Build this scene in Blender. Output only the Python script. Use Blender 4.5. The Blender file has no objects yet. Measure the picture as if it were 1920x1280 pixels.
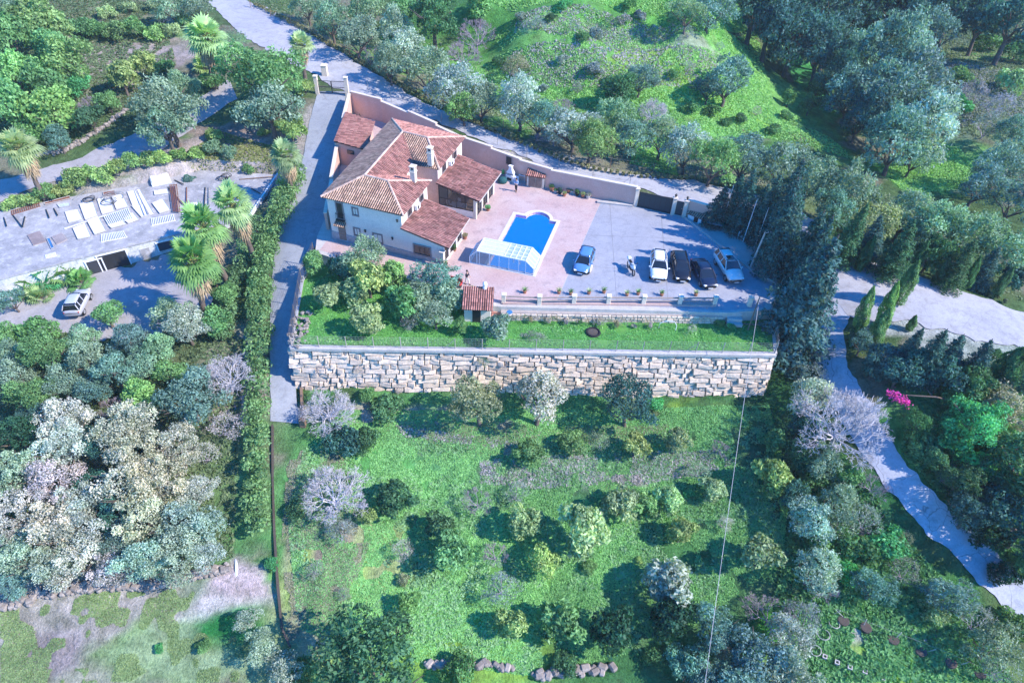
import bpy, bmesh, math, random
import numpy as np
from mathutils import Vector, Matrix
from mathutils.geometry import tessellate_polygon
random.seed(7); RNG=np.random.default_rng(7)
S=bpy.context.scene; COL=S.collection; PI=math.pi
# ------------------------------------------------------------------ camera
FPX=1280.; TH=math.radians(43); ROLL=math.radians(2.5); CZ=43.
_f=np.array([0,math.cos(TH),-math.sin(TH)]); _r0=np.array([1,0,0.]); _u0=np.cross(_r0,_f)
_c,_s=math.cos(ROLL),math.sin(ROLL)
_r=_c*_r0+_s*_u0; _u=-_s*_r0+_c*_u0; CAMP=np.array([0,0,CZ])
cd=bpy.data.cameras.new('camera'); cam=bpy.data.objects.new('camera',cd); COL.objects.link(cam)
cam.matrix_world=Matrix(((_r[0],_u[0],-_f[0],0),(_r[1],_u[1],-_f[1],0),(_r[2],_u[2],-_f[2],CZ),(0,0,0,1)))
cd.sensor_width=36; cd.lens=FPX/1920*36; cd.clip_end=5000; S.camera=cam
# ------------------------------------------------------------------ light
SUN_H=math.atan2(-.255,.967); SUN_E=math.radians(40)      # direction towards the sun
sd=Vector((math.cos(SUN_H)*math.cos(SUN_E),math.sin(SUN_H)*math.cos(SUN_E),math.sin(SUN_E)))
ld=bpy.data.lights.new('sun','SUN'); ld.energy=2.7; ld.angle=math.radians(.5); ld.color=(1,.90,.80)
lo=bpy.data.objects.new('sun',ld); COL.objects.link(lo); lo.rotation_euler=sd.to_track_quat('Z','Y').to_euler(); lo.location=(60,0,80)
W=bpy.data.worlds.new('World'); S.world=W; W.use_nodes=True; nt=W.node_tree; bg=nt.nodes['Background']
sk=nt.nodes.new('ShaderNodeTexSky'); sk.sky_type='NISHITA'; sk.sun_disc=False; sk.sun_elevation=SUN_E; sk.sun_rotation=PI/2-SUN_H
sk.ozone_density=5; sk.air_density=1.0; sk.dust_density=.2
hs=nt.nodes.new('ShaderNodeHueSaturation'); hs.inputs['Hue'].default_value=.509; hs.inputs['Saturation'].default_value=1.5
nt.links.new(sk.outputs[0],hs.inputs['Color']); nt.links.new(hs.outputs[0],bg.inputs[0]); bg.inputs[1].default_value=.15
S.view_settings.view_transform='Standard'; S.view_settings.look='None'; S.view_settings.gamma=1; S.view_settings.exposure=1.58
S.render.engine='CYCLES'; S.cycles.max_bounces=5; S.cycles.transparent_max_bounces=8
try: S.cycles.diffuse_bounces=2
except: pass
# ------------------------------------------------------------------ tagging helpers
def tag(o,label=None,cat=None,group=None,kind=None):
    if label: o['label']=label
    if cat: o['category']=cat
    if group: o['group']=group
    if kind: o['kind']=kind
    return o
def thing(name,label,cat,loc=(0,0,0),rz=0,group=None):
    o=bpy.data.objects.new(name,None); COL.objects.link(o); o.location=loc; o.rotation_euler=(0,0,rz); o.empty_display_size=.3
    return tag(o,label,cat,group)
def copy_thing(root,loc,rz,label=None,scale=None):
    r=root.copy(); COL.objects.link(r); r.location=loc; r.rotation_euler=(0,0,rz)
    if label: r['label']=label
    if scale is not None: r.scale=scale
    for ch in root.children:
        c=ch.copy(); COL.objects.link(c); c.parent=r
        for g in ch.children:
            d=g.copy(); COL.objects.link(d); d.parent=c
    return r
def inv(root):
    a=root.rotation_euler.z; l=root.location
    if root.parent: return inv(root.parent)
    return np.array([[math.cos(a),math.sin(a),0],[-math.sin(a),math.cos(a),0],[0,0,1]]),np.array(l)
class MB:
    """collects polygons; build() links them as ONE mesh object"""
    def __init__(s): s.V=[];s.F=[];s.T=[];s.n=0
    def add(s,V,F,t=None):
        V=np.asarray(V,float).reshape(-1,3); s.V.append(V); b=s.n
        for f in F: s.F.append([i+b for i in f])
        if t is None: t=random.random()
        s.T+= list(t) if hasattr(t,'__len__') else [t]*len(F)
        s.n+=len(V); return s
    def box(s,c,d,rz=0,t=None,bev=0,M=None):
        x,y,z=d[0]/2,d[1]/2,d[2]/2
        if bev<=0:
            V=np.array([(i*x,j*y,k*z) for k in(-1,1) for j in(-1,1) for i in(-1,1)])
            F=[(0,2,3,1),(4,5,7,6),(0,1,5,4),(2,6,7,3),(0,4,6,2),(1,3,7,5)]
        else:
            b=min(bev,x*.9,y*.9,z*.9); V=[];idx={}
            for k in(-1,1):
                for j in(-1,1):
                    for i in(-1,1):
                        for ax in range(3):
                            p=[i*(x-b),j*(y-b),k*(z-b)]; p[ax]=(i*x,j*y,k*z)[ax]; idx[(i,j,k,ax)]=len(V);V.append(p)
            F=[]
            for ax in range(3):
                o=[a for a in range(3) if a!=ax]
                for sg in(-1,1):
                    q=[]
                    for (a,bb) in ((-1,-1),(1,-1),(1,1),(-1,1)):
                        kk=[0,0,0];kk[ax]=sg;kk[o[0]]=a;kk[o[1]]=bb;q.append(idx[(*kk,ax)])
                    F.append(q)
            for ax in range(3):
                o=[a for a in range(3) if a!=ax]
                for a in(-1,1):
                    for bb in(-1,1):
                        k1=[0,0,0];k1[o[0]]=a;k1[o[1]]=bb;k1[ax]=-1;k2=list(k1);k2[ax]=1
                        F.append([idx[(*k1,o[0])],idx[(*k2,o[0])],idx[(*k2,o[1])],idx[(*k1,o[1])]])
            for k in(-1,1):
                for j in(-1,1):
                    for i in(-1,1): F.append([idx[(i,j,k,a)] for a in range(3)])
            V=np.array(V,float)
        if M is not None: V=V@M.T
        c_,s_=math.cos(rz),math.sin(rz); V=V@np.array([[c_,s_,0],[-s_,c_,0],[0,0,1]])+np.array(c)
        return s.add(V,F,t)
    def bar(s,a,b,w,h=None,t=None):
        """square bar between two points"""
        a=np.array(a,float);b=np.array(b,float);d=b-a;L=np.linalg.norm(d)
        if L<1e-6:return s
        d/=L;up=np.array([0,0,1.]) if abs(d[2])<.95 else np.array([1.,0,0]);x=np.cross(d,up);x/=np.linalg.norm(x);y=np.cross(x,d)
        h=h or w;V=[p+i*x*w/2+j*y*h/2 for p in(a,b) for i,j in((-1,-1),(1,-1),(1,1),(-1,1))]
        return s.add(V,[(0,1,2,3),(7,6,5,4),(0,4,5,1),(1,5,6,2),(2,6,7,3),(3,7,4,0)],t)
    def tube(s,pts,rad,n=6,t=None,cap=True):
        pts=[np.array(p,float) for p in pts]; m=len(pts)
        if not hasattr(rad,'__len__'): rad=[rad]*m
        V=[];F=[]
        for i,p in enumerate(pts):
            d=pts[min(i+1,m-1)]-pts[max(i-1,0)]; d=d/(np.linalg.norm(d)+1e-9)
            ref=np.array([0,0,1.]) if abs(d[2])<.9 else np.array([1.,0,0]); x=np.cross(d,ref);x/=np.linalg.norm(x)+1e-9;y=np.cross(d,x)
            for k in range(n):
                a=2*PI*k/n; V.append(p+rad[i]*(math.cos(a)*x+math.sin(a)*y))
        for i in range(m-1):
            for k in range(n): F.append((i*n+k,i*n+(k+1)%n,(i+1)*n+(k+1)%n,(i+1)*n+k))
        if cap: F.append(tuple(range(n))[::-1]); F.append(tuple((m-1)*n+k for k in range(n)))
        return s.add(V,F,t)
    def cyl(s,c,r,h,n=16,r2=None,t=None):
        return s.tube([c,(c[0],c[1],c[2]+h)],[r,r if r2 is None else r2],n,t)
    def lathe(s,c,prof,n=14,t=None):
        V=[];F=[];m=len(prof)
        for r,z in prof:
            for k in range(n): a=2*PI*k/n; V.append((c[0]+r*math.cos(a),c[1]+r*math.sin(a),c[2]+z))
        for i in range(m-1):
            for k in range(n): F.append((i*n+k,i*n+(k+1)%n,(i+1)*n+(k+1)%n,(i+1)*n+k))
        F.append(tuple(range(n))[::-1]);F.append(tuple((m-1)*n+k for k in range(n)))
        return s.add(V,F,t)
    def prism(s,poly,z0,z1,t=None,bottom=True):
        """poly: xy list; z1 may be a list of heights per corner"""
        n=len(poly); zt=z1 if hasattr(z1,'__len__') else [z1]*n; zb=z0 if hasattr(z0,'__len__') else [z0]*n
        V=[(p[0],p[1],z) for p,z in zip(poly,zb)]+[(p[0],p[1],z) for p,z in zip(poly,zt)]
        tri=tessellate_polygon([[Vector((p[0],p[1],0)) for p in poly]])
        F=[(i,(i+1)%n,(i+1)%n+n,i+n) for i in range(n)]+[tuple(i+n for i in f) for f in tri]
        if bottom: F+=[tuple(f)[::-1] for f in tri]
        return s.add(V,F,t)
    def quad(s,a,b,c,d,t=None): return s.add([a,b,c,d],[(0,1,2,3)],t)
    def build(s,name,mat,parent=None,world=False,smooth=False,color=None,fix=True):
        V=np.concatenate(s.V) if s.V else np.zeros((0,3))
        if parent is not None and world:
            R,l=inv(parent); V=(V-l)@R.T
        me=bpy.data.meshes.new(name); me.from_pydata(V.tolist(),[],s.F)
        at=me.attributes.new('tint','FLOAT','FACE'); at.data.foreach_set('value',np.array(s.T,dtype=np.float32))
        if fix:
            bm=bmesh.new(); bm.from_mesh(me); bmesh.ops.recalc_face_normals(bm,faces=bm.faces); bm.to_mesh(me); bm.free()
        if smooth: me.shade_smooth()
        o=bpy.data.objects.new(name,me); COL.objects.link(o)
        if mat: me.materials.append(mat)
        if parent is not None: o.parent=parent
        if color: o.color=(*color,1)
        return o
def quads_mesh(name,V,T,mat,k=4):
    """fast mesh of separate k-gons: V (n*k,3), T tint per face"""
    n=len(V)//k; me=bpy.data.meshes.new(name); me.vertices.add(n*k); me.vertices.foreach_set('co',np.asarray(V,np.float32).ravel())
    me.loops.add(n*k); me.loops.foreach_set('vertex_index',np.arange(n*k,dtype=np.int32))
    me.polygons.add(n); me.polygons.foreach_set('loop_start',np.arange(0,n*k,k,dtype=np.int32)); me.polygons.foreach_set('loop_total',np.full(n,k,dtype=np.int32))
    me.update(); a=me.attributes.new('tint','FLOAT','FACE'); a.data.foreach_set('value',np.asarray(T,np.float32)); me.materials.append(mat); return me
# ------------------------------------------------------------------ materials
def newmat(name):
    m=bpy.data.materials.new(name); m.use_nodes=True; return m,m.node_tree,m.node_tree.nodes['Principled BSDF']
def mixc(nt,fac,a,b,mode='MIX'):
    n=nt.nodes.new('ShaderNodeMix'); n.data_type='RGBA'; n.blend_type=mode
    for sock,v in ((n.inputs[0],fac),(n.inputs[6],a),(n.inputs[7],b)):
        if isinstance(v,bpy.types.NodeSocket): nt.links.new(v,sock)
        elif hasattr(v,'__len__'): sock.default_value=(*v[:3],1)
        else: sock.default_value=v
    return n.outputs[2]
def noise(nt,scale,detail=4,rough=.6,vec=None):
    n=nt.nodes.new('ShaderNodeTexNoise'); n.inputs['Scale'].default_value=scale; n.inputs['Detail'].default_value=detail; n.inputs['Roughness'].default_value=rough
    if vec is not None: nt.links.new(vec,n.inputs['Vector'])
    return n.outputs[0]
def ramp(nt,v,a,b,c0=0,c1=1):
    n=nt.nodes.new('ShaderNodeMapRange'); n.inputs[1].default_value=a;n.inputs[2].default_value=b;n.inputs[3].default_value=c0;n.inputs[4].default_value=c1; nt.links.new(v,n.inputs[0]); return n.outputs[0]
def coords(nt): return nt.nodes.new('ShaderNodeTexCoord').outputs['Object']
def bump(nt,bs,h,st,dist=.05):
    n=nt.nodes.new('ShaderNodeBump'); n.inputs['Strength'].default_value=st; n.inputs['Distance'].default_value=dist; nt.links.new(h,n.inputs['Height']); nt.links.new(n.outputs[0],bs.inputs['Normal'])
def attr(nt,nm):
    n=nt.nodes.new('ShaderNodeAttribute'); n.attribute_name=nm; return n
def mat(name,a,b=None,rough=.8,s1=.6,s2=9,tint=0,bst=.25,metal=0,spec=.3,c=None,cf=.5):
    """two tone noise material; tint = how much the per-face value changes brightness; c = stain colour"""
    m,nt,bs=newmat(name); co=coords(nt); b=b or tuple(x*.75 for x in a)
    n1=noise(nt,s1,5,.65,co); n2=noise(nt,s2,4,.6,co)
    col=mixc(nt,ramp(nt,n1,.35,.65),a,b)
    if c: col=mixc(nt,ramp(nt,noise(nt,s1*2.3,6,.7,co),.52,.68,0,cf),col,c)
    col=mixc(nt,1,col,mixc(nt,ramp(nt,n2,.3,.7),(.82,.82,.82),(1.12,1.12,1.12)),'MULTIPLY')
    if tint: col=mixc(nt,1,col,mixc(nt,attr(nt,'tint').outputs['Fac'],(1-tint,)*3,(1+tint,)*3),'MULTIPLY')
    nt.links.new(col,bs.inputs['Base Color']); bs.inputs['Roughness'].default_value=rough; bs.inputs['Metallic'].default_value=metal
    bs.inputs['Specular IOR Level'].default_value=spec
    if bst: bump(nt,bs,n2,bst)
    return m
M={}
M['wall']=mat('render_white',(.84,.74,.66),(.77,.67,.60),s1=.4,s2=14,bst=.1,c=(.55,.48,.45),cf=.25)
M['salmon']=mat('render_salmon',(.66,.42,.34),(.58,.37,.31),s1=.35,s2=14,bst=.1,c=(.70,.55,.48),cf=.35)
M['cream']=mat('cream_trim',(.74,.64,.52),(.62,.53,.44),s1=1,s2=10,bst=.1)
M['dado']=mat('stone_dado',(.42,.42,.45),(.32,.31,.34),s1=3,s2=7,bst=.5)
M['frame']=mat('stone_surround',(.34,.27,.26),(.24,.19,.19),s1=3,s2=14,bst=.2)
M['dark']=mat('dark_metal',(.03,.032,.036),rough=.5,bst=0)
M['gate']=mat('gate_green_metal',(.035,.055,.065),(.03,.045,.055),rough=.55,bst=.1)
M['wood']=mat('weathered_wood',(.28,.19,.13),(.18,.12,.09),s1=2,s2=18)
M['brownwood']=mat('brown_door',(.30,.21,.17),(.22,.16,.13),s1=2,s2=18)
M['white']=mat('white_paint',(.80,.81,.82),(.72,.73,.74),rough=.5,bst=.05)
M['whitemetal']=mat('white_aluminium',(.78,.80,.82),(.72,.75,.78),rough=.35,bst=0,spec=.5)
M['steel']=mat('galvanised_steel',(.42,.43,.45),(.34,.35,.37),rough=.45,metal=.5,bst=0)
M['patio']=mat('stamped_concrete',(.47,.33,.31),(.52,.41,.39),s1=.35,s2=6,bst=.35,c=(.30,.22,.22),cf=.6)
M['path']=mat('brick_red_path',(.50,.36,.32),(.42,.30,.27),s1=.7,s2=6,bst=.35)
M['concrete']=mat('concrete',(.43,.43,.44),(.35,.36,.38),s1=.25,s2=5,bst=.2,c=(.27,.28,.30),cf=.5)
M['oldconc']=mat('old_concrete',(.40,.39,.40),(.26,.26,.27),s1=.5,s2=6,bst=.3,c=(.56,.55,.55),cf=.8)
M['coping']=mat('concrete_coping',(.52,.49,.46),(.42,.40,.38),s1=1.2,s2=8,bst=.2)
M['stone']=mat('limestone_block',(.66,.54,.43),(.54,.45,.36),s1=1.1,s2=5,tint=.18,bst=.8,c=(.38,.30,.25),cf=.5)
M['joint']=mat('wall_backing',(.24,.21,.19),rough=1)
M['tile']=mat('terracotta_tile',(.43,.205,.165),(.34,.155,.13),s1=.8,s2=14,tint=.42,bst=.2,c=(.52,.36,.28),cf=.45)
M['tileold']=mat('weathered_tan_tile',(.50,.34,.24),(.42,.25,.18),s1=.7,s2=14,tint=.35,bst=.2,c=(.30,.22,.17),cf=.5)
M['channel']=mat('tile_channel',(.10,.045,.04),(.075,.035,.03),s1=1,s2=10,bst=.1)
M['channelold']=mat('tile_channel_old',(.10,.07,.06),(.07,.05,.045),s1=1,s2=10,bst=.1)
M['ridge']=mat('ridge_tile',(.60,.44,.34),(.50,.34,.27),s1=1,s2=10,tint=.2,bst=.1)
M['rust']=mat('rusty_iron',(.24,.10,.06),(.16,.07,.05),s1=2,s2=14)
M['terracotta']=mat('terracotta_pot',(.42,.18,.11),rough=.8)
M['black']=mat('black_rubber',(.02,.02,.022),rough=.7,bst=0)
M['bluep']=mat('blue_plastic',(.05,.20,.45),rough=.4,bst=0)
M['red']=mat('red_plastic',(.55,.05,.05),rough=.5,bst=0)
M['soil']=mat('dark_soil',(.10,.08,.07),(.07,.06,.05),rough=1)
M['bark']=mat('bark',(.16,.13,.11),(.10,.08,.07),s1=3,s2=16,bst=.6,rough=.95)
M['barkpale']=mat('pale_bark',(.60,.58,.60),(.46,.44,.47),s1=3,s2=16,bst=.3,rough=.9,tint=.2)
M['barklilac']=mat('lilac_twigs',(.40,.34,.40),(.30,.26,.31),s1=3,s2=16,bst=.2,rough=.9,tint=.25)
M['thatch']=mat('dead_frond',(.48,.36,.22),(.36,.27,.17),s1=3,s2=16,tint=.3,rough=.95,bst=0)
M['rock']=mat('pale_rock',(.32,.28,.25),(.24,.21,.19),s1=1.4,s2=6,tint=.25,bst=.7)
M['skin']=mat('skin',(.55,.33,.24),rough=.6,bst=0)
M['hair']=mat('dark_hair',(.02,.015,.012),rough=.7,bst=0)
M['shirtblue']=mat('blue_shirt',(.30,.45,.70),rough=.9,bst=0)
M['clothdark']=mat('dark_cloth',(.03,.03,.045),rough=.9,bst=0)
M['clothwhite']=mat('white_cloth',(.72,.70,.68),rough=.9,bst=0)
def glassmat(name,c,a=.35,rough=.06):
    m,nt,bs=newmat(name); bs.inputs['Base Color'].default_value=(*c,1); bs.inputs['Roughness'].default_value=rough; bs.inputs['Specular IOR Level'].default_value=.8; bs.inputs['Alpha'].default_value=a; return m
M['glass']=glassmat('dark_window_glass',(.03,.035,.045),1)
M['clear']=glassmat('clear_glazing',(.45,.55,.62),.30,.1)
M['carglass']=glassmat('car_glass',(.015,.018,.022),1,.05)
M['interior']=glassmat('glazing_seen_through',(.05,.05,.055),.55)
M['poly']=mat('opal_polycarbonate',(.60,.60,.55),(.54,.54,.50),rough=.35,bst=0,s1=1)
def paint(name,c,rough=.30,metal=.05):
    m,nt,bs=newmat(name); co=coords(nt)
    nt.links.new(mixc(nt,ramp(nt,noise(nt,2.5,4,.6,co),.35,.65),c,tuple(x*.88 for x in c)),bs.inputs['Base Color'])
    bs.inputs['Roughness'].default_value=rough; bs.inputs['Metallic'].default_value=metal; bs.inputs['Coat Weight'].default_value=.5; bs.inputs['Coat Roughness'].default_value=.08; return m
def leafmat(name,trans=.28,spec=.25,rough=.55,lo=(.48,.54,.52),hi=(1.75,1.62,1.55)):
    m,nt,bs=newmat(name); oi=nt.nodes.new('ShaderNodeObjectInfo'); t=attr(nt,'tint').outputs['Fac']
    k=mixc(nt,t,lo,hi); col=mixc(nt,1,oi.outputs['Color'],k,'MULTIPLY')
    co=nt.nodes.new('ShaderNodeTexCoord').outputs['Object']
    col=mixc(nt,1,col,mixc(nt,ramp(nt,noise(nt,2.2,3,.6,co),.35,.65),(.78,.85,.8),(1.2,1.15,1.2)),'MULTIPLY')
    nt.links.new(col,bs.inputs['Base Color']); bs.inputs['Roughness'].default_value=rough; bs.inputs['Specular IOR Level'].default_value=spec
    tr=nt.nodes.new('ShaderNodeBsdfTranslucent'); nt.links.new(mixc(nt,1,col,(1.1,1.2,.5),'MULTIPLY'),tr.inputs[0])
    mx=nt.nodes.new('ShaderNodeMixShader'); mx.inputs[0].default_value=trans; nt.links.new(bs.outputs[0],mx.inputs[1]); nt.links.new(tr.outputs[0],mx.inputs[2])
    nt.links.new(mx.outputs[0],nt.nodes['Material Output'].inputs[0]); return m
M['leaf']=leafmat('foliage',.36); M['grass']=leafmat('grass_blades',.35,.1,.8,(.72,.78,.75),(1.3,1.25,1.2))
def ground_mat():
    m,nt,bs=newmat('ground'); co=coords(nt); c=attr(nt,'Col').outputs['Color']
    n1=noise(nt,.9,8,.7,co); n2=noise(nt,5,5,.7,co); n3=noise(nt,.22,4,.6,co)
    c=mixc(nt,1,c,mixc(nt,ramp(nt,n1,.35,.65),(.62,.66,.62),(1.35,1.3,1.35)),'MULTIPLY')
    c=mixc(nt,1,c,mixc(nt,ramp(nt,n2,.3,.7),(.7,.7,.7),(1.3,1.3,1.3)),'MULTIPLY')
    c=mixc(nt,ramp(nt,n3,.5,.75,0,.35),c,(.17,.14,.10))
    nt.links.new(c,bs.inputs['Base Color']); bs.inputs['Roughness'].default_value=1; bs.inputs['Specular IOR Level'].default_value=.1
    ad=nt.nodes.new('ShaderNodeMath'); nt.links.new(n1,ad.inputs[0]); nt.links.new(n2,ad.inputs[1]); bump(nt,bs,ad.outputs[0],.9,.25); return m
def road_mat(name,a,b,crack=.6,stain=(.25,.26,.27)):
    m,nt,bs=newmat(name); co=coords(nt); n1=noise(nt,.18,6,.7,co); n2=noise(nt,7,5,.7,co); n4=noise(nt,1.1,6,.75,co)
    c=mixc(nt,ramp(nt,n1,.38,.62),a,b); c=mixc(nt,ramp(nt,n4,.48,.66,0,.65),c,stain)
    c=mixc(nt,1,c,mixc(nt,ramp(nt,n2,.3,.7),(.84,.84,.84),(1.14,1.14,1.14)),'MULTIPLY')
    v=nt.nodes.new('ShaderNodeTexVoronoi'); v.feature='DISTANCE_TO_EDGE'; v.inputs['Scale'].default_value=.35
    w=nt.nodes.new('ShaderNodeVectorMath'); w.operation='ADD'; nt.links.new(co,w.inputs[0]); nn=nt.nodes.new('ShaderNodeTexNoise'); nn.inputs['Scale'].default_value=.8; nt.links.new(co,nn.inputs['Vector']); nt.links.new(nn.outputs['Color'],w.inputs[1]); nt.links.new(w.outputs[0],v.inputs['Vector'])
    c=mixc(nt,ramp(nt,v.outputs['Distance'],0,.012,crack,0),c,(.12,.12,.12))
    nt.links.new(c,bs.inputs['Base Color']); bs.inputs['Roughness'].default_value=.95; bump(nt,bs,n2,.25,.04); return m
M['road']=road_mat('pale_road',(.40,.40,.42),(.34,.34,.37),.3,(.24,.23,.23)); M['drive']=road_mat('concrete_drive',(.31,.33,.36),(.26,.28,.31),.4,(.20,.21,.23))
M['parking']=road_mat('parking_concrete',(.34,.35,.39),(.29,.30,.34),.3,(.23,.24,.27)); M['yard']=road_mat('yard_ground',(.36,.34,.35),(.29,.28,.29),.1,(.23,.22,.22))
M['lane']=road_mat('cracked_lane',(.47,.49,.55),(.39,.41,.47),.7)
def pool_mat():
    m,nt,bs=newmat('pool_mosaic'); co=coords(nt); b=nt.nodes.new('ShaderNodeTexVoronoi'); b.inputs['Scale'].default_value=5; nt.links.new(co,b.inputs['Vector'])
    c=mixc(nt,b.outputs['Distance'],(.36,.15,.70),(.44,.20,.78)); nt.links.new(c,bs.inputs['Base Color']); bs.inputs['Roughness'].default_value=.3; return m
M['pool']=pool_mat()
def water_mat():
    m,nt,bs=newmat('pool_water'); nt.nodes.remove(bs); co=coords(nt)
    t=nt.nodes.new('ShaderNodeBsdfTransparent'); t.inputs[0].default_value=(.95,.92,1,1); g=nt.nodes.new('ShaderNodeBsdfGlossy'); g.inputs['Roughness'].default_value=.05
    fr=nt.nodes.new('ShaderNodeFresnel'); fr.inputs[0].default_value=1.33; mx=nt.nodes.new('ShaderNodeMixShader'); bp=nt.nodes.new('ShaderNodeBump'); bp.inputs['Strength'].default_value=.5; bp.inputs['Distance'].default_value=.05
    nt.links.new(noise(nt,3,3,.6,co),bp.inputs['Height']); nt.links.new(bp.outputs[0],g.inputs['Normal']); nt.links.new(bp.outputs[0],fr.inputs['Normal'])
    nt.links.new(fr.outputs[0],mx.inputs[0]); nt.links.new(t.outputs[0],mx.inputs[1]); nt.links.new(g.outputs[0],mx.inputs[2]); nt.links.new(mx.outputs[0],nt.nodes['Material Output'].inputs[0]); return m
M['water']=water_mat()
# ------------------------------------------------------------------ survey: photo point -> place on the ground
def ray(px,py): return _f+_r*(px-960)/FPX-_u*(py-640)/FPX
def P(px,py,z=0.): d=ray(px,py); return CAMP+d*((z-CZ)/d[2])
def depth(p): return float((np.asarray(p)-CAMP)@_f)
SP=[(400,0,3.5),(500,60,3),(600,110,2.5),(700,150,2.2),(850,215,1.6),(1000,275,1.1),(1190,335,.4),(1300,385,0),(1450,410,-.2),(1560,500,-.6),(1700,540,-.9),(1910,620,-1.5),
(800,130,.6),(700,60,1.4),(1000,200,-.3),(1200,290,-.8),(1350,330,-1),(1500,380,-1.6),(1700,480,-1.8),(1900,560,-2.3),
(900,0,8),(1100,0,9.5),(1280,0,9.5),(900,90,1.5),(950,150,.3),(1050,178,.2),(1150,188,.3),(1300,178,.4),(1385,172,-.3),(960,108,3.2),(1050,112,3.6),(1150,122,3.7),(1280,125,3.6),(1360,108,3),(960,80,3.5),(1100,90,3.9),(1250,87,4.1),(1340,74,3.7),(980,32,8),(1100,36,8.4),(1280,36,8.6),(1350,20,8),(1410,120,0),(1100,215,-.4),(1300,215,-.4),(650,0,3),
(1420,0,1),(1440,90,-1),(1480,150,-4),(1560,200,-5),(1640,300,-6),(1600,90,-5),(1780,0,-1),(1900,0,1),(1800,120,0),(1900,200,-1),(1850,320,-3.5),(1520,260,-3),
(0,0,5),(200,30,4),(0,150,3),(200,150,2.5),(330,150,2),(450,200,1.5),(560,180,2),(250,240,1),(0,330,-.5),(250,265,.5),(100,320,-.4),(200,330,-.8),(0,380,-1.3),(450,290,0),
(620,160,1.8),(600,230,1),(580,300,.2),(565,400,-.9),(540,470,-1.7),(530,560,-2.9),(530,640,-4),(535,720,-5.2),(540,790,-6.3),
(270,520,-4.2),(100,560,-4.4),(0,590,-4.6),(250,570,-4.4),(350,500,-4),(430,520,-3.6),
(0,700,-5.5),(200,700,-5.5),(400,700,-5.5),(0,900,-8),(200,950,-8.5),(400,900,-8),(450,650,-5),(0,1100,-10),(200,1090,-10),(400,1060,-9.5),(100,1200,-11.5),(400,1200,-11.5),(0,1280,-12),(470,1280,-12),
(560,800,-6.6),(700,790,-6.8),(900,800,-6.8),(1200,780,-6.8),(1400,760,-6.5),(640,900,-8.3),(1000,908,-9.0),(1300,895,-8.8),(700,825,-6.9),(1000,835,-7.1),(1250,835,-7.1),(800,915,-8.9),(1400,835,-7.2),(600,1000,-8.5),(900,1050,-9.8),(1200,1050,-9.8),(1400,1000,-9.3),(700,1180,-11),(1000,1200,-11.6),(1300,1200,-11.8),(1000,1280,-13),(600,1280,-12.5),
(560,742,-6.4),(900,748,-6.4),(1200,748,-6.3),(1440,748,-6.2),(1480,600,-3),(1500,700,-5),(1500,850,-7.5),(1480,1000,-9.3),
(1585,560,-1),(1560,640,-2),(1590,730,-3.2),(1650,850,-4.8),(1760,980,-7),(1900,1130,-9.5),(1700,650,-1.4),(1850,640,-1.6),(1800,750,-2.5),(1900,800,-3),(1800,900,-5),(1900,950,-6),
(1600,1000,-8),(1700,1100,-9.5),(1600,1180,-10.5),(1850,1230,-11),(1500,1280,-12),(1350,420,-.1),(1430,480,-.3),(1450,400,-.2),(1475,520,-1.3)]
KP=np.array([P(*s) for s in SP]); KP=np.vstack([KP,[(-200,40,-4),(-200,150,6),(-150,260,14),(0,280,16),(150,260,16),(200,150,4),(200,40,-6),(-60,0,-16),(60,0,-16),(0,-40,-22)]])
_A=np.linalg.norm(KP[:,None,:2]-KP[None,:,:2],axis=2)+np.eye(len(KP))*-.6
_w=np.linalg.solve(np.block([[_A,np.ones((len(KP),1))],[np.ones((1,len(KP))),np.zeros((1,1))]]),np.append(KP[:,2],0))
def Hraw(X,Y):
    out=np.full(X.shape,_w[-1])
    for (x,y,_),w in zip(KP,_w[:-1]): out+=w*np.sqrt((X-x)**2+(Y-y)**2+.5)
    return np.clip(out,-24,45)
def vnoise(X,Y,sc,seed=0):
    r=np.random.default_rng(seed).random((256,256)); x=X/sc;y=Y/sc;xi=np.floor(x).astype(int);yi=np.floor(y).astype(int);fx=x-xi;fy=y-yi;fx=fx*fx*(3-2*fx);fy=fy*fy*(3-2*fy)
    g=lambda a,b:r[a%256,b%256]
    return (g(xi,yi)*(1-fx)+g(xi+1,yi)*fx)*(1-fy)+(g(xi,yi+1)*(1-fx)+g(xi+1,yi+1)*fx)*fy
XS=np.concatenate([[-2500,-1200,-600,-350,-220,-170],np.arange(-130,130.1,.6),[170,220,350,600,1200,2500]])
YS=np.concatenate([[-1200,-500,-200,-90,-30],np.arange(0,235.1,.6),[260,320,450,800,1500,3000]])
GX,GY=np.meshgrid(XS,YS); GZ=Hraw(GX,GY)
def inpoly(X,Y,poly):
    r=np.zeros(X.shape,bool);n=len(poly)
    for i in range(n):
        x1,y1=poly[i][:2];x2,y2=poly[(i+1)%n][:2]
        if y1==y2: continue
        c=((y1>Y)!=(y2>Y))&(X<(x2-x1)*(Y-y1)/(y2-y1)+x1); r^=c
    return r
def bil(G,x,y):
    i=int(np.clip(np.searchsorted(XS,x)-1,0,len(XS)-2));j=int(np.clip(np.searchsorted(YS,y)-1,0,len(YS)-2));fx=(x-XS[i])/(XS[i+1]-XS[i]);fy=(y-YS[j])/(YS[j+1]-YS[j])
    return (G[j,i]*(1-fx)+G[j,i+1]*fx)*(1-fy)+(G[j+1,i]*(1-fx)+G[j+1,i+1]*fx)*fy
HB=GZ.copy()
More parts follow.
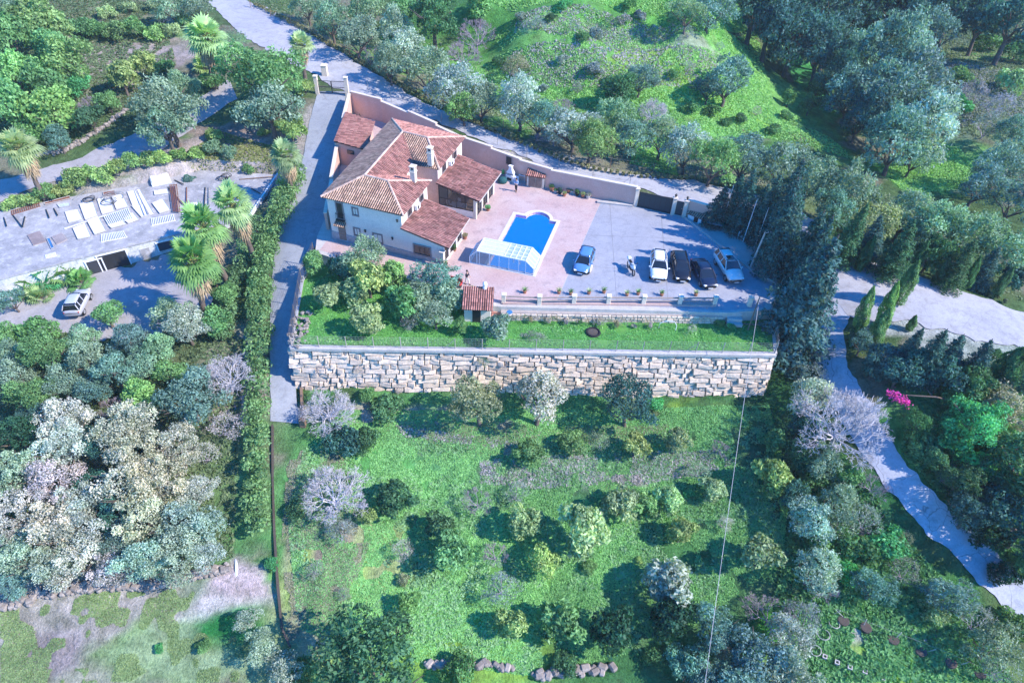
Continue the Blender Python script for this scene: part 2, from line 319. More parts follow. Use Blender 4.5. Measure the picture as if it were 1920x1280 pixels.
def at(px,py,h=0.):
    """point on the open ground (plus height h) seen at a photo point"""
    d=ray(px,py); t=30.
    while t<420:
        p=CAMP+d*t
        if p[2]<bil(HB,p[0],p[1])+h: break
        t+=.5
    a,b=t-.5,t
    for _ in range(12):
        m=(a+b)/2;p=CAMP+d*m
        if p[2]<bil(HB,p[0],p[1])+h:b=m
        else:a=m
    p=CAMP+d*b; return np.array([p[0],p[1],bil(HB,p[0],p[1])])
# villa axes and pool axes
A17=math.radians(-17); EX=np.array([math.cos(A17),math.sin(A17)]); EY=np.array([-math.sin(A17),math.cos(A17)]); VO=P(625,447)[:2]
def hl(u,v): q=VO+EX*u+EY*v; return (q[0],q[1])
A15=math.radians(-15); PX_=np.array([math.cos(A15),math.sin(A15)]); PY_=np.array([-math.sin(A15),math.cos(A15)]); PO=P(968,403)[:2]
def pl(u,v): q=PO+PX_*u+PY_*v; return (q[0],q[1])
# estate outlines (metres)
WALLN=[(-23.7,91.6),(-19.2,89.6),(-15.0,86.4),(-11,83.2),(-7.2,80.0),(-3.6,77.9),(0,75.6),(3.8,73.7),(13.7,70.7)]
WALLW=[(-23.9,91.3),(-23.2,84.0),(-22.7,77.5),(-21.7,70.0),(-20.8,62.9)]
UPPER=[(-23.9,91.8)]+WALLN[1:]+[(16,69.9),(19.2,68.8),(22.3,67.3),(26.5,64.5),(28.6,60.5),(27.3,56.5),(25.6,52.4),(21.2,51.6),(-1.2,51.0),(-3.0,51.2),(-6.3,53.3),(-13.5,55.6),(-18,57.2),(-21.2,58.6),(-21.7,61.5),(-21.6,70),(-22.6,77.5),(-23.2,84)]
LOWER=[(-20.4,45.6),(24.9,47.5),(26.3,54.5),(25.4,58),(-21.4,59),(-21.9,55.5)]
for poly,top in ((UPPER,-2.6),(LOWER,-3.0)):
    m=inpoly(GX,GY,poly); GZ[m]=np.minimum(GZ[m],top)
    # ground that touches the walls from outside stays below the walls' tops
GZ[inpoly(GX,GY,[(-20.6,43.2),(25,45.2),(25,47.4),(-20.6,45.7)])]-=0.05
def groundz(x,y):
    X=np.array([x]);Y=np.array([y])
    if inpoly(X,Y,UPPER)[0]: return 0.
    if inpoly(X,Y,LOWER)[0]: return -1.3
    return float(bil(GZ,x,y))
RC=[P(*q,-1.5)[:2] for q in ((-25,402),(110,374),(230,352),(380,320),(522,329),(470,407),(322,441),(153,482),(2,522),(-25,527))]
m=inpoly(GX,GY,[tuple(sum(RC)/10+(p-sum(RC)/10)*1.03) for p in RC]); GZ[m]=np.minimum(GZ[m],-2.0)
NOMIC=m
# ------------------------------------------------------------------ roads draped on the ground
def pline(pts,n):
    pts=np.array(pts,float);d=np.r_[0,np.cumsum(np.linalg.norm(np.diff(pts,axis=0),axis=1))];t=np.linspace(0,d[-1],n)
    return np.stack([np.interp(t,d,pts[:,k]) for k in range(pts.shape[1])],1)
ROADS=[]
def road(name,ea,eb,m,h=.07,nu=120,nv=8,wig=.25):
    A=pline([at(*p)[:2] for p in ea],nu);B=pline([at(*p)[:2] for p in eb],nu)
    for arr,sg,sd_ in ((A,1,3),(B,-1,5)):
        k=(vnoise(arr[:,0],arr[:,1],1.3,sd_)-.5)*wig*2+(vnoise(arr[:,0],arr[:,1],.5,sd_+9)-.5)*wig
        dd=B-A; dd/=np.linalg.norm(dd,axis=1)[:,None]+1e-9; arr+=dd*k[:,None]*sg
    ROADS.append(np.vstack([A,B[::-1]])); return (name,A,B,m,h,nu,nv)
roadspec=[road('back_road',[(372,-14),(450,62),(530,112),(590,140),(640,172),(700,183),(800,222),(900,262),(1000,305),(1100,338),(1190,352),(1290,383),(1400,412),(1500,447),(1556,488),(1560,560),(1600,600),(1720,608),(1860,642),(1935,660)],
      [(432,-14),(520,25),(600,75),(680,125),(760,175),(850,215),(940,255),(1050,300),(1150,325),(1290,338),(1400,362),(1480,385),(1550,425),(1590,484),(1640,494),(1700,508),(1760,528),(1820,550),(1880,572),(1935,590)],M['road'],nu=240,nv=10,wig=.5),
 road('side_lane',[(1560,556),(1528,620),(1518,665),(1545,722),(1578,790),(1626,870),(1676,936),(1748,1008),(1840,1095),(1930,1175)],[(1610,556),(1580,620),(1584,670),(1612,728),(1654,798),(1702,872),(1750,920),(1808,978),(1878,1048),(1940,1104)],M['lane'],.055,140,6),
 road('driveway',[(597,172),(580,230),(568,300),(552,350),(535,400),(520,450),(512,500),(508,560),(507,640),(506,700),(508,790)],[(650,172),(645,215),(634,280),(628,330),(618,380),(612,440),(585,470),(572,530),(556,600),(548,660),(560,795)],M['drive'],.06,150,8,.05),
 road('farm_lane',[(-20,345),(60,322),(140,300),(210,268),(270,245),(380,180),(430,150)],[(-20,390),(60,352),(150,330),(230,305),(300,285),(400,215),(445,185)],M['yard'],.05,60,6),
 road('yard',[(-20,585),(60,560),(130,525),(230,500),(330,480)],[(-20,640),(90,625),(200,640),(300,630),(400,560)],M['yard'],.05,60,14,.6)]
road_mask=np.zeros(GX.shape,bool)
for q in ROADS: road_mask|=inpoly(GX,GY,q)
HB2=GZ.copy()
out=~inpoly(GX,GY,UPPER)&~inpoly(GX,GY,LOWER)
near=(np.abs(GX)<131)&(GY>-1)&(GY<236)
mic=(vnoise(GX,GY,1.1,1)-.5)*.22+(vnoise(GX,GY,3.7,2)-.5)*.5+(vnoise(GX,GY,11,4)-.5)*.7
# keep paved ribbons level: fade the roughness near them
from_road=road_mask.copy()
for _ in range(3):
    f2=from_road.copy(); f2[1:]|=from_road[:-1]; f2[:-1]|=from_road[1:]; f2[:,1:]|=from_road[:,:-1]; f2[:,:-1]|=from_road[:,1:]; from_road=f2
mic=np.where(from_road,np.where(road_mask,-.03,0.),mic)
GZ=np.where(out&near&~NOMIC,GZ+mic,GZ)
# terraces of the hill: steps
def paintpoly(px_pts,h=0): return [at(*p)[:2] for p in px_pts]
# ------------------------------------------------------------------ ground colour (cover of each place; some dark greens have shade painted in)
base=np.zeros(GX.shape+(3,)); base[:]=(.075,.135,.05)
v1=vnoise(GX,GY,9,11);v2=vnoise(GX,GY,2.6,12);v3=vnoise(GX,GY,1.0,13)
dirt=np.array((.26,.21,.18));dry=np.array((.34,.31,.19));grass=np.array((.085,.24,.075));vivid=np.array((.15,.36,.09));darkg=np.array((.04,.13,.05));pale=np.array((.42,.38,.36));lime=np.array((.24,.42,.06))
def zone(px,py,rx,ry,c,hard=1.,th=.0):
    """ellipse on the ground centred at a photo point, radii in metres"""
    global base
    p=at(px,py);d=np.sqrt(((GX-p[0])/rx)**2+((GY-p[1])/ry)**2)+(v2-.5)*.5+(v3-.5)*.3
    a=np.clip((1.05-d)/.25,0,1)*hard; base=base*(1-a[...,None])+np.array(c)*a[...,None]
m=(v1+v2*.5>.85)&near; base[m]=base[m]*.5+dirt*.5
# orchard; dark greens at its right have tree shade painted into the colour
zone(950,1000,27,19,grass);zone(800,1150,16,9,vivid,.7);zone(750,1050,9,8,vivid,.7);zone(900,1000,6,8,vivid,.6);zone(1150,1050,10,6,vivid,.6);zone(1000,1130,8,4,vivid,.5);zone(700,880,9,5,(.10,.32,.08),.8);zone(620,1080,4.5,9,(.34,.38,.20),.9);zone(590,990,2.5,6,dry,.8);zone(600,1150,4,6,lime,.6);zone(600,1060,.8,6,dirt,.9);zone(640,1070,.7,5,dirt,.8)
zone(760,785,12,1.3,(.36,.33,.27),.9);zone(1000,815,12,1.2,(.35,.31,.26),.8);zone(1230,812,9,1.5,(.30,.34,.18),.7);zone(900,870,7,3,(.12,.32,.12),.8);zone(1100,880,10,2.2,(.26,.24,.24),.7);zone(1300,860,6,2,(.22,.24,.18),.6);zone(1320,770,4,1.4,lime,.9);zone(900,1220,9,3,lime,.7);zone(1380,880,7,9,(.04,.14,.05),.9);zone(1330,1070,8,7,(.045,.15,.05),.8);zone(1180,1200,9,5,(.04,.14,.05),.8);zone(1000,925,6,2,(.05,.16,.06),.7);zone(800,1010,4,4,(.06,.18,.06),.6);zone(880,830,9,1.2,(.25,.22,.18),.8);zone(740,1060,1.5,4,(.40,.45,.20),.6)
# bottom left field
zone(200,1190,16,5,(.30,.31,.22),1);zone(350,1200,8,4,(.17,.30,.10),.8);zone(90,1150,8,2.5,pale,.9);zone(100,1230,2.6,1.6,(.33,.28,.28),.9);zone(360,1220,6,2.5,(.26,.36,.20),.7);zone(440,1160,2.6,3,(.03,.20,.05),1);zone(250,1110,12,1.8,(.52,.48,.46),.9);zone(440,1085,3,1.6,(.46,.38,.38),.9)
# left grove floor, gap by hedge
zone(430,800,3,9,(.42,.36,.36),.9);zone(420,930,3,8,(.05,.26,.06),.9);zone(390,880,3,4,vivid,.7);zone(440,660,3,4,(.4,.36,.30),.6);zone(170,860,18,14,(.16,.17,.10),.5)
# upper left
zone(250,90,14,8,(.34,.29,.27),.9);zone(120,40,22,9,(.22,.22,.14),.8);zone(200,150,8,4,(.34,.30,.27),.7);zone(440,280,9,3,(.36,.31,.29),.9);zone(380,300,8,2.5,(.36,.33,.30),.8);zone(480,330,6,2,(.40,.37,.35),.8);zone(430,250,6,2,(.33,.24,.22),.7);zone(560,260,1.2,10,(.36,.33,.30),.9);zone(280,60,20,2,vivid,.6)
# verge between road and wall
zone(800,210,8,1.5,(.48,.44,.38),.7);zone(1000,290,9,1.3,(.46,.42,.36),.7);zone(1100,320,6,1,(.46,.42,.36),.7)
# hill beyond the road
zone(1150,90,32,22,(.10,.30,.06),1);zone(1050,85,22,4,vivid,.8);zone(1250,125,10,5,lime,.7);zone(1330,90,8,6,vivid,.9);zone(1450,170,9,10,vivid,.9);zone(1340,205,10,4,lime,.7);zone(1210,280,4,3,vivid,.9);zone(1250,240,12,3,vivid,.6);zone(1180,70,18,2,(.30,.27,.27),.6);zone(1500,120,3.5,22,(.05,.28,.08),.8);zone(720,100,8,4,(.10,.26,.08),.7)
zone(1780,290,8,4,vivid,.95);zone(1730,330,7,7,(.05,.26,.05),.8);zone(1840,100,14,5,(.10,.30,.07),.9);zone(1850,215,11,9,(.16,.24,.12),.8);zone(1560,270,3,10,(.10,.24,.06),.7)
zone(850,30,14,5,(.08,.25,.06),.8)
zone(330,322,9,2.2,(.42,.38,.36),1);zone(430,318,7,2,(.42,.38,.36),1);zone(200,350,9,1.6,(.36,.33,.30),.9);zone(80,382,7,1.5,(.36,.33,.30),.8);zone(900,200,30,4,(.12,.17,.07),.8);zone(1450,370,24,3.5,(.12,.17,.07),.8);zone(1700,60,26,16,(.05,.10,.05),.8)
# right: by the lane, lower right garden; dark ditch strip has shade painted in
zone(1830,820,10,6,(.07,.30,.08),.9);zone(1850,930,10,6,(.03,.13,.04),.9);zone(1480,800,3,14,(.03,.11,.04),.9);zone(1470,620,2.5,6,(.02,.06,.03),.9);zone(1650,1200,9,3.4,(.09,.36,.05),.95);zone(1550,1250,4,2,(.42,.40,.34),.8);zone(1730,1240,8,3,lime,.7);zone(1700,1130,7,3,(.05,.20,.05),.8);zone(1740,610,6,2.2,(.42,.45,.42),.8);zone(1800,650,6,2,(.34,.38,.33),.8);zone(1640,520,9,1,(.06,.14,.05),.8);zone(1450,400,8,3,(.16,.19,.10),.9);zone(1400,370,9,1.2,(.42,.42,.34),.6);zone(1700,1195,8,.7,(.34,.32,.32),.8)
base*= (.82+.36*v3)[...,None]
BG=base[...,1]-.35*base[...,0]  # ground greenness that tints the blades, painted orchard shade included
nx,ny=len(XS),len(YS); V=np.stack([GX,GY,GZ],-1).reshape(-1,3)
idx=np.arange(nx*ny).reshape(ny,nx); Fq=np.stack([idx[:-1,:-1],idx[:-1,1:],idx[1:,1:],idx[1:,:-1]],-1).reshape(-1,4)
me=bpy.data.meshes.new('ground'); me.vertices.add(len(V)); me.vertices.foreach_set('co',V.astype(np.float32).ravel())
me.loops.add(Fq.size); me.loops.foreach_set('vertex_index',Fq.astype(np.int32).ravel()); me.polygons.add(len(Fq)); me.polygons.foreach_set('loop_start',np.arange(0,Fq.size,4,dtype=np.int32)); me.polygons.foreach_set('loop_total',np.full(len(Fq),4,dtype=np.int32)); me.update()
ca=me.attributes.new('Col','FLOAT_COLOR','POINT'); ca.data.foreach_set('color',np.concatenate([base,np.ones(GX.shape+(1,))],-1).astype(np.float32).ravel())
me.shade_smooth(); me.materials.append(ground_mat()); go=bpy.data.objects.new('ground',me); COL.objects.link(go); tag(go,kind='structure')
for name,A,B,m,h,nu,nv in roadspec:
    mb=MB();Vr=[];Fr=[]
    for i in range(nu):
        for j in range(nv+1):
            q=A[i]*(1-j/nv)+B[i]*j/nv; z=bil(HB,q[0],q[1])+h
            if name=='driveway':
                pass
            Vr.append((q[0],q[1],z))
    for i in range(nu-1):
        for j in range(nv): a=i*(nv+1)+j; Fr.append((a,a+1,a+nv+2,a+nv+1))
    mb.add(Vr,Fr,.5); o=mb.build(name,m,smooth=True); tag(o,kind='structure')
#@@ESTATE
hz=MB(); hz.box((0,900,10),(5040,4260,70)); hm=bpy.data.materials.new('air'); hm.use_nodes=True; hm.node_tree.nodes.remove(hm.node_tree.nodes['Principled BSDF']); pv=hm.node_tree.nodes.new('ShaderNodeVolumePrincipled'); pv.inputs['Color'].default_value=(.86,.93,1,1); pv.inputs['Density'].default_value=.0002; hm.node_tree.links.new(pv.outputs[0],hm.node_tree.nodes['Material Output'].inputs['Volume'])
tag(hz.build('haze',hm),kind='stuff')
# ------------------------------------------------------------------ estate ground
def poolring(off,n=14,y1=-10.2,x0=-.1,x1=4.75,y0=.1):
    """pool outline with roman end, grown by off, in pool axes"""
    r=1.38+off;cx=2.55; pts=[(x0-off,y1-off),(x0-off,y0+off)]
    dy=off; a0=math.acos(min(1,0)) 
    a=math.asin(min(1,off/r)) if r>0 else 0
    for k in range(n+1):
        t=PI-a-(PI-2*a)*k/n; pts.append((cx+r*math.cos(t),y0+r*math.sin(t)))
    pts+=[(x1+off,y0+off),(x1+off,y1-off)]
    return pts
def holed_sheet(name,outer,hole,z,m):
    a=[Vector((p[0],p[1],0)) for p in outer]; b=[Vector((p[0],p[1],0)) for p in hole]; tr=tessellate_polygon([a,b]); pts=a+b
    mb=MB(); mb.add([(p.x,p.y,z) for p in pts],tr,.5); return mb
PW=[pl(*p) for p in poolring(0)]; PC=[pl(*p) for p in poolring(.38)]
mb=holed_sheet('terrace',UPPER,PC,0,None)
n=len(UPPER); mb.add([(p[0],p[1],z) for z in(-9.5,0) for p in UPPER],[(i,(i+1)%n,(i+1)%n+n,i+n) for i in range(n)],.5)
tag(mb.build('terrace_ground',M['coping'],fix=False),kind='structure')
mb=MB(); n=len(LOWER)
mb.prism(LOWER,-9.5,-1.3,.5); tag(mb.build('lawn_ground',None),kind='structure')
lawn=bpy.data.objects['lawn_ground']; lawn.data.materials.append(mat('lawn_soil',(.10,.30,.05),(.07,.24,.05),s1=.5,s2=5,bst=.8,c=(.20,.20,.10),cf=.4))
# patio sheet (pink) and parking sheet (grey)
patio=[(-20.6,60.3),(-20.2,61.2),(-20.9,70),(-23.2,90.8)]+[(p[0]-.1,p[1]-.35) for p in WALLN[1:]]
patio=patio[:-1]+[(10.2,71.4),(9.7,70.6),(4.2,52.3),(-1,51.6),(-2.8,51.6),(-6.0,53.8),(-13.5,56.1),(-18,57.8),(-20.8,59.0)]
mb=holed_sheet('patio',patio,PC,.006,None); tag(mb.build('patio',M['patio'],fix=False),kind='structure')
park=[(9.72,70.58),(10.22,71.3),(13.6,70.3),(19.2,68.5),(21.7,64.2),(25.4,57.8),(26.6,56.5),(24.9,52.7),(21.2,51.9),(4.22,52.1)]
mb=MB(); mb.add([(p[0],p[1],.006) for p in park],tessellate_polygon([[Vector((p[0],p[1],0)) for p in park]]),.5); tag(mb.build('parking_area',M['parking'],fix=False),kind='structure')
mb=MB()
for a,b in (((5.9,58.2),(26.6,57.6)),((16.8,69.4),(15.3,52.2)),((10.9,71),(10.2,52.2)),((7.6,64),(21.6,64.1))):
    a=np.array(a);b=np.array(b);d=(b-a)/np.linalg.norm(b-a);nn=np.array([-d[1],d[0]])*.03
    mb.quad((*(a-nn),.011),(*(b-nn),.011),(*(b+nn),.011),(*(a+nn),.011))
tag(mb.build('parking_joints',mat('joint_tar',(.27,.27,.29))),kind='structure')
# ------------------------------------------------------------------ swimming pool
pr=thing('swimming_pool','blue mosaic swimming pool with rounded step end sunk in the pink patio','swimming pool',(*pl(2.4,-5),0),A15)
mb=MB(); n=len(PW); mb.add([(p[0],p[1],z) for z in(-1.45,0.0) for p in PW],[(i,(i+1)%n,(i+1)%n+n,i+n) for i in range(n)],.5)
mb.add([(p[0],p[1],-1.45) for p in PW],tessellate_polygon([[Vector((p[0],p[1],0)) for p in PW]]),.5); mb.build('basin',M['pool'],pr,world=True,fix=False)
a=[Vector((*p,0)) for p in PC];b=[Vector((*p,0)) for p in PW]; mb=MB(); mb.add([(p.x,p.y,.05) for p in a+b],tessellate_polygon([a,b]),.6)
n=len(PC); mb.add([(p[0],p[1],z) for z in(-.1,.05) for p in PC],[(i,(i+1)%n,(i+1)%n+n,i+n) for i in range(n)],.6); n=len(PW); mb.add([(p[0],p[1],z) for z in(-.06,.05) for p in [pl(*q) for q in poolring(-.02)]],[(i,(i+1)%n,(i+1)%n+n,i+n) for i in range(n)],.6)
mb.build('coping',mat('pool_coping',(.70,.64,.55),(.62,.56,.48),s1=2,s2=10),pr,world=True,fix=False)
for k in range(3):
    z1=-.25-.3*k; y=.75-.42*k; mb=MB(); rr=1.36; pts=[]
    yb=y
    a0=math.asin(max(-.99,min(.99,(yb-.1)/rr))) if yb>.1 else 0
    for t in np.linspace(a0,PI-a0,12): pts.append((2.55+rr*math.cos(t),.1+rr*math.sin(t)))
    if yb<=.1: pts=[(2.55+rr,yb)]+pts+[(2.55-rr,yb)]
    mb.prism([pl(*q) for q in pts],-1.44+.001*k,z1,.5); mb.build('step',mat('pool_step_tile',(.16,.38,.80),rough=.3),pr,world=True)
mb=MB(); mb.add([(p[0],p[1],-.14) for p in PW],tessellate_polygon([[Vector((p[0],p[1],0)) for p in PW]]),.5); mb.build('water',M['water'],pr,world=True,fix=False)
# telescopic enclosure
er=thing('pool_enclosure','white framed glazed pool enclosure pushed over the near end of the pool','pool enclosure',(*pl(1.4,-9.2),0),A15)
prof=[(-2.0,0),(-2.0,.85),(-1.22,1.7),(4.05,1.7),(4.92,.9),(4.92,0)]
y0,y1=-10.45,-8.0
def e3(x,y,z): q=pl(x,y); return (q[0],q[1],z)
fr=MB()
for yy in (y0,y0+.6,(y0+y1)/2,y1-.5,y1):
    for i in range(5): fr.bar(e3(prof[i][0],yy,prof[i][1]),e3(prof[i+1][0],yy,prof[i+1][1]),.09)
for x,z in prof: fr.bar(e3(x,y0,z+.02),e3(x,y1,z+.02),.10)
xs=[-1.22,-.95,.15,1.2,2.25,3.3,4.05]
for x in xs: fr.bar(e3(x,y0,.03),e3(x,y0,1.7),.06)
for x in (-2,4.92): fr.bar(e3(x,y0,.85),e3(x,y1,.88),.05)
for x in (1.75,2.35,2.95,3.5): fr.bar(e3(x,y0,1.73),e3(x,y1,1.73),.07)
fr.bar(e3(-2,y0,.06),e3(4.92,y0,.06),.1);fr.build('frame',M['whitemetal'],er,world=True)
mb=MB();mb.quad(e3(-1.2,y0,1.71),e3(1.72,y0,1.71),e3(1.72,y1,1.71),e3(-1.2,y1,1.71));mb.build('roof_panel',M['poly'],er,world=True,fix=False)
mb=MB();mb.quad(e3(1.76,y0,1.705),e3(4.05,y0,1.705),e3(4.05,y1,1.705),e3(1.76,y1,1.705));mb.quad(e3(4.05,y0,1.7),e3(4.92,y0,.9),e3(4.92,y1,.9),e3(4.05,y1,1.7));pg=glassmat('pale_glazing',(.62,.68,.66),.55,.2);mb.build('glazed_roof',pg,er,world=True,fix=False);mb=MB();mb.quad(e3(-1.22,y0,1.7),e3(-2,y0,.85),e3(-2,y1,.85),e3(-1.22,y1,1.7));mb.build('sloping_glazing',pg,er,world=True,fix=False)
mb=MB()
mb.add([e3(x,y0+.02,z) for x,z in prof],[(0,1,2,3,4,5)],.5); 
mb.build('front_glazing',M['clear'],er,world=True,fix=False)
for x,h in ((4.92,.9),(-2,.85)): mb=MB(); mb.quad(e3(x,y0,0.05),e3(x,y1,.05),e3(x,y1,h),e3(x,y0,h)); mb.build('side_glazing',M['clear'],er,world=True,fix=False)
lr=thing('pool_ladder','curved steel handrails of the pool ladder at the water edge','pool ladder',(*pl(2.3,-7.6),0),A15)
mb=MB()
for x in (2.0,2.7):
    mb.tube([e3(x,-7.95,-.3),e3(x,-7.95,.35),e3(x,-7.75,.6),e3(x,-7.45,.62),e3(x,-7.25,.4),e3(x,-7.2,-.6)],.035,6)
mb.build('handrail',M['steel'],lr,world=True)
# ------------------------------------------------------------------ roofs of barrel tiles
def roofplane(tiles,deck,P3,pitch=.25,rad=.078,course=.46):
    P3=[np.array(p,float) for p in P3]; n=np.cross(P3[1]-P3[0],P3[2]-P3[0]); n/=np.linalg.norm(n)
    if n[2]<0:n=-n
    t=np.array([0,0,-1.]);t=t-n*(t@n);t/=np.linalg.norm(t);s=np.cross(n,t);o=P3[0]
    q=[((p-o)@s,(p-o)@t) for p in P3]; m=len(q)
    deck.add([p for p in P3],[tuple(range(m))],.5); deck.add([p-n*.14 for p in P3],[tuple(range(m))],.5)
    for i in range(m): deck.add([P3[i],P3[(i+1)%m],P3[(i+1)%m]-n*.14,P3[i]-n*.14],[(0,1,2,3)],.5)
    smin=min(a for a,_ in q);smax=max(a for a,_ in q);k=max(1,int(round((smax-smin)/pitch)));pt=(smax-smin)/k
    for c in range(k):
        sc=smin+(c+.5)*pt; ts=[]
        for i in range(m):
            (a,b),(a2,b2)=q[i],q[(i+1)%m]
            if (a-sc)*(a2-sc)<0: ts.append(b+(b2-b)*(sc-a)/(a2-a))
        if len(ts)<2: continue
        t0,t1=min(ts),max(ts); 
        if t1-t0<.15: continue
        t1+=.05; nn=max(1,int(round((t1-t0)/course))); L=(t1-t0)/nn; cb=.35+.3*random.random()
        for j in range(nn):
            ta,tb=t1-L*(j+1)-.03,t1-L*j; V=[]
            for tt,rr,h in ((ta,rad*.84,.0),(tb,rad,.022)):
                for a in (0,45,90,135,180):
                    a=math.radians(a);V.append(o+s*(sc+rr*math.cos(a))+t*tt+n*(rr*.95*math.sin(a)+h+.005))
            F=[(i,i+1,i+6,i+5) for i in range(4)]+[(9,8,7,6,5)]
            tiles.add(V,F,min(1,max(0,cb+random.gauss(0,.30))))
def ridgecap(mb,a,b,r=.13):
    a=np.array(a,float);b=np.array(b,float);L=np.linalg.norm(b-a);n=max(1,int(L/.42))
    for i in range(n):
        p=a+(b-a)*i/n;q=a+(b-a)*(i+1.08)/n; mb.tube([p+np.array([0,0,.03]),q+np.array([0,0,.03])],[r,r*.86],7)
# ------------------------------------------------------------------ villa
ho=thing('villa','white two storey villa with red tiled roofs and two glazed lean-to wings beside the pool','house',(VO[0],VO[1],0),A17)
ZE,ZR=5.2,6.75
Pt=dict(A=(-.45,-.25,ZE),B=(8.95,-.4,ZE),E=(8.78,6.95,ZE),F=(-1.65,18.8,ZE),H=(8.45,17.8,ZE),K=(8.62,9.5,ZE),C=(3.1,2.95,ZR),D=(5.8,2.8,ZR),G=(2.5,13.35,ZR),D2=(5.7,13.1,ZR),VS=(5.75,7.0,ZE),VN=(5.5,9.45,ZE))
def house_wall(mb,poly,z0,z1,t=.5): mb.prism(poly,z0,z1,t)
w=MB(); foot=[(0,0),(8.5,-.05),(8.4,6.55),(5.35,6.6),(5.2,9.85),(8.25,9.9),(8.1,17.4),(-1.2,18.4)]
house_wall(w,foot,-1.2,ZE-.05); w.build('wall',M['wall'],ho)
w=MB(); w.box((6.7,9.84,2.6),(3.05,.05,5.1));w.box((5.17,8.2,2.6),(.05,3.2,5.1)); w.build('courtyard_wall',M['salmon'],ho)
# lean-tos
w=MB(); n_=[(8.5,-.06),(13.05,-.1),(13.05,.14),(8.5,.14)]
w.prism(n_,-1.2,[3.55,2.62,2.62,3.55]); w.prism([(8.35,5.1),(13.0,5.0),(13.0,5.22),(8.35,5.32)],-.3,[3.45,2.6,2.6,3.45])
for v in (1.3,3.3,4.95): w.box((12.95,v,1.25),(.3,.34,2.5),bev=.02)
w.box((12.95,2.5,2.5),(.26,5.2,.22)); w.box((12.95,2.5,.12),(.2,5,.26)); w.build('lean_to_wall',M['wall'],ho)
w=MB()
for v in (9.3,11.2,13.1,15.0): w.box((12.92,v,1.25),(.34,.36,2.5),bev=.02)
w.prism([(8.3,15.5),(12.95,15.35),(12.95,15.6),(8.3,15.75)],-.1,[3.5,2.6,2.6,3.5]); w.box((12.92,12.2,2.5),(.26,6.2,.2)); w.build('lean_to_pillars',M['cream'],ho)
w=MB(); w.prism([(8.4,9.24),(12.8,9.26),(12.8,9.42),(8.4,9.4)],-.1,.85); w.build('lean_to_plinth',M['wall'],ho)
def glazing(mbf,mbg,u0,u1,v,z0,ztl,ztr,nd):
    for k in range(nd+1):
        u=u0+(u1-u0)*k/nd; mbf.bar((u,v,z0),(u,v,ztl+(ztr-ztl)*k/nd),.07)
    mbf.bar((u0,v,z0),(u1,v,z0),.08);mbf.bar((u0,v,ztl),(u1,v,ztr),.08);mbf.bar((u0,v,z0+.95),(u1,v,z0+.95),.04)
    mbg.quad((u0,v,z0),(u1,v,z0),(u1,v,ztr),(u0,v,ztl))
def gout(f,g): o=f.build('glazing_frame',M['dark'],ho); g.build('pane',M['interior'],o,fix=False)
f,g=MB(),MB(); glazing(f,g,8.55,12.75,9.3,.85,3.35,2.4,4); gout(f,g)
# east sides
def glazE(f,g,v0,v1,u,z0,z1,nd):
    for k in range(nd+1): v=v0+(v1-v0)*k/nd; f.bar((u,v,z0),(u,v,z1),.07)
    f.bar((u,v0,z0),(u,v1,z0),.08);f.bar((u,v0,z1),(u,v1,z1),.08); f.bar((u,v0,z0+1),(u,v1,z0+1),.04); g.quad((u,v0,z0),(u,v1,z0),(u,v1,z1),(u,v0,z1))
for a,b in ((9.5,11.05),(11.4,12.95),(13.3,14.85)): f,g=MB(),MB(); glazE(f,g,a,b,12.94,.12,2.38,2); gout(f,g)
for a,b in ((.2,1.12),(1.5,3.12),(3.5,4.8)): f,g=MB(),MB(); glazE(f,g,a,b,12.96,.25,2.38,2); gout(f,g)
w=MB(); w.box((10.7,12.3,.06),(4.3,6.0,.1)); w.box((10.8,2.6,.06),(4.2,4.6,.1)); w.build('inner_floor',M['brownwood'],ho)
w=MB(); w.box((10.2,10.4,.6),(1.4,.8,.08)); w.box((10.2,10.4,.3),(.1,.1,.6)); 
for dx,dy in ((-.9,0),(.9,0),(0,.7),(0,-.6)): w.box((10.2+dx,10.4+dy,.45),(.42,.42,.06));w.box((10.2+dx*1.2,10.4+dy*1.2,.7),(.36,.1,.5))
w.build('dining_set',M['white'],ho)
# roofs
t1,t2,d1,d2=MB(),MB(),MB(),MB()
for q in ('ACDB','GKVN'): pass
def pts(s): return [Pt[x] for x in s]
roofplane(t2,d2,pts('ACDB')); roofplane(t2,d2,[Pt['G'],Pt['D2'],Pt['K'],Pt['VN']]); roofplane(t2,d2,pts('AFGC'))
for q in ([Pt['D'],Pt['E'],Pt['B']],[Pt['D2'],Pt['H'],Pt['K']],[Pt['F'],Pt['H'],Pt['D2'],Pt['G']],[Pt['C'],Pt['G'],Pt['VN'],Pt['VS']],[Pt['C'],Pt['VS'],Pt['E'],Pt['D']]): roofplane(t1,d1,q)
rm=t2.build('old_tile_roof',M['tileold'],ho,fix=False); d2.build('tile_bed',M['channelold'],rm,fix=False)
rr=t1.build('red_tile_roof',M['tile'],ho,fix=False); d1.build('tile_bed',M['channel'],rr,fix=False)
mb=MB()
for s in ('AC','CD','DB','DE','CG','FG','GD','dK','dH'):
    s2=[{'d':'D2'}.get(x,x) for x in s]
    if s=='GD': s2=['G','D2']
    ridgecap(mb,Pt[s2[0]],Pt[s2[1]])
mb.build('ridge_tiles',M['ridge'],rr,fix=False)
t,d=MB(),MB(); roofplane(t,d,[(8.55,-.5,3.72),(8.55,5.6,3.72),(13.75,5.42,2.62),(13.85,-.55,2.62)]); o=t.build('lean_to_roof',M['tile'],ho,fix=False); d.build('tile_bed',M['channel'],o,fix=False)
t,d=MB(),MB(); roofplane(t,d,[(8.35,9.05,3.72),(8.2,16.1,3.72),(13.65,15.85,2.62),(13.55,8.85,2.62)]); o=t.build('lean_to_roof',M['tile'],ho,fix=False); d.build('tile_bed',M['channel'],o,fix=False)
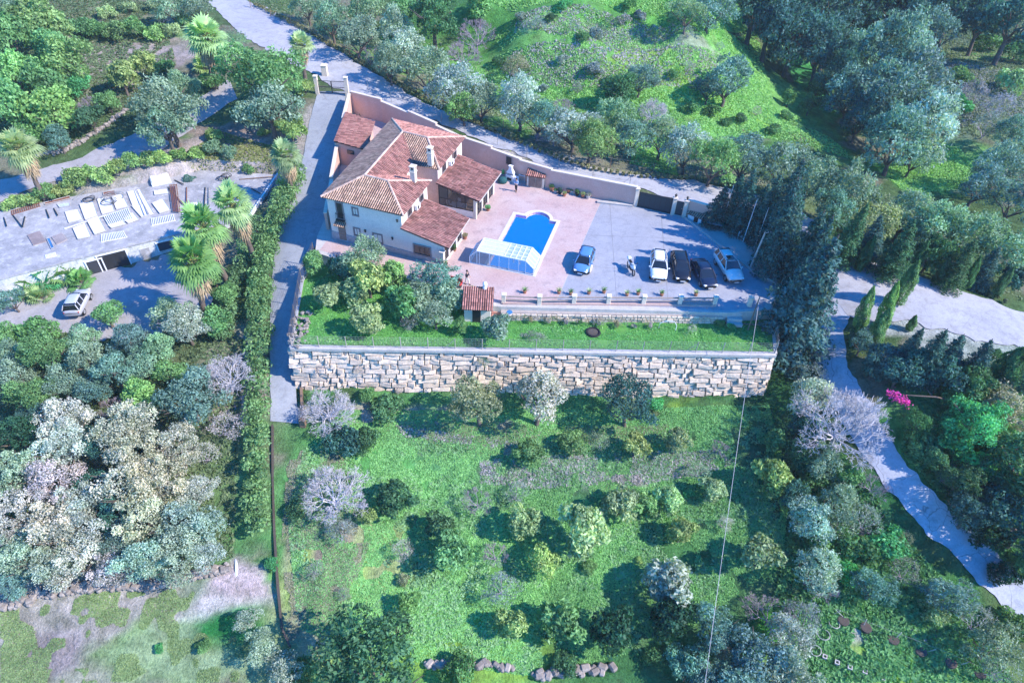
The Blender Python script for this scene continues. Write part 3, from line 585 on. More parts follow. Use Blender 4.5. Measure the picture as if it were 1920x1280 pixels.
# chimneys
for (u,v,zb,zt) in ((7.5,9.75,5.4,7.15),(7.55,5.25,5.3,7.2)):
    mb=MB(); mb.box((u,v,(zb+zt)/2),(.55,.55,zt-zb),bev=.02); mb.box((u,v,zt-.25),(.68,.68,.1))
    for dx in(-1,1):
        for dy in(-1,1): mb.box((u+dx*.2,v+dy*.2,zt+.15),(.14,.14,.3))
    mb.box((u,v,zt+.36),(.7,.7,.12),bev=.03); c=mb.build('chimney',M['cream'],ho)
    mb=MB(); mb.box((u,v,zt+.14),(.3,.3,.24)); mb.build('flue',M['dark'],c)
# windows and doors on the south wall
def win(u0,u1,z0,z1,v=0,name='window',mull=1,parent=ho,fr=.14,mat_f=None,axis='u',uc=8.5):
    """window on a wall facing -v (axis u) or +u (axis v)"""
    f=MB();g=MB()
    def bx(mb,a0,a1,b0,b1,d0,d1):
        if axis=='u': mb.box(((a0+a1)/2,v-(d0+d1)/2,(b0+b1)/2),(a1-a0,abs(d1-d0),b1-b0))
        else: mb.box((uc+(d0+d1)/2,(a0+a1)/2,(b0+b1)/2),(abs(d1-d0),a1-a0,b1-b0))
    bx(f,u0-fr,u1+fr,z1,z1+fr,-.02,.07);bx(f,u0-fr,u1+fr,z0-fr,z0,-.02,.10);bx(f,u0-fr,u0,z0,z1,-.02,.07);bx(f,u1,u1+fr,z0,z1,-.02,.07)
    o=f.build(name,mat_f or M['frame'],parent); bx(g,u0,u1,z0,z1,0,.012); g.build('pane',M['glass'],o)
    k=MB()
    for i in range(mull+1):
        x=u0+(u1-u0)*(i+.0)/mull if mull else u0; bx(k,max(u0,x-.025),min(u1,x+.025),z0,z1,.012,.035)
    bx(k,u0,u1,z0,z0+.05,.012,.04);bx(k,u0,u1,z1-.05,z1,.012,.04); k.build('sash',M['dark'],o)
    return o
o=win(1.1,1.75,2.9,4.75,name='balcony_window',mull=2)
mb=MB()
mb.box((1.42,-.17,2.78),(1.0,.34,.08))
for k in range(7): mb.bar((.98+k*.147,-.32,2.82),(.98+k*.147,-.32,3.55),.025)
mb.bar((.95,-.32,3.56),(1.9,-.32,3.56),.04);mb.bar((.95,-.32,3.56),(.95,0,3.56),.03);mb.bar((1.9,-.32,3.56),(1.9,0,3.56),.03); mb.build('balcony_rail',M['dark'],o)
win(2.98,3.5,3.75,4.55,mull=2); win(2.82,3.4,1.2,2.05,mull=2); win(5.05,5.98,.92,1.92,mull=2); win(9.75,11.5,.72,1.75,v=-.1,mull=3)
mb=MB(); mb.box((1.3,-.03,1.15),(.85,.1,1.9)); dd=mb.build('door',M['brownwood'],ho); mb=MB()
for k in range(5): mb.box((1.3,-.09,.45+k*.35),(.7,.03,.06))
mb.build('door_battens',M['frame'],dd)
t,d=MB(),MB(); roofplane(t,d,[(.72,0,2.55),(1.9,0,2.55),(1.95,-.62,2.25),(.67,-.62,2.25)],pitch=.2,rad=.07); o=t.build('door_canopy',M['tileold'],ho,fix=False); d.build('tile_bed',M['channelold'],o,fix=False)
mb=MB()
mb.prism([(-.04,-.06),(13.1,-.16),(13.1,-.1),(-.04,.02)],-1.2,[1.0,.55,.55,1.0]); mb.build('stone_plinth',M['dado'],ho)
for u,z in ((4.15,2.0),(7.29,1.85),(8.05,4.2)):
    mb=MB(); mb.box((u,-.1,z),(.14,.2,.26),bev=.03); mb.box((u,-.12,z+.16),(.2,.22,.05)); mb.build('wall_lamp',M['dark'],ho)
# east facing upper windows and air conditioners
for v0,v1,z0,z1 in ((1.45,2.35,3.85,4.6),(4.4,5.3,3.85,4.55)): win(v0,v1,z0,z1,axis='v',uc=8.47,mull=2,fr=.09)
for v0,v1,z0,z1 in ((11.1,12.1,3.85,4.75),(14.3,15.3,3.85,4.7)): win(v0,v1,z0,z1,axis='v',uc=8.22,mull=2,fr=.09)
for u,v in ((8.72,3.35),(8.45,13.4)):
    mb=MB(); mb.box((u,v,4.1),(.32,.85,.58),bev=.03); o=mb.build('air_conditioner',M['white'],ho); mb=MB(); 
    mb.tube([(u+.165,v-.12,4.1),(u+.175,v-.12,4.1)],.2,14); mb.build('fan_grille',M['dark'],o)
# tall pillar at the south east corner of the lean-to
mb=MB(); mb.box((13.05,-.45,.75),(.42,.42,2.3),bev=.02); mb.box((13.05,-.45,1.95),(.55,.55,.12),bev=.02); mb.build('corner_pillar',M['cream'],ho)
# gutters
for a,c in (((13.85,-.5,2.52),(13.75,5.4,2.52)),((13.6,8.9,2.52),(13.68,15.8,2.52))): mb=MB(); mb.tube([a,c],.06,6); mb.build('gutter',M['coping'],ho)
# annex behind the villa
an=thing('annex','small pink annex with a sloping red tiled roof between the villa and boundary wall','outbuilding',(-21.2,80.5,0),0)
b_=[np.array(p) for p in ((-22.6,77.4),(-19.0,76.3),(-19.3,83.2),(-22.9,84.9))]
mb=MB(); mb.prism([tuple(p) for p in b_],-.6,[3.0,2.8,2.8,3.0]); mb.build('wall',M['salmon'],an,world=True)
t,d=MB(),MB(); roofplane(t,d,[(-22.85,77.15,3.25),(-18.7,76.0,2.85),(-19.0,83.6,2.85),(-23.1,85.3,3.25)]); o=t.build('roof',M['tile'],an,world=True,fix=False); d.build('tile_bed',M['channel'],o,world=True,fix=False)
mb=MB(); mb.box((-20.9,76.8,2.0),(.9,.12,.5),rz=-.3); mb.build('window',M['glass'],an,world=True)
mb=MB(); mb.box((-18.93,79,1.3),(.08,1.0,2.1)); mb.build('door',M['brownwood'],an,world=True)
# ------------------------------------------------------------------ boundary walls
def stepwall(name,label,pts,tops,th,m,base=-1.5,copm=None,group=None):
    r=thing(name,label,'wall',(pts[0][0],pts[0][1],0),0,group); w=MB();c=MB()
    for i in range(len(pts)-1):
        a=np.array(pts[i]);b=np.array(pts[i+1]);L=np.linalg.norm(b-a);z=tops[i]; mid=(a+b)/2;rz=math.atan2(*(b-a)[::-1])
        w.box((mid[0],mid[1],(base+z)/2),(L+th*.3+.003*i,th,z-base),rz=rz); c.box((mid[0],mid[1],z+.05),(L+th*.5+.01*i,th+.12,.1+.002*i),rz=rz,bev=.01)
    w.build('panel',m,r,world=True); c.build('coping',copm or M['cream'],r,world=True); return r
stepwall('boundary_wall','long stepped salmon boundary wall between the villa patio and the back road',WALLN,[3.25,2.95,3.2,2.9,3.0,2.75,2.6,2.45],.28,M['salmon'])
stepwall('boundary_wall','stepped cream topped wall between the villa and the shaded driveway',WALLW,[3.0,2.7,2.4,2.1],.3,M['salmon'],base=-2.2)
gp=stepwall('boundary_wall','short wall beside the pedestrian gate behind the pine tree',[(19.6,68.7),(22.6,67.2)],[2.2],.25,M['salmon'])
# driveway gate at the top
def pillar(name,label,x,y,z0,h,w,group=None,m=None,lantern=False):
    r=thing(name,label,'pillar',(x,y,z0),0,group); mb=MB(); mb.box((0,0,h/2-.3),(w,w,h+.6),bev=.02); mb.build('shaft',m or M['cream'],r); mb=MB(); mb.box((0,0,h+.05),(w+.14,w+.14,.12),bev=.03); c=mb.build('cap',M['cream'],r)
    if lantern:
        mb=MB(); mb.lathe((0,0,h+.1),[(.05,0),(.05,.12),(.13,.16),(.15,.36),(.05,.46),(.01,.52)],8); mb.build('lantern',M['dark'],r)
    return r
g1=at(596,176);g2=at(652,180)
pillar('gate_pillar','cream gate pillar on the left of the driveway gate, by the palm',g1[0],g1[1],g1[2],2.5,.5,'driveway gate pillars')
pillar('gate_pillar','cream gate pillar on the right of the driveway gate, joined to the salmon wall',g2[0],g2[1],g2[2]-.1,2.7,.5,'driveway gate pillars')
g3=at(610,142)
pillar('gate_pillar','short thick cream pillar beside the palm and the road, behind the driveway gate',g3[0],g3[1],g3[2],1.5,.8,'driveway gate pillars')
gt=thing('driveway_gate','black two leaf bar gate across the top of the driveway','gate',tuple((g1+g2)/2),0)
for s in(0,1):
    a=g1[:2]+(g2-g1)[:2]*(.06+.45*s);b=g1[:2]+(g2-g1)[:2]*(.49+.45*s);z=(g1[2]+g2[2])/2+.1;mb=MB()
    for zz in(.15,1.0,1.85): mb.bar((*a,z+zz),(*b,z+zz),.06)
    for k in range(15): q=a+(b-a)*k/14; mb.bar((*q,z+.15),(*q,z+1.85),.022 if k not in(0,14) else .07)
    mb.build('leaf',M['dark'],gt,world=True)
# parking gates at right
pA,pB,pC=np.array((13.95,70.55)),np.array((18.0,69.1)),np.array((19.2,68.65))
gr=thing('sliding_gate','wide dark green sheet metal sliding gate at the end of the salmon wall','gate',(*((pA+pB)/2),0),0)
rz=math.atan2(*(pB-pA)[::-1]);mid=(pA+pB)/2;L=np.linalg.norm(pB-pA)-.35;mb=MB();mb.box((*mid,.98),(L,.06,1.75),rz=rz);mb.build('sheet',M['gate'],gr,world=True)
mb=MB();mb.box((*mid,1.92),(L+.1,.1,.1),rz=rz);mb.box((*mid,.07),(L+.1,.1,.1),rz=rz)
for k in range(-3,4): q=mid+(pB-pA)/np.linalg.norm(pB-pA)*k*.62; mb.box((q[0],q[1],1),(.05,.1,1.8),rz=rz)
mb.build('gate_frame',M['dark'],gr,world=True)
for (x,y),l in (((13.85,70.6),'dark capped pillar where the salmon wall meets the sliding gate'),((18.05,69.08),'pillar between the wide sliding gate and the pedestrian gate, with lantern'),((19.3,68.62),'pillar on the right of the pedestrian gate, with lantern')):
    pillar('gate_pillar',l,x,y,0,2.15 if x>14 else 2.3,.42,'parking gate pillars',lantern=x>14)
gr=thing('pedestrian_gate','narrow dark green pedestrian gate between two lantern pillars','gate',(18.67,68.85,0),0); a=np.array((18.3,68.99));b=np.array((19.05,68.71));mid=(a+b)/2
mb=MB();mb.box((*mid,1.0),(.8,.05,1.8),rz=rz);s=mb.build('sheet',M['gate'],gr,world=True);mb=MB();mb.box((b[0]-.12,b[1]-.06,1.05),(.12,.08,.04),rz=rz);mb.build('handle',M['steel'],gr,world=True)
# low kerb wall along the parking's slanting edge
ks=thing('kerb_wall','low concrete kerb along the slanting right edge of the parking area','kerb',(21.7,64.5,0),0); mb=MB(); kp=[(19.4,68.3),(21.6,64.5),(25.2,58.2),(27.2,56.6)]
for a,b in zip(kp,kp[1:]): mb.bar((*a,.08),(*b,.08),.18,.3)
mb.build('kerb',M['coping'],ks,world=True)
# ------------------------------------------------------------------ boulder retaining wall
rw=thing('retaining_wall','high wall of big pale limestone blocks below the lawn and above the orchard','retaining wall',(2,46,-6.4),0)
WA=np.array((-20.4,45.45));WB=np.array((24.95,47.35));wd=(WB-WA)/np.linalg.norm(WB-WA);wn=np.array([wd[1],-wd[0]])  # wn faces the viewer
WL=np.linalg.norm(WB-WA); mb=MB(); NC=11
def wpt(s,z,out):
    fr_=(-1.45-z)/5.6; q=WA+wd*s+wn*(out+fr_*1.15); return np.array((q[0],q[1],z))
zz=-1.55
for c in range(NC):
    h=.43+.12*random.random() if c<NC-1 else .7; s=-.15-random.random()*.5; z1=zz;z0=zz-h
    while s<WL+.1:
        L=random.choice((.45,.6,.75,.9,1.1,1.4,1.8))*(.85+.3*random.random()); s1=min(s+L,WL+.15)
        if s1-s<.25: break
        n_u,n_v=max(2,int(L/.45)),2; g=.012; pro=random.choice((.02,.05,.08,.12,.18,-.02)); tl=random.uniform(-.13,.13); tv=random.uniform(.0,.16); V=[];F=[]; dp=random.uniform(-.03,.03); sk=random.uniform(-.03,.03)
        us=[0,.06/L*1.2]+[k/n_u for k in range(1,n_u)]+[1-.06/L*1.2,1]; vs=[0,.13,.55,.87,1]; wv=[random.uniform(-.02,.02) for _ in us]
        for jj,v_ in enumerate(vs):
            for ii,u_ in enumerate(us):
                e_=(ii in(0,len(us)-1)) or (jj in(0,len(vs)-1)); cr=(ii in(0,len(us)-1)) and (jj in(0,len(vs)-1))
                x=s+g+(s1-s-2*g)*u_+sk*(v_-.5)+(random.uniform(0,.05)*(1 if ii==0 else -1) if cr else 0); z=z0+g+(z1-z0-2*g)*v_+dp*(u_-.5)+(wv[ii]*(1 if jj else 1) if jj in(0,len(vs)-1) else 0)
                ov=-.04 if e_ else .06+pro+tl*(u_-.5)*2-tv*(v_-.5)*1.2+random.uniform(-.045,.045); V.append(wpt(x,z,ov))
        nn_=len(us)
        for jj in range(len(vs)-1):
            for ii in range(nn_-1): a=jj*nn_+ii; F.append((a,a+1,a+nn_+1,a+nn_))
        b0=len(V); m1=len(vs)-1; rim=[i for i in range(nn_)]+[jj*nn_+nn_-1 for jj in range(1,m1+1)]+[m1*nn_+i for i in range(nn_-2,-1,-1)]+[jj*nn_ for jj in range(m1-1,0,-1)]
        for r_ in rim: q=V[r_]; V.append(q-np.array([wn[0],wn[1],0])*.35)
        m_=len(rim)
        for k in range(m_): F.append((rim[k],b0+k,b0+(k+1)%m_,rim[(k+1)%m_]))
        mb.add(V,F,random.random()); s=s1
    zz=z0
mb.build('stone_blocks',M['stone'],rw,world=True)
mb=MB(); a0,a1,b0,b1=wpt(0,-1.5,-.12),wpt(WL,-1.5,-.12),wpt(0,-7.2,-.12),wpt(WL,-7.2,-.12); mb.quad(b0,b1,a1,a0); mb.build('backing',M['joint'],rw,world=True)
# left return along the driveway and right return
mb=MB(); mb.bar((*(WA+wn*.05-wd*.1),-1.36),(*(WB+wn*.05+wd*.1),-1.36),.55,.3); e=np.array((26.4,54.4)); mb.bar((*(WB+wd*.1),-1.37),(*e,-1.37),.3,.3); mb.build('coping',M['coping'],rw,world=True)
mb=MB(); 
e=np.array((26.4,54.4)); mb.prism([tuple(WB+wd*.05),tuple(WB+wd*.3+wn*1.1),tuple(e+np.array((.5,0))),tuple(e)],-8,[-1.5,-7.4,-7.2,-1.5]); mb.build('end_stones',M['stone'],rw,world=True)
sw=thing('side_wall','concrete side wall of the lawn terrace along the lower driveway','wall',(-21,50,-3),0); mb=MB()
for a,b,z in (((-20.45,45.3),(-21.95,55.4),-1.15),((-21.95,55.4),(-21.3,58.8),-.9)): mb.bar((*a,z-3),(*b,z-3),.3,6)
mb.build('panel',M['concrete'],sw,world=True)
mb=MB(); q0=at(556,742);q1=at(565,797); mb.bar((q0[0]+.25,q0[1]+1,q0[2]),(q1[0]+.2,q1[1],q1[2]),.22,1.1); mb.box((q1[0]+.2,q1[1],q1[2]+.4),(.5,.5,1.0)); mb.build('lower_kerb',M['wood'],sw,world=True)
# ------------------------------------------------------------------ fences
def fence(name,label,pts,gap,h,post_r=.04,wires=4,m=M['steel'],wm=None,grp=None,mesh=False,off=0,lean=0,zs=None):
    pts=[np.array(p,float) for p in pts]; r=thing(name,label,'fence',tuple(pts[0]),0,grp); ds=np.r_[0,np.cumsum([np.linalg.norm(b-a) for a,b in zip(pts,pts[1:])])]; n=max(1,int(round(ds[-1]/gap)))
    P3=[np.array([np.interp(t,ds,[p[k] for p in pts]) for k in range(3)]) for t in np.linspace(0,ds[-1],n+1)]
    for i,p in enumerate(P3):
        mb=MB(); mb.tube([p-np.array([0,0,.2]),p+np.array([random.uniform(-1,1)*lean,random.uniform(-1,1)*lean,h*random.uniform(.96,1.04)])],post_r,5)
        if i in(0,n) or i%9==6: d=(P3[i-1]-p if i else P3[1]-p);d/=np.linalg.norm(d); mb.tube([p+np.array([0,0,h*.9]),p+d*1.1],post_r*.7,4)
        mb.build('post',m,r,world=True)
    mb=MB()
    for k in range(wires):
        z=h*(.08+.9*k/(wires-1))
        for a,b in zip(P3,P3[1:]): mb.bar(a+[0,0,z],b+[0,0,z],.012)
    if mesh:
        for a,b in zip(P3,P3[1:]):
            L=np.linalg.norm(b-a);k=int(L/.3)
            for i in range(k): q=a+(b-a)*i/k; mb.bar(q+[0,0,.05],q+[0,0,h*.98],.008)
    mb.build('wire_mesh',wm or m,r,world=True); return r
fence('wire_fence','wire fence on posts along the top of the limestone block wall',[(*(WA),-1.25),(*(WB),-1.25)],2.5,1.35,wires=6,mesh=True,m=mat('fence_post_grey',(.45,.40,.38)))
fence('wire_fence','wire fence on the right end of the lawn above the ditch',[(24.9,47.4,-1.25),(26.3,54.4,-1.25),(26.9,57.5,-.2)],2.3,1.7,wires=6,mesh=True)
fence('wire_fence','leaning wire fence between the lawn and the lower driveway',[(-20.5,45.6,-1.2),(-21.9,55.4,-1.0),(-21.3,58.5,-.3)],2.0,1.6,wires=9,mesh=True,m=mat('fence_dark_grey',(.16,.14,.13)))
def along(pxs,n=40): return [at(*p) for p in pxs]
fence('wire_fence','slack wire fence on the verge between the boundary wall and the back road',along([(690,172),(790,216),(880,252),(1000,300),(1090,335),(1180,350)]),4.5,1.5,.03,3)
fence('field_fence','rough wooden post fence along the far side of the back road',along([(470,15),(560,55),(640,98),(740,155),(860,210),(1000,268),(1120,312),(1240,328),(1380,352)]),5.5,1.4,.055,3,M['wood'],M['steel'],lean=.15)
fence('brown_fence','low brown rail fence beside the path south of the villa',[(-18.6,57.3,.0),(-13.5,55.75,0),(-6.2,53.4,0)],2.2,.8,.06,3,M['wood'])
# balustrade of the parking
bl=thing('balustrade','low balustrade of pillars and double rails between the parking and the lawn','balustrade',(9,52,0),0)
BP=[(-1,51.7),(2.5,51.7),(5.9,52.0),(9.3,52.2),(12.8,52.4),(16.4,52.6),(19.9,52.8),(23.4,52.9)]
for x,y in BP:
    mb=MB(); mb.box((x,y-.05,.4),(.42,.42,1.3),bev=.03); mb.box((x,y-.05,1.08),(.52,.52,.1),bev=.03); mb.build('pillar',M['cream'],bl,world=True)
mb=MB()
for (x,y),(x2,y2) in list(zip(BP,BP[1:]))[:6]:
    for z in(.42,.82): mb.tube([(x+.2,y-.05,z),(x2-.2,y2-.05,z)],.085,7)
mb.build('rails',mat('rail_brown',(.34,.27,.24),(.26,.21,.19),s1=2,s2=9),bl,world=True)
mb=MB()
mb.bar((-1.1,51.5,.06),(20,52.6,.06),.35,.22); mb.build('plinth',M['path'],bl,world=True)
lw=thing('terrace_wall','low rubble wall with a pale ledge under the balustrade, facing the lawn','wall',(9,50.9,-1.3),0)
mb=MB(); mb.bar((-1.2,50.86,-.85),(20.6,51.76,-.85),.5,.9); mb.build('ledge',mat('ledge_stone',(.44,.38,.33),(.36,.31,.28),s1=2,s2=9),lw,world=True)
mb=MB()
for c in range(3):
    s=0
    while s<21.6:
        L=random.uniform(.3,.7); x=-1.1+s+L/2; mb.box((x,50.53+.0413*(s+L/2)+random.uniform(-.03,.03),-1.2+.3*c),(L-.03,.12+random.uniform(0,.1),.27),rz=.041,bev=.04); s+=L
mb.build('rubble',M['stone'],lw,world=True)
st=thing('garden_steps','three pale concrete steps from the parking down to the lawn','steps',(21.8,51.3,-1.3),0)
for k in range(3):
    mb=MB(); mb.box((21.85,51.9-.42*k,-.16-.33*k-.2),(1.5,.42,.36),bev=.02); mb.build('step',M['coping'],st,world=True)
#@@VEG
# ------------------------------------------------------------------ leaves
def leaves(Cn,N,size,rng,k=4,asp=.55,tilt=.6,tint=None,sv=.35):
    """rhombic leaf sprays at points Cn facing roughly N"""
    n=len(Cn); N=N+rng.normal(0,tilt,(n,3)); N/=np.linalg.norm(N,axis=1)[:,None]+1e-9
    R=rng.normal(0,1,(n,3)); X=np.cross(N,R); X/=np.linalg.norm(X,axis=1)[:,None]+1e-9; Y=np.cross(N,X)
    s=(size*(1+rng.uniform(-sv,sv,n)))[:,None]
    V=np.stack([Cn-X*s,Cn-Y*s*asp,Cn+X*s,Cn+Y*s*asp],1)
    V+=rng.normal(0,size*.12,V.shape)
    T=rng.random(n) if tint is None else np.clip(tint+rng.normal(0,.26,n),0,1)
    return V.reshape(-1,3),T
def crown(seed,n=4200,lobes=14,rx=1,rz=.85,size=.07,lob=(.30,.5),gap=.0,squash=1.,inner=.25,asp=.55,tilt=.7,flat=0):
    """crown of unit radius centred at 0: leaf sprays over many unequal lobes"""
    r=np.random.default_rng(seed); L=[]
    for i in range(lobes):
        while True:
            d=r.normal(0,1,3); d/=np.linalg.norm(d)
            if d[2]>-.75: break
        rr=r.uniform(*lob); k=r.uniform(.35,1.)*(1-rr*.75); L.append((d*np.array([rx,rx,rz])*k*r.uniform(.8,1.15),rr,r.random()))
    L.append((np.zeros(3),.5,.4)); w=np.array([l[1]**2 for l in L]); w/=w.sum(); Vs=[];Ts=[]
    for (c,rr,t0),ww in zip(L,w):
        m=int(n*ww*1.25); d=r.normal(0,1,(m,3)); d/=np.linalg.norm(d,axis=1)[:,None]; d[:,2]=np.where(d[:,2]<-.3,-d[:,2]*.6,d[:,2])
        rad=rr*(1-np.abs(r.normal(0,inner*.55,m))+.22*(r.random(m)<.10)*r.random(m))*(1+.10*np.sin(d[:,0]*9+seed)+.10*np.sin(d[:,1]*8+d[:,2]*7))
        p=c+d*rad[:,None]*np.array([1,1,squash]); keep=np.ones(m,bool)
        for (c2,r2,_) in L:
            if c2 is c: continue
            keep&=(np.linalg.norm(p-c2,axis=1)>r2*.72)
        if gap: keep&=(vnoise(p[:,0]*3+p[:,2]*2+7*seed%50+50,p[:,1]*3-p[:,2]*2+50,.5,seed%97)>gap)
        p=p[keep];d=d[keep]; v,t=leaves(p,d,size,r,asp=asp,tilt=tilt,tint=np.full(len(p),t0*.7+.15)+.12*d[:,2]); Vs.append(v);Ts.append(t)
    return np.concatenate(Vs),np.concatenate(Ts)
def limbs(mb,seed,n,r0,h0,reach,up,rad=.05,zs=0.):
    r=random.Random(seed); mb.tube([(0,0,zs-.15),(r.uniform(-.05,.05),r.uniform(-.05,.05),zs+h0*.5),(0,0,zs+h0)],[r0*1.25,r0,r0*.8],8,cap=False)
    for i in range(n):
        a=2*PI*i/n+r.uniform(-.4,.4); q=reach*r.uniform(.6,1); z=h0*r.uniform(.75,1)
        p=[(0,0,zs+z),(q*.4*math.cos(a),q*.4*math.sin(a),zs+z+up*.45),(q*math.cos(a+.25),q*math.sin(a+.25),zs+z+up*r.uniform(.8,1.1))]
        mb.tube(p,[r0*.6,r0*.4,r0*.14],6,cap=False)
        for s in range(3):
            b=a+r.uniform(-1,1); k=r.uniform(.4,.9); b0=np.array(p[1])*(1-k)+np.array(p[2])*k
            mb.tube([b0,b0+np.array([math.cos(b)*q*.4,math.sin(b)*q*.4,up*.35])],[r0*.25,r0*.08],5,cap=False)
LIB={}   # kind -> list of (trunk mesh, crown mesh, part name, crown height factor)
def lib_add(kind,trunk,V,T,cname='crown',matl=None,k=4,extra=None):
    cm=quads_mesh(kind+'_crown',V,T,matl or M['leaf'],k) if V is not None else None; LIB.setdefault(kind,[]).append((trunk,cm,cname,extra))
def tmesh(mb,m,name='trunk'):
    o=mb.build(name,m,smooth=True,fix=False); me=o.data; bpy.data.objects.remove(o); return me
# all library crowns are centred at height HC (in crown radii) above the base
HC=dict(rnd=.95,cit=.95,olv=1.0,big=1.0,pale=1.0,bush=.5,cyp=3.4,con=1.9,bare=1.0,twig=.62,palm=2.6,fan=.55,pine=1.2,wil=1.1)
for s in range(4):
    mb=MB(); limbs(mb,s,5,.07,.55,.6,.5); V,T=crown(s,4600,15,rz=.9,size=.062,lob=(.28,.46),gap=.12); V[:,2]+=HC['rnd']; lib_add('rnd',tmesh(mb,M['bark']),V,T)
    mb=MB(); limbs(mb,s+10,4,.06,.4,.5,.5); V,T=crown(s+20,3400,13,rz=.95,size=.078,lob=(.26,.44),gap=.14,asp=.5); V[:,2]+=HC['cit']; lib_add('cit',tmesh(mb,M['bark']),V,T)
    mb=MB(); limbs(mb,s+20,6,.06,.32,.7,.6); V,T=crown(s+40,7600,24,rz=.85,size=.046,lob=(.22,.40),gap=.22,inner=.45,asp=.40,tilt=1.2); V[:,2]+=HC['olv']; lib_add('olv',tmesh(mb,M['bark']),V,T)
    mb=MB(); limbs(mb,s+30,7,.06,.6,.75,.6); V,T=crown(s+60,8500,26,rz=.85,size=.040,lob=(.18,.36),gap=.20,inner=.35,asp=.5,tilt=.9); V[:,2]+=HC['big']; lib_add('big',tmesh(mb,M['bark']),V,T)
    mb=MB(); limbs(mb,s+40,7,.05,.6,.75,.6); V,T=crown(s+80,12000,36,rz=.75,size=.029,lob=(.16,.32),gap=.24,inner=.6,asp=.6,tilt=1.4); V[:,2]+=HC['pale']; lib_add('pale',tmesh(mb,M['bark']),V,T)
    mb=MB(); limbs(mb,s+50,5,.03,.15,.6,.4); V,T=crown(s+100,2600,12,rz=.6,size=.075,lob=(.25,.45),gap=.15,asp=.5,tilt=1.); V[:,2]+=HC['bush']; lib_add('bush',tmesh(mb,M['bark'],'stems'),V,T,'foliage')
# cypress
for s in range(3):
    r=np.random.default_rng(300+s); n=5200; z=r.random(n)**.85; ang=r.random(n)*2*PI; lob=1+.18*np.sin(ang*3+z*9+s)+.14*np.sin(ang*5-z*17)
    prof=np.interp(z,[0,.06,.3,.6,.85,1],[.55,.85,1,.8,.42,.05])*lob; rad=prof*(1-np.abs(r.normal(0,.14,n)))
    p=np.stack([rad*np.cos(ang),rad*np.sin(ang),z*6.6+.2],1); d=np.stack([np.cos(ang),np.sin(ang),np.full(n,.5)],1)
    V,T=leaves(p,d,.13,r,asp=.35,tilt=.5,tint=.5+.25*np.sin(ang*3+z*9+s)); V=V.reshape(-1,4,3); V[:,2,2]+=.22; V=V.reshape(-1,3)
    mb=MB(); mb.tube([(0,0,-.3),(0,0,5)],[.12,.03],7,cap=False); lib_add('cyp',tmesh(mb,M['bark']),V,T)
# layered conifer
for s in range(3):
    r=np.random.default_rng(400+s); Vs=[];Ts=[]; mb=MB(); mb.tube([(0,0,-.2),(0,0,3.9)],[.11,.02],8,cap=False)
    for L in range(17):
        f=L/16; z=.45+f*3.25; R=(1.08*(1-f)**.75+.08)*r.uniform(.85,1.1); nb=int(11-5*f)
        for b in range(nb):
            a=2*PI*b/nb+L*.7+r.uniform(-.2,.2); Rb=R*r.uniform(.75,1.15); m=int(75*Rb+14); t=r.random(m)**.7
            q=np.stack([np.cos(a)*t*Rb,np.sin(a)*t*Rb,z+.10*t*Rb-.28*(t*Rb)**2+0*t],1); side=r.normal(0,1,m)*.17*(1-.5*t)*(Rb+.15); q[:,0]+=-np.sin(a)*side;q[:,1]+=np.cos(a)*side; q[:,2]+=r.normal(0,.035,m)-np.abs(side)*.35
            v,tt=leaves(q,np.tile([math.cos(a)*.5,math.sin(a)*.5,1],(m,1)),.062,r,asp=.42,tilt=.6,tint=np.full(m,r.random()*.6+.2)); Vs.append(v);Ts.append(tt)
            if b%2==0: mb.tube([(0,0,z),(math.cos(a)*Rb*.8,math.sin(a)*Rb*.8,z+.02)],[.02,.006],4,cap=False)
    lib_add('con',tmesh(mb,M['bark']),np.concatenate(Vs),np.concatenate(Ts))
# bare trees: pale branching skeletons
def bare(seed,m,depth=5,spread=.75,r0=.06,n0=5,flat=.5,up=.25):
    r=random.Random(seed); mb=MB()
    def grow(p,d,L,rad,k):
        rad=max(rad,.0042)
        q=p+d*L; mid=(p+q)/2+np.array([r.uniform(-1,1),r.uniform(-1,1),r.uniform(-1,1)])*L*.09
        mb.tube([p,mid,q],[rad,rad*.85,rad*.7],5 if k>2 else 3,cap=False)
        if k==0: return
        for i in range(3 if k>1 else 3):
            v=np.array([r.gauss(0,1),r.gauss(0,1),r.gauss(0,1)*flat]); v/=np.linalg.norm(v)
            nd=d*1.15+v*spread+np.array([0,0,up*.5]); nd/=np.linalg.norm(nd); grow(q if i else mid*.3+q*.7,nd,L*r.uniform(.58,.82),rad*.62,k-1)
    mb.tube([(0,0,-.2),(0,0,.28)],[r0*1.2,r0],7,cap=False)
    for i in range(n0):
        a=2*PI*i/n0+r.uniform(-.3,.3); d=np.array([math.cos(a),math.sin(a),r.uniform(.35,.9)]); d/=np.linalg.norm(d); grow(np.array([0,0,.26]),d,.36,r0*.62,depth-1)
    return mb
for s in range(2):
    mb=bare(500+s,None,6,.95,.034,11); LIB.setdefault('bare',[]).append((None,tmesh(mb,M['barkpale'],'branches'),'branches',None))
    mb=bare(520+s,None,6,.8,.03,6,.85,.5); LIB.setdefault('lil',[]).append((None,tmesh(mb,M['barklilac'],'branches'),'branches',None))
HC['lil']=.95; HC['bare']=.85
# low twiggy brush: thin stems and few small leaves
for s in range(3):
    r=np.random.default_rng(600+s); V,T=crown(620+s,3600,12,rz=.6,size=.045,lob=(.25,.45),gap=.22,inner=.8,asp=.2,tilt=1.6); V[:,2]+=HC['twig']
    mb=MB(); limbs(mb,600+s,6,.025,.12,.7,.5); lib_add('twig',tmesh(mb,M['barklilac'],'stems'),V,T,'foliage')
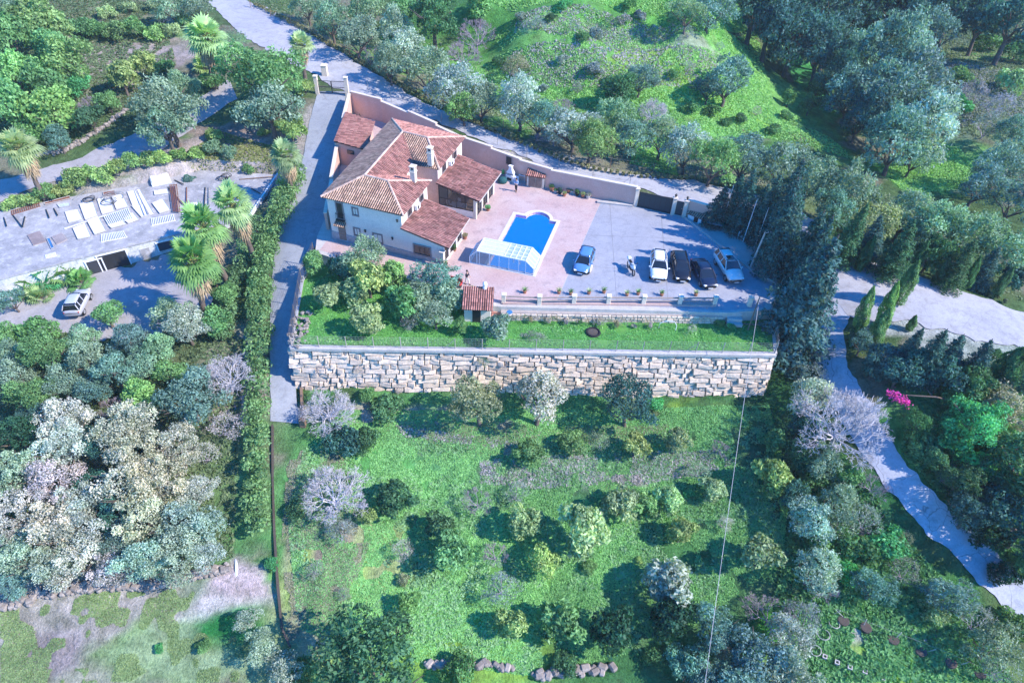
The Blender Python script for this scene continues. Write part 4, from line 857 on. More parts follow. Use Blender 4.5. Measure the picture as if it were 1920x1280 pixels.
# palms
def palm(seed,fan=False,nfr=38):
    r=random.Random(seed); mb=MB(); Vs=[];Ts=[]; H=0 if fan else 2.6
    def frond(z,el,a,Lp,R,dr,tv,store):
        d=np.array([math.cos(a)*math.cos(el),math.sin(a)*math.cos(el),math.sin(el)]); c=np.array([0,0,z]); tip=c+d*Lp; side=np.array([-math.sin(a),math.cos(a),0]); upv=np.cross(side,d)*-1
        store.append(('p',c,tip))
        nb=15
        for k in range(nb):
            b=math.radians(-105+210*k/(nb-1)); w=.5*R*math.radians(210)/nb*1.05; dd=d*math.cos(b)+side*math.sin(b)+upv*(-.12); dd/=np.linalg.norm(dd); RR=R*(1-.18*abs(b)/1.8)*r.uniform(.85,1.1)
            mdl=tip+dd*RR*.6; end=tip+dd*RR+np.array([0,0,-dr*RR*(1+r.uniform(-.3,.3))]); pr=np.cross(dd,upv); pr/=np.linalg.norm(pr)+1e-9
            Vs_.append([tip,mdl+pr*w*.62,end,mdl-pr*w*.62]); Tt.append(min(1,max(0,tv+r.uniform(-.25,.25))))
    pet=[]; Vs_=[];Tt=[]
    for i in range(nfr):
        f=i/nfr; el=math.radians(80-115*f if not fan else 78-70*f); a=i*2.4+r.uniform(-.2,.2); frond(H,el+r.uniform(-.15,.15),a,.40+.2*r.random(),.58*r.uniform(.85,1.12),.10+.25*f,.8-.45*f,pet)
    G=(np.array(Vs_).reshape(-1,3),np.array(Tt)); Vs_=[];Tt=[]
    if not fan:
        for i in range(26): frond(H-.1-.02*i,math.radians(-35-40*i/26),i*2.4,.3,.5,.55,.5,pet)
    D=(np.array(Vs_).reshape(-1,3),np.array(Tt)) if Vs_ else None
    for _,c,t in pet: mb.tube([c,t],[.022,.012],4,cap=False)
    tk=MB()
    if not fan: tk.tube([(0,0,-.3),(.05,0,.8),(0,.03,1.8),(0,0,2.62)],[.17,.12,.11,.13],9,cap=False)
    else: tk.tube([(0,0,-.2),(0,0,.15)],[.12,.1],7,cap=False)
    return tk,mb,G,D
for s in range(3):
    for kd in ('palm','fan'):
        tk,pt,G,D=palm(700+s,kd=='fan',38 if kd=='palm' else 22); pm=tmesh(pt,mat('petiole%d%s'%(s,kd),(.30,.32,.12),bst=0),'petioles')
        ex=[('petioles',pm)]
        if D: ex.append(('dead_fronds',quads_mesh('dead_fronds',D[0],D[1],M['thatch'])))
        lib_add(kd,tmesh(tk,M['bark']),G[0],G[1],'fronds',extra=ex)
CLR=dict(G=(.085,.19,.085),L=(.33,.42,.21),Y=(.31,.40,.14),O=(.25,.34,.23),B=(.16,.27,.23),T=(.50,.45,.36),P=(.49,.45,.43),D=(.03,.10,.055),E=(.11,.38,.14),S=(.35,.43,.36),V=(.40,.36,.44),W=(.5,.47,.44),M=(.15,.29,.11),A=(.22,.36,.13),K=(.29,.32,.31),R=(.34,.31,.21),N=(.06,.15,.13))
ADJ=dict(G='dark green',L='light olive green',Y='yellow-green',O='grey-green',B='blue-grey',T='tan',P='pinkish grey',D='very dark green',E='bright green',S='silvery green',V='lilac grey',W='whitish',M='mid green',A='leafy green',K='ashy',R='brownish',N='blackish green')
NOUN=dict(rnd='round tree',cit='bushy fruit tree',olv='olive tree',big='broad tree',pale='fluffy tree',bush='shrub',cyp='cypress',con='conifer',bare='leafless tree',lil='bare twiggy tree',twig='brushy shrub',palm='fan palm',fan='low fan palm')
NAME=dict(rnd='round_tree',cit='fruit_tree',olv='olive_tree',big='broad_tree',pale='pale_tree',bush='shrub',cyp='cypress',con='conifer',bare='bare_tree',lil='bare_tree',twig='brush_shrub',palm='palm_tree',fan='fan_palm')
ORD=['first','second','third','fourth','fifth','sixth','seventh','eighth','ninth','tenth','eleventh','twelfth','thirteenth','fourteenth','fifteenth','sixteenth','seventeenth','eighteenth','nineteenth','twentieth','21st','22nd','23rd','24th','25th','26th','27th','28th','29th','30th']
PLACED=[]; KS=dict(palm=1.12,fan=1.6,cyp=1.0,bare=1.1,lil=1.15,con=1.08,bush=1.2,twig=1.3,olv=1.38,cit=1.28,rnd=1.22,pale=1.45,big=1.28)
def plant(px,py,rp,kind,col,label,group=None,z=None,sz=1.):
    """tree whose crown centre is seen at px,py with crown radius rp photo pixels"""
    q=at(px,py) if z is None else P(px,py,z); sc=rp/FPX*depth(q); hc=HC[kind]*sz
    for _ in range(6):
        q=at(px,py,hc*sc) if z is None else P(px,py,z+hc*sc); top=np.array([q[0],q[1],q[2]+hc*sc if z is None else z+hc*sc]); sc=rp/FPX*depth(top)*KS.get(kind,1.2)
    q=np.array([q[0],q[1],groundz(q[0],q[1]) if z is None else z]); PLACED.append((q[0],q[1],sc,kind))
    i=random.randrange(len(LIB[kind])); trunk,cm,cname,ex=LIB[kind][i]
    r=thing(NAME[kind],label,'tree' if kind not in('bush','twig') else 'shrub',tuple(q),random.uniform(0,6.28),group); r.scale=(sc*random.uniform(.85,1.15),sc*random.uniform(.85,1.15),sc*random.uniform(.88,1.15)*sz); r.rotation_euler=(random.uniform(-.09,.09),random.uniform(-.09,.09),r.rotation_euler.z)
    c=CLR[col]; c=(c[0]*.92,c[1]*1.03,c[2]*1.08); j=random.uniform(.88,1.15); c=tuple(min(1,x*j*random.uniform(.92,1.08)) for x in c)
    for nm,me_ in ([('trunk' if kind not in('bush','twig') else 'stems',trunk)] if trunk else [])+[(cname,cm)]+list(ex or []):
        o=bpy.data.objects.new(nm,me_); COL.objects.link(o); o.parent=r; o.color=(*c,1)
    return r
def row(where,items,group=None,z=None):
    """items: (px,py,r,kind,colour); labels count from the left within the row"""
    items=sorted(items); cnt={}
    for t in items: cnt[(t[3],t[4])]=cnt.get((t[3],t[4]),0)+1
    seen={}
    for t in items:
        k=(t[3],t[4]); seen[k]=seen.get(k,0)+1; s=f"{ADJ[t[4]]} {NOUN[t[3]]}"
        lab=(f"{s} {where}" if cnt[k]==1 else f"{ORD[seen[k]-1]} {s} from the left {where}")
        plant(*t[:5],lab,group,z,*(t[5:]))
# --- orchard below the stone wall
row('at the foot of the block wall',[(612,760,48,'bare','W'),(728,762,32,'bush','G'),(900,757,48,'big','R'),(1010,752,52,'big','P'),(1182,752,52,'big','N'),(1225,755,16,'bush','E'),(690,748,18,'bush','M')],'orchard trees')
row('in the upper orchard row',[(640,826,34,'bush','N'),(690,828,26,'bush','G'),(990,845,24,'cit','M'),(1075,828,21,'cit','A'),(1127,826,20,'twig','O'),(1192,832,26,'cit','Y'),(1266,831,23,'cit','L'),(1352,838,17,'lil','V'),(1455,832,22,'cit','M'),(1450,893,38,'cit','Y')],'orchard trees')
row('in the second orchard row',[(622,920,62,'bare','W'),(740,938,32,'cit','G'),(690,967,18,'cit','Y'),(895,928,32,'lil','V'),(968,922,28,'twig','K'),(1163,938,31,'cit','L'),(1211,936,24,'cit','A'),(1256,936,24,'cit','L'),(1338,915,22,'cit','L'),(1293,922,11,'bush','E'),(1310,880,26,'twig','O'),(555,960,18,'bush','G')],'orchard trees')
row('in the third orchard row',[(820,982,25,'cit','G'),(842,1028,40,'cit','M'),(990,975,33,'cit','L'),(1100,985,50,'cit','L'),(1278,995,27,'cit','Y'),(1357,980,18,'twig','P'),(752,1030,25,'twig','P'),(930,1032,25,'lil','V'),(1016,1045,29,'rnd','Y'),(640,1000,32,'twig','K'),(590,1070,22,'twig','K')],'orchard trees')
row('in the fourth orchard row',[(757,1085,13,'bush','R'),(763,1132,22,'cit','A'),(940,1100,34,'twig','K'),(1106,1062,14,'bush','M'),(1254,1098,50,'cit','S'),(1424,1042,38,'cit','L'),(1199,1045,7,'bush','Y'),(645,1115,14,'twig','K')],'orchard trees')
row('in the lowest orchard row',[(957,1170,30,'cit','Y'),(1050,1165,40,'cit','M'),(1150,1185,42,'cit','D'),(1262,1165,40,'cit','D'),(695,1258,88,'big','G'),(860,1262,34,'bush','M'),(1060,1250,26,'bush','G'),(1240,1235,26,'bush','G')],'orchard trees')
row('at the bottom below the orchard',[(1340,1180,48,'big','B'),(1420,1232,62,'big','B'),(1300,1245,42,'big','B'),(1385,1285,60,'big','B'),(1480,1260,45,'olv','O'),(1320,1292,45,'big','B')],'trees at the bottom')
# --- strip between orchard and side lane
row('beside the side lane below the conifer',[(1512,708,32,'twig','K'),(1585,785,92,'bare','W'),(1530,740,36,'olv','S')],'lane side trees')
row('beside the orchard ditch',[(1500,800,26,'rnd','N',1.3),(1495,860,26,'rnd','G',1.3),(1490,930,24,'rnd','N',1.3)],'lane side thicket')
row('in the upper lane thicket',[(1545,870,30,'olv','O'),(1595,893,26,'rnd','M'),(1640,905,30,'lil','V'),(1525,905,30,'bush','M'),(1570,935,34,'olv','O')],'lane side thicket')
row('in the middle lane thicket',[(1525,970,34,'olv','S'),(1515,995,22,'bush','L'),(1575,980,36,'twig','O'),(1625,975,34,'twig','K'),(1660,1015,38,'bush','E'),(1600,1020,36,'bush','M'),(1690,1015,24,'twig','R'),(1540,1030,34,'bush','M')],'lane side thicket')
row('in the lower lane thicket',[(1525,1070,36,'olv','S'),(1585,1070,32,'bush','E'),(1640,1098,34,'olv','B'),(1545,1105,28,'lil','V'),(1700,1070,32,'twig','K'),(1780,1125,36,'olv','B')],'lane side thicket')
row('near the lower right garden',[(1450,1145,44,'lil','V'),(1510,1165,46,'twig','K'),(1480,1190,34,'olv','S'),(1835,1165,40,'twig','K'),(1860,1210,40,'olv','O'),(1900,1170,34,'bush','M'),(1875,1255,34,'twig','K'),(1750,1150,24,'bush','L')],'lower right shrubs')
# --- right of the lane
row('near the bougainvillea',[(1690,700,34,'rnd','N'),(1770,720,26,'bush','G'),(1620,640,26,'olv','B'),(1655,675,26,'rnd','N'),(1830,735,40,'rnd','G'),(1880,760,40,'olv','R'),(1790,760,30,'bush','M')],'right bank trees')
row('on the right lane bank',[(1780,820,44,'bush','E'),(1840,800,46,'big','E'),(1895,850,44,'bush','L'),(1735,835,30,'bush','M'),(1830,870,40,'bush','E'),(1775,890,28,'twig','N'),(1800,940,30,'bush','D'),(1870,930,34,'bush','D'),(1720,800,30,'big','G'),(1640,690,24,'rnd','N'),(1800,900,34,'big','G'),(1820,960,40,'big','N'),(1750,850,26,'rnd','G'),(1815,985,24,'twig','N'),(1850,1000,34,'bush','D'),(1905,1010,30,'twig','N'),(1890,1075,30,'bush','D'),(1725,850,18,'bush','G')],'right bank shrubs')
row('in the clump below the right road',[(1700,655,26,'con','N'),(1740,675,30,'con','N'),(1785,665,30,'con','N'),(1830,690,30,'con','N'),(1720,690,34,'rnd','N'),(1770,705,38,'rnd','N'),(1820,712,34,'rnd','G'),(1895,690,26,'cyp','G',.7),(1865,670,16,'bush','G'),(1905,720,36,'rnd','N')],'right bank conifers')
row('between the side lane and the back road',[(1623,585,13,'cyp','A'),(1607,625,10,'cyp','G',.8),(1668,575,15,'cyp','A'),(1700,530,15,'cyp','M'),(1650,612,16,'cyp','M',.8),(1712,605,8,'cyp','M',.7)],'cypresses by the lane')
# big conifers right of the parking
row('right of the parking area',[(1512,550,66,'con','N',1.1),(1478,448,40,'con','N',1.35),(1505,475,42,'con','N',1.3),(1500,512,40,'con','N',1.25),(1347,374,25,'con','N',1.1),(1378,380,24,'con','N',1.1),(1400,386,26,'con','N',1.15),(1422,392,27,'con','N',1.15),(1444,400,28,'con','N',1.2),(1466,405,34,'con','N',1.25),(1470,455,32,'con','N',1.25),(1488,620,28,'con','N',.8)],'conifers by the parking')
row('at the far right edge',[(1925,880,60,'big','G'),(1930,980,64,'big','N'),(1915,930,40,'big','G'),(1950,1060,40,'big','G')],'right edge bank trees')
# --- cypress and mixed belt beyond the road on the right
row('in the dark hedge row beyond the road',[(1593,440,26,'con','G',1.20),(1637,448,25,'con','N',1.06),(1687,474,31,'con','G',0.96),(1745,478,27,'cit','G',1.26),(1801,494,25,'con','G',1.13),(1851,501,25,'con','N',0.94),(1897,517,25,'cit','N',1.28),(1552,428,18,'con','G',0.98),(1665,490,9,'cyp','G'),(1720,490,10,'cyp','G'),(1770,505,10,'cyp','G'),(1825,515,10,'cyp','G'),(1880,530,10,'cyp','G'),(1620,480,10,'cyp','G')],'hedge row beyond the road')
row('in the roadside belt, right half',[(1340,300,42,'olv','A'),(1400,288,46,'olv','B'),(1290,275,40,'olv','S'),(1470,310,44,'olv','O'),(1520,335,44,'olv','O'),(1590,360,50,'olv','O'),(1560,395,36,'olv','B'),(1640,400,40,'olv','L'),(1700,400,42,'olv','O'),(1760,420,46,'olv','O'),(1830,440,46,'olv','O'),(1890,465,46,'olv','O'),(1730,450,30,'olv','B')],'olive belt beyond the road')
row('in the roadside belt, left half',[(575,10,26,'olv','O'),(620,35,34,'olv','O'),(670,65,36,'olv','O'),(700,92,24,'lil','V'),(730,120,30,'olv','O'),(760,90,38,'olv','S'),(800,130,40,'olv','O'),(850,165,42,'olv','S'),(870,200,28,'olv','A'),(905,190,32,'olv','O'),(975,195,42,'olv','S'),(1010,215,38,'olv','B'),(1058,195,30,'lil','V'),(1075,235,40,'olv','S'),(1110,262,38,'olv','A'),(1150,225,36,'olv','O'),(1185,265,30,'olv','B'),(1040,245,30,'lil','V'),(1240,262,32,'olv','O')],'olive belt beyond the road')
row('just behind the olive belt',[(690,25,34,'olv','O'),(760,25,30,'rnd','M'),(815,40,42,'big','G'),(895,55,40,'lil','V'),(870,95,36,'lil','V'),(740,55,28,'olv','S'),(965,128,26,'twig','R'),(1225,205,34,'bare','W'),(1165,175,30,'rnd','G'),(1200,150,26,'olv','B')],'trees behind the olive belt')
row('on the upper hill terrace',[(976, 37, 11, 'bush', 'K'), (1009, 47, 14, 'twig', 'K'), (1035, 34, 12, 'bush', 'G'), (1061, 57, 9, 'twig', 'M'), (1093, 71, 13, 'bush', 'M'), (1117, 64, 13, 'bush', 'K'), (1150, 35, 15, 'twig', 'M'), (1171, 36, 14, 'bush', 'K'), (1199, 31, 13, 'bush', 'K'), (1227, 61, 11, 'twig', 'M'), (1263, 38, 11, 'twig', 'G'), (1291, 56, 15, 'twig', 'K'), (900, 12, 28, 'rnd', 'M'), (1290, 18, 28, 'olv', 'O'), (1335, 12, 34, 'olv', 'B'), (1060, 10, 16, 'bush', 'E'), (1180, 8, 16, 'bush', 'M'), ],'scrub on the hill terraces')
row('on the lower hill terrace bank',[(936, 114, 13, 'bush', 'G'), (966, 168, 14, 'twig', 'K'), (995, 169, 10, 'twig', 'K'), (1021, 166, 11, 'bush', 'K'), (1052, 113, 11, 'bush', 'K'), (1084, 171, 11, 'twig', 'K'), (1115, 137, 15, 'bush', 'K'), (1146, 154, 12, 'bush', 'M'), (1179, 158, 14, 'twig', 'K'), (1202, 168, 9, 'twig', 'K'), (1231, 151, 10, 'bush', 'K'), (1262, 138, 11, 'bush', 'M'), (1292, 125, 15, 'twig', 'K'), (1325, 172, 13, 'twig', 'K'), (1351, 88, 9, 'twig', 'K'), (1368, 138, 44, 'olv', 'B'), (965, 128, 22, 'twig', 'R'), (1330, 165, 22, 'olv', 'B')],'scrub on the hill terraces')
row('on the slope left of the gully',[(1420,205,11,'twig','P'),(1480,185,13,'cit','M'),(1475,215,14,'bush','M'),(1530,170,22,'rnd','G'),(1520,195,18,'rnd','G'),(1450,240,14,'bush','M'),(1390,220,13,'bush','G'),(1360,225,12,'bush','G'),(1295,205,15,'bush','M'),(1335,208,14,'bush','G')],'slope shrubs')
row('in front of the dark wood',[(1450,40,51,'big','N',1.15),(1490,70,51,'big','N',1.15),(1540,100,48,'big','N',1.15),(1560,60,51,'big','N',1.15),(1600,100,46,'big','B',1.15),(1575,150,38,'olv','N',1.15),(1600,175,38,'olv','B',1.15),(1625,60,24,'rnd','M'),(1640,95,30,'rnd','B')],'dark wood')
row('at the dark wood back',[(1420,5,51,'big','N',1.15),(1480,5,56,'big','N',1.15),(1545,10,56,'big','N',1.15),(1610,15,51,'big','N',1.15),(1670,20,56,'big','N',1.15),(1730,15,51,'big','N',1.15),(1790,20,51,'big','N',1.15),(1850,30,51,'big','N',1.15),(1905,40,56,'big','N',1.15),(1700,60,43,'big','N',1.15),(1760,60,38,'olv','B',1.15),(1860,80,24,'bush','M')],'dark wood')
row('in the grove right of the gully',[(1680,120,58,'olv','B',1.15),(1725,160,53,'olv','B',1.15),(1660,175,48,'olv','B',1.15),(1700,200,58,'olv','B',1.15),(1740,230,56,'olv','S',1.15),(1690,255,51,'olv','B',1.15),(1650,225,43,'olv','B',1.15),(1720,285,30,'olv','S',1.15),(1615,220,33,'olv','N',1.15)],'grey grove')
row('at the right edge above the hedge row',[(1830,180,28,'twig','V'),(1870,200,30,'twig','V'),(1800,190,24,'bush','E'),(1850,240,28,'twig','K'),(1900,250,34,'olv','B'),(1880,310,40,'olv','B'),(1840,345,36,'olv','B'),(1905,375,40,'olv','B'),(1800,150,22,'bush','M'),(1900,150,30,'bush','L'),(1905,100,26,'bush','G')],'right edge trees')
# --- upper left
row('at the far left of the upper wood',[(20,70,44,'rnd','M'),(70,45,42,'rnd','A'),(95,90,38,'rnd','M'),(25,140,42,'rnd','A'),(130,118,40,'rnd','A'),(80,155,44,'rnd','M'),(30,205,44,'rnd','M'),(95,215,44,'rnd','A'),(150,160,26,'bush','E'),(170,225,26,'cit','G'),(108,258,24,'olv','B'),(60,255,26,'cit','M'),(10,25,34,'olv','O')],'upper left wood')
row('along the top left shrub line',[(150,48,22,'bush','M'),(185,52,22,'bush','M'),(220,60,22,'bush','A'),(255,58,22,'bush','A'),(290,62,20,'bush','A'),(325,60,18,'bush','L'),(200,22,16,'bush','L'),(240,12,16,'bush','L'),(285,10,14,'bush','L'),(300,30,20,'twig','O'),(345,45,18,'bush','L'),(370,12,30,'olv','O'),(320,8,30,'olv','O')],'top left shrubs')
row('above the farm lane',[(315,205,60,'big','O'),(312,245,44,'big','O'),(490,150,60,'big','M'),(505,205,50,'big','O'),(230,150,28,'cit','Y'),(268,128,22,'cit','Y'),(205,195,18,'cit','M'),(400,258,16,'bush','Y'),(495,247,12,'bush','Y'),(545,243,26,'cit','Y'),(310,125,14,'bush','M'),(165,190,26,'lil','V'),(572,168,18,'bush','Y'),(400,155,24,'bush','M'),(425,90,34,'twig','O'),(345,165,30,'big','O')],'trees left of the driveway')
row('along the farm lane hedge',[(18,378,20,'bush','Y'),(50,372,20,'bush','Y'),(82,360,20,'bush','A'),(112,350,20,'bush','Y'),(140,335,22,'bush','Y'),(165,328,20,'bush','A'),(192,330,20,'bush','Y'),(222,318,20,'bush','Y'),(250,308,20,'bush','A'),(278,305,20,'bush','Y'),(305,300,18,'bush','Y'),(335,295,16,'bush','A'),(365,290,16,'bush','Y'),(400,280,18,'bush','O'),(430,285,18,'bush','O'),(350,320,12,'bush','B'),(460,298,16,'bush','M')],'farm lane hedge shrubs')
for t,l in (((42,285,34,'palm','L'),'pale fan palm at the left edge beside the farm lane'),((375,58,38,'palm','L'),'large fan palm near the top beside the road corner'),((385,112,18,'fan','Y'),'small yellowish fan palm under the large palm near the top'),((562,88,22,'palm','L'),'slim fan palm beside the driveway gate pillar'),((535,292,32,'palm','L'),'fan palm beside the driveway at the right end of the flat roof'),((452,395,36,'palm','L',1.15),'fan palm in front of the flat roof, nearest the long hedge'),((397,430,38,'palm','A',1.15),'fan palm in front of the flat roof, in the middle of three'),((352,500,40,'palm','A',1.15),'fan palm standing in the yard, lowest of the three by the flat roof')):
    plant(*t[:5],l,'fan palms',None,*t[5:])
row('left of the garage door',[(45,530,22,'fan','A'),(80,515,26,'fan','E'),(115,505,26,'fan','A'),(145,515,20,'fan','M'),(70,545,20,'fan','L')],'low fan palms')
row('just below the yard',[(75,622,30,'rnd','M'),(200,592,27,'rnd','M'),(8,635,28,'rnd','M'),(20,560,24,'olv','B'),(150,640,30,'big','O'),(35,660,28,'big','O')],'left grove trees')
row('in the left grove, first row',[(95,665,36,'big','M'),(165,680,38,'big','O'),(240,640,34,'big','B'),(300,655,32,'big','O'),(350,612,36,'big','S'),(318,585,32,'olv','O'),(400,600,30,'rnd','M'),(425,555,22,'rnd','M'),(400,520,18,'rnd','A')],'left grove trees')
row('in the left grove, second row',[(25,705,38,'big','O'),(65,745,38,'big','M'),(120,720,34,'big','O'),(220,705,36,'big','B'),(270,690,30,'big','O'),(265,740,34,'rnd','A'),(355,745,54,'big','B'),(210,762,30,'lil','V'),(425,700,56,'bare','W'),(320,700,26,'rnd','M'),(175,735,30,'big','B')],'left grove trees')
row('in the left grove, third row',[(35,815,42,'big','D'),(118,790,46,'pale','P'),(125,845,42,'pale','P'),(245,800,46,'pale','T'),(260,850,44,'pale','T'),(330,840,40,'pale','T'),(385,850,30,'twig','P'),(195,830,34,'big','N'),(420,800,34,'twig','P'),(60,780,30,'big','N')],'left grove trees')
row('in the left grove, fourth row',[(35,890,44,'pale','S'),(105,900,40,'pale','P'),(170,900,34,'big','N'),(235,905,46,'pale','T'),(310,900,46,'pale','T'),(365,920,30,'pale','P'),(140,945,40,'pale','S')],'left grove trees')
row('in the left grove, fifth row',[(30,965,44,'pale','P'),(95,985,46,'pale','P'),(155,1000,40,'pale','P'),(215,960,40,'big','N'),(275,975,44,'pale','T'),(335,980,44,'pale','S'),(385,1000,32,'olv','S'),(225,1015,34,'big','B')],'left grove trees')
row('in the left grove, lowest row',[(30,1045,40,'pale','S'),(90,1060,40,'pale','S'),(150,1060,40,'pale','P'),(210,1065,34,'pale','P'),(275,1045,46,'pale','S'),(330,1050,40,'pale','S'),(20,1095,30,'big','B'),(385,1045,26,'olv','S')],'left grove trees')
row('in the bottom left corner field',[(466,1165,20,'olv','S'),(490,1215,26,'olv','S'),(530,1245,32,'olv','S'),(560,1270,30,'bush','M'),(385,1215,14,'bush','M'),(300,1215,10,'bush','E'),(510,1060,14,'bush','E')],'field shrubs')
# trees standing in the lawn and at the villa
row('in the villa garden west part',[(586,490,24,'rnd','M'),(616,552,26,'cit','L'),(682,485,34,'olv','O'),(655,505,26,'olv','O'),(690,520,40,'cit','Y'),(735,520,30,'cit','A'),(665,550,28,'cit','L'),(690,600,28,'cit','L'),(750,570,36,'cit','M'),(640,505,24,'rnd','G')],'villa garden trees',z=-1.3)
row('in the villa garden beside the hut',[(812,522,34,'olv','B'),(838,555,32,'rnd','O'),(785,565,34,'rnd','O'),(815,590,26,'olv','O'),(865,612,14,'cit','M'),(932,612,26,'cit','O'),(770,600,22,'twig','K')],'villa garden trees',z=-1.3)
row('at the right end of the lawn',[(1348,606,9,'bush','M'),(1372,612,9,'bush','E'),(1300,618,10,'twig','P')],'lawn plants',z=-1.3)
# climbing scrub on the block wall and rubble wall
for i,(px,py,rp) in enumerate([(600,690,16),(672,690,18),(715,700,12),(800,685,16),(865,690,10),(905,672,18),(940,680,12),(1035,690,14),(570,680,10),(740,725,14)]):
    s=wd@(P(px,py,-3.5)[:2]-WA); q=wpt(s,-1.5-(py-655)*.062,.15)
    tr=thing('hanging_shrub',f"{'greenish' if i in(5,) else 'dry lilac'} shrub, {ORD[i]} listed along the face of the block wall" if False else f"{ORD[sorted([600,672,715,800,865,905,940,1035,570,740]).index(px)]} dry lilac shrub from the left growing out of the block wall",'shrub',tuple(q),random.random()*6,'shrubs on the block wall'); sc=rp/FPX*depth(q); tr.scale=(sc,sc*.8,sc)
    _,cm,_,_=LIB['twig'][i%3]; o=bpy.data.objects.new('foliage',cm); COL.objects.link(o); o.parent=tr; o.location=(0,0,-.6); o.color=(*CLR['V' if i!=5 else 'O'],1)
for i in range(26):
    x=-.6+i*.56+random.uniform(-.15,.15)
    if x>13.5: break
    z=-1.25+random.random()*.3; tr=thing('creeper_clump',f"{ORD[i]} creeper clump from the left on the low rubble wall",'shrub',(x,50.25,z),random.random()*6,'creepers on the rubble wall'); s=random.uniform(.35,.55); tr.scale=(s,s*.7,s); _,cm,_,_=LIB[('twig','bush')[i%3==1]][i%3]; o=bpy.data.objects.new('foliage',cm); COL.objects.link(o); o.parent=tr; o.color=(*CLR['VKPGR'[i%5]],1)
# bougainvillea
q=at(1696,748,2.6); r=thing('bougainvillea','magenta bougainvillea on bare curved stems above the side lane','shrub',tuple(q)); mb=MB(); e=at(1775,768)
p0=np.array([e[0]-q[0],e[1]-q[1],e[2]-q[2]]); mb.tube([p0,p0+[0,0,1.2],p0*.6+[0,0,2.2],p0*.2+[0,.4,2.4],(-.6,.6,2.6)],[.10,.09,.08,.06,.03],6); mb.tube([p0*.55+[0,0,2.2],p0*.4+[.3,1,2.6]],[.05,.02],5); mb.build('stem',M['bark'],r,smooth=True)
rg=np.random.default_rng(5); n=300; t=rg.random(n); Cn=np.stack([-1.2+1.7*t,.7-.9*t+rg.normal(0,.25,n),2.6-.3*t+rg.normal(0,.22,n)],1); V,T=leaves(Cn,np.tile([0,-.3,1.],(n,1)),.10,rg,tilt=1); o=bpy.data.objects.new('blossom',quads_mesh('blossom',V,T,M['leaf'])); COL.objects.link(o); o.parent=r; o.color=(.75,.08,.48,1)
# ------------------------------------------------------------------ long hedges
def hedge(name,label,pxs,wpx,hz,dens,col,group=None):
    pts=np.array([at(px,py,hz*.6) for px,py in pxs]); pts=pline(pts,400); rg=np.random.default_rng(len(name)+len(pxs)); r=thing(name,label,'hedge',tuple(pts[200]),0,group)
    Ls=[]; cum=np.linalg.norm(np.diff(pts[:,:2],axis=0),axis=1).sum(); nl=int(cum/.75)
    for i in range(nl):
        k=int(i/nl*399); p=pts[k]; d=pts[min(k+3,399)]-pts[max(k-3,0)]; d/=np.linalg.norm(d); sd_=np.array([-d[1],d[0],0]); w=wpx/2/FPX*depth(p)
        for s in (-.55,0,.55): 
            x,y=(p+sd_*w*s*rg.uniform(.7,1.2))[:2]; rr=w*rg.uniform(.42,.72); Ls.append((np.array([x,y,groundz(x,y)+hz*rg.uniform(.35,.8)]),rr,rg.random()))
    Vs=[];Ts=[];m=int(dens*2200/max(1,1))
    for c,rr,t0 in Ls:
        k=int(dens*90*rr*rr)+30; dd=rg.normal(0,1,(k,3)); dd/=np.linalg.norm(dd,axis=1)[:,None]; dd[:,2]=np.abs(dd[:,2])*1.0-.25; pp=c+dd*(rr*(1-np.abs(rg.normal(0,.12,k))))[:,None]*[1,1,1.15]; v,t=leaves(pp,dd,.14,rg,tilt=.9,tint=np.full(k,.2+.6*t0)); Vs.append(v);Ts.append(t)
    V=np.concatenate(Vs)-np.array(r.location); o=bpy.data.objects.new('foliage',quads_mesh('hedge_foliage',V,np.concatenate(Ts),M['leaf'])); COL.objects.link(o); o.parent=r; o.color=(*col,1)
    mb=MB()
    for c,rr,_ in Ls[::4]: mb.tube([(c[0],c[1],groundz(c[0],c[1])-.2),(c[0],c[1],c[2])],[.06,.03],5,cap=False)
    mb.build('stems',M['bark'],r,world=True,fix=False); return r
hedge('long_hedge','long untrimmed green hedge running down the left side of the driveway',[(552,318),(540,350),(525,390),(505,440),(490,490),(487,560),(484,640),(480,720),(480,800),(482,880),(482,950),(486,1010)],46,2.2,1.7,(.18,.33,.14))
hedge('low_hedge','second hedge row left of the long hedge, under the palms',[(478,420),(462,470),(440,520),(428,580),(418,640)],34,1.5,1.5,(.16,.30,.15))
hedge('low_hedge','low scruffy shrub strip between the road and the olive belt',[(480,8),(560,48),(640,92),(720,140),(800,185),(900,232),(1000,275),(1100,312),(1200,328),(1300,332),(1400,352),(1500,380)],9,.7,1.5,(.26,.27,.15))
hedge('low_hedge','dry grassy verge shrubs along the far right road edge',[(1540,400),(1620,478),(1720,500),(1800,528),(1900,570)],8,.6,1.3,(.16,.20,.12))
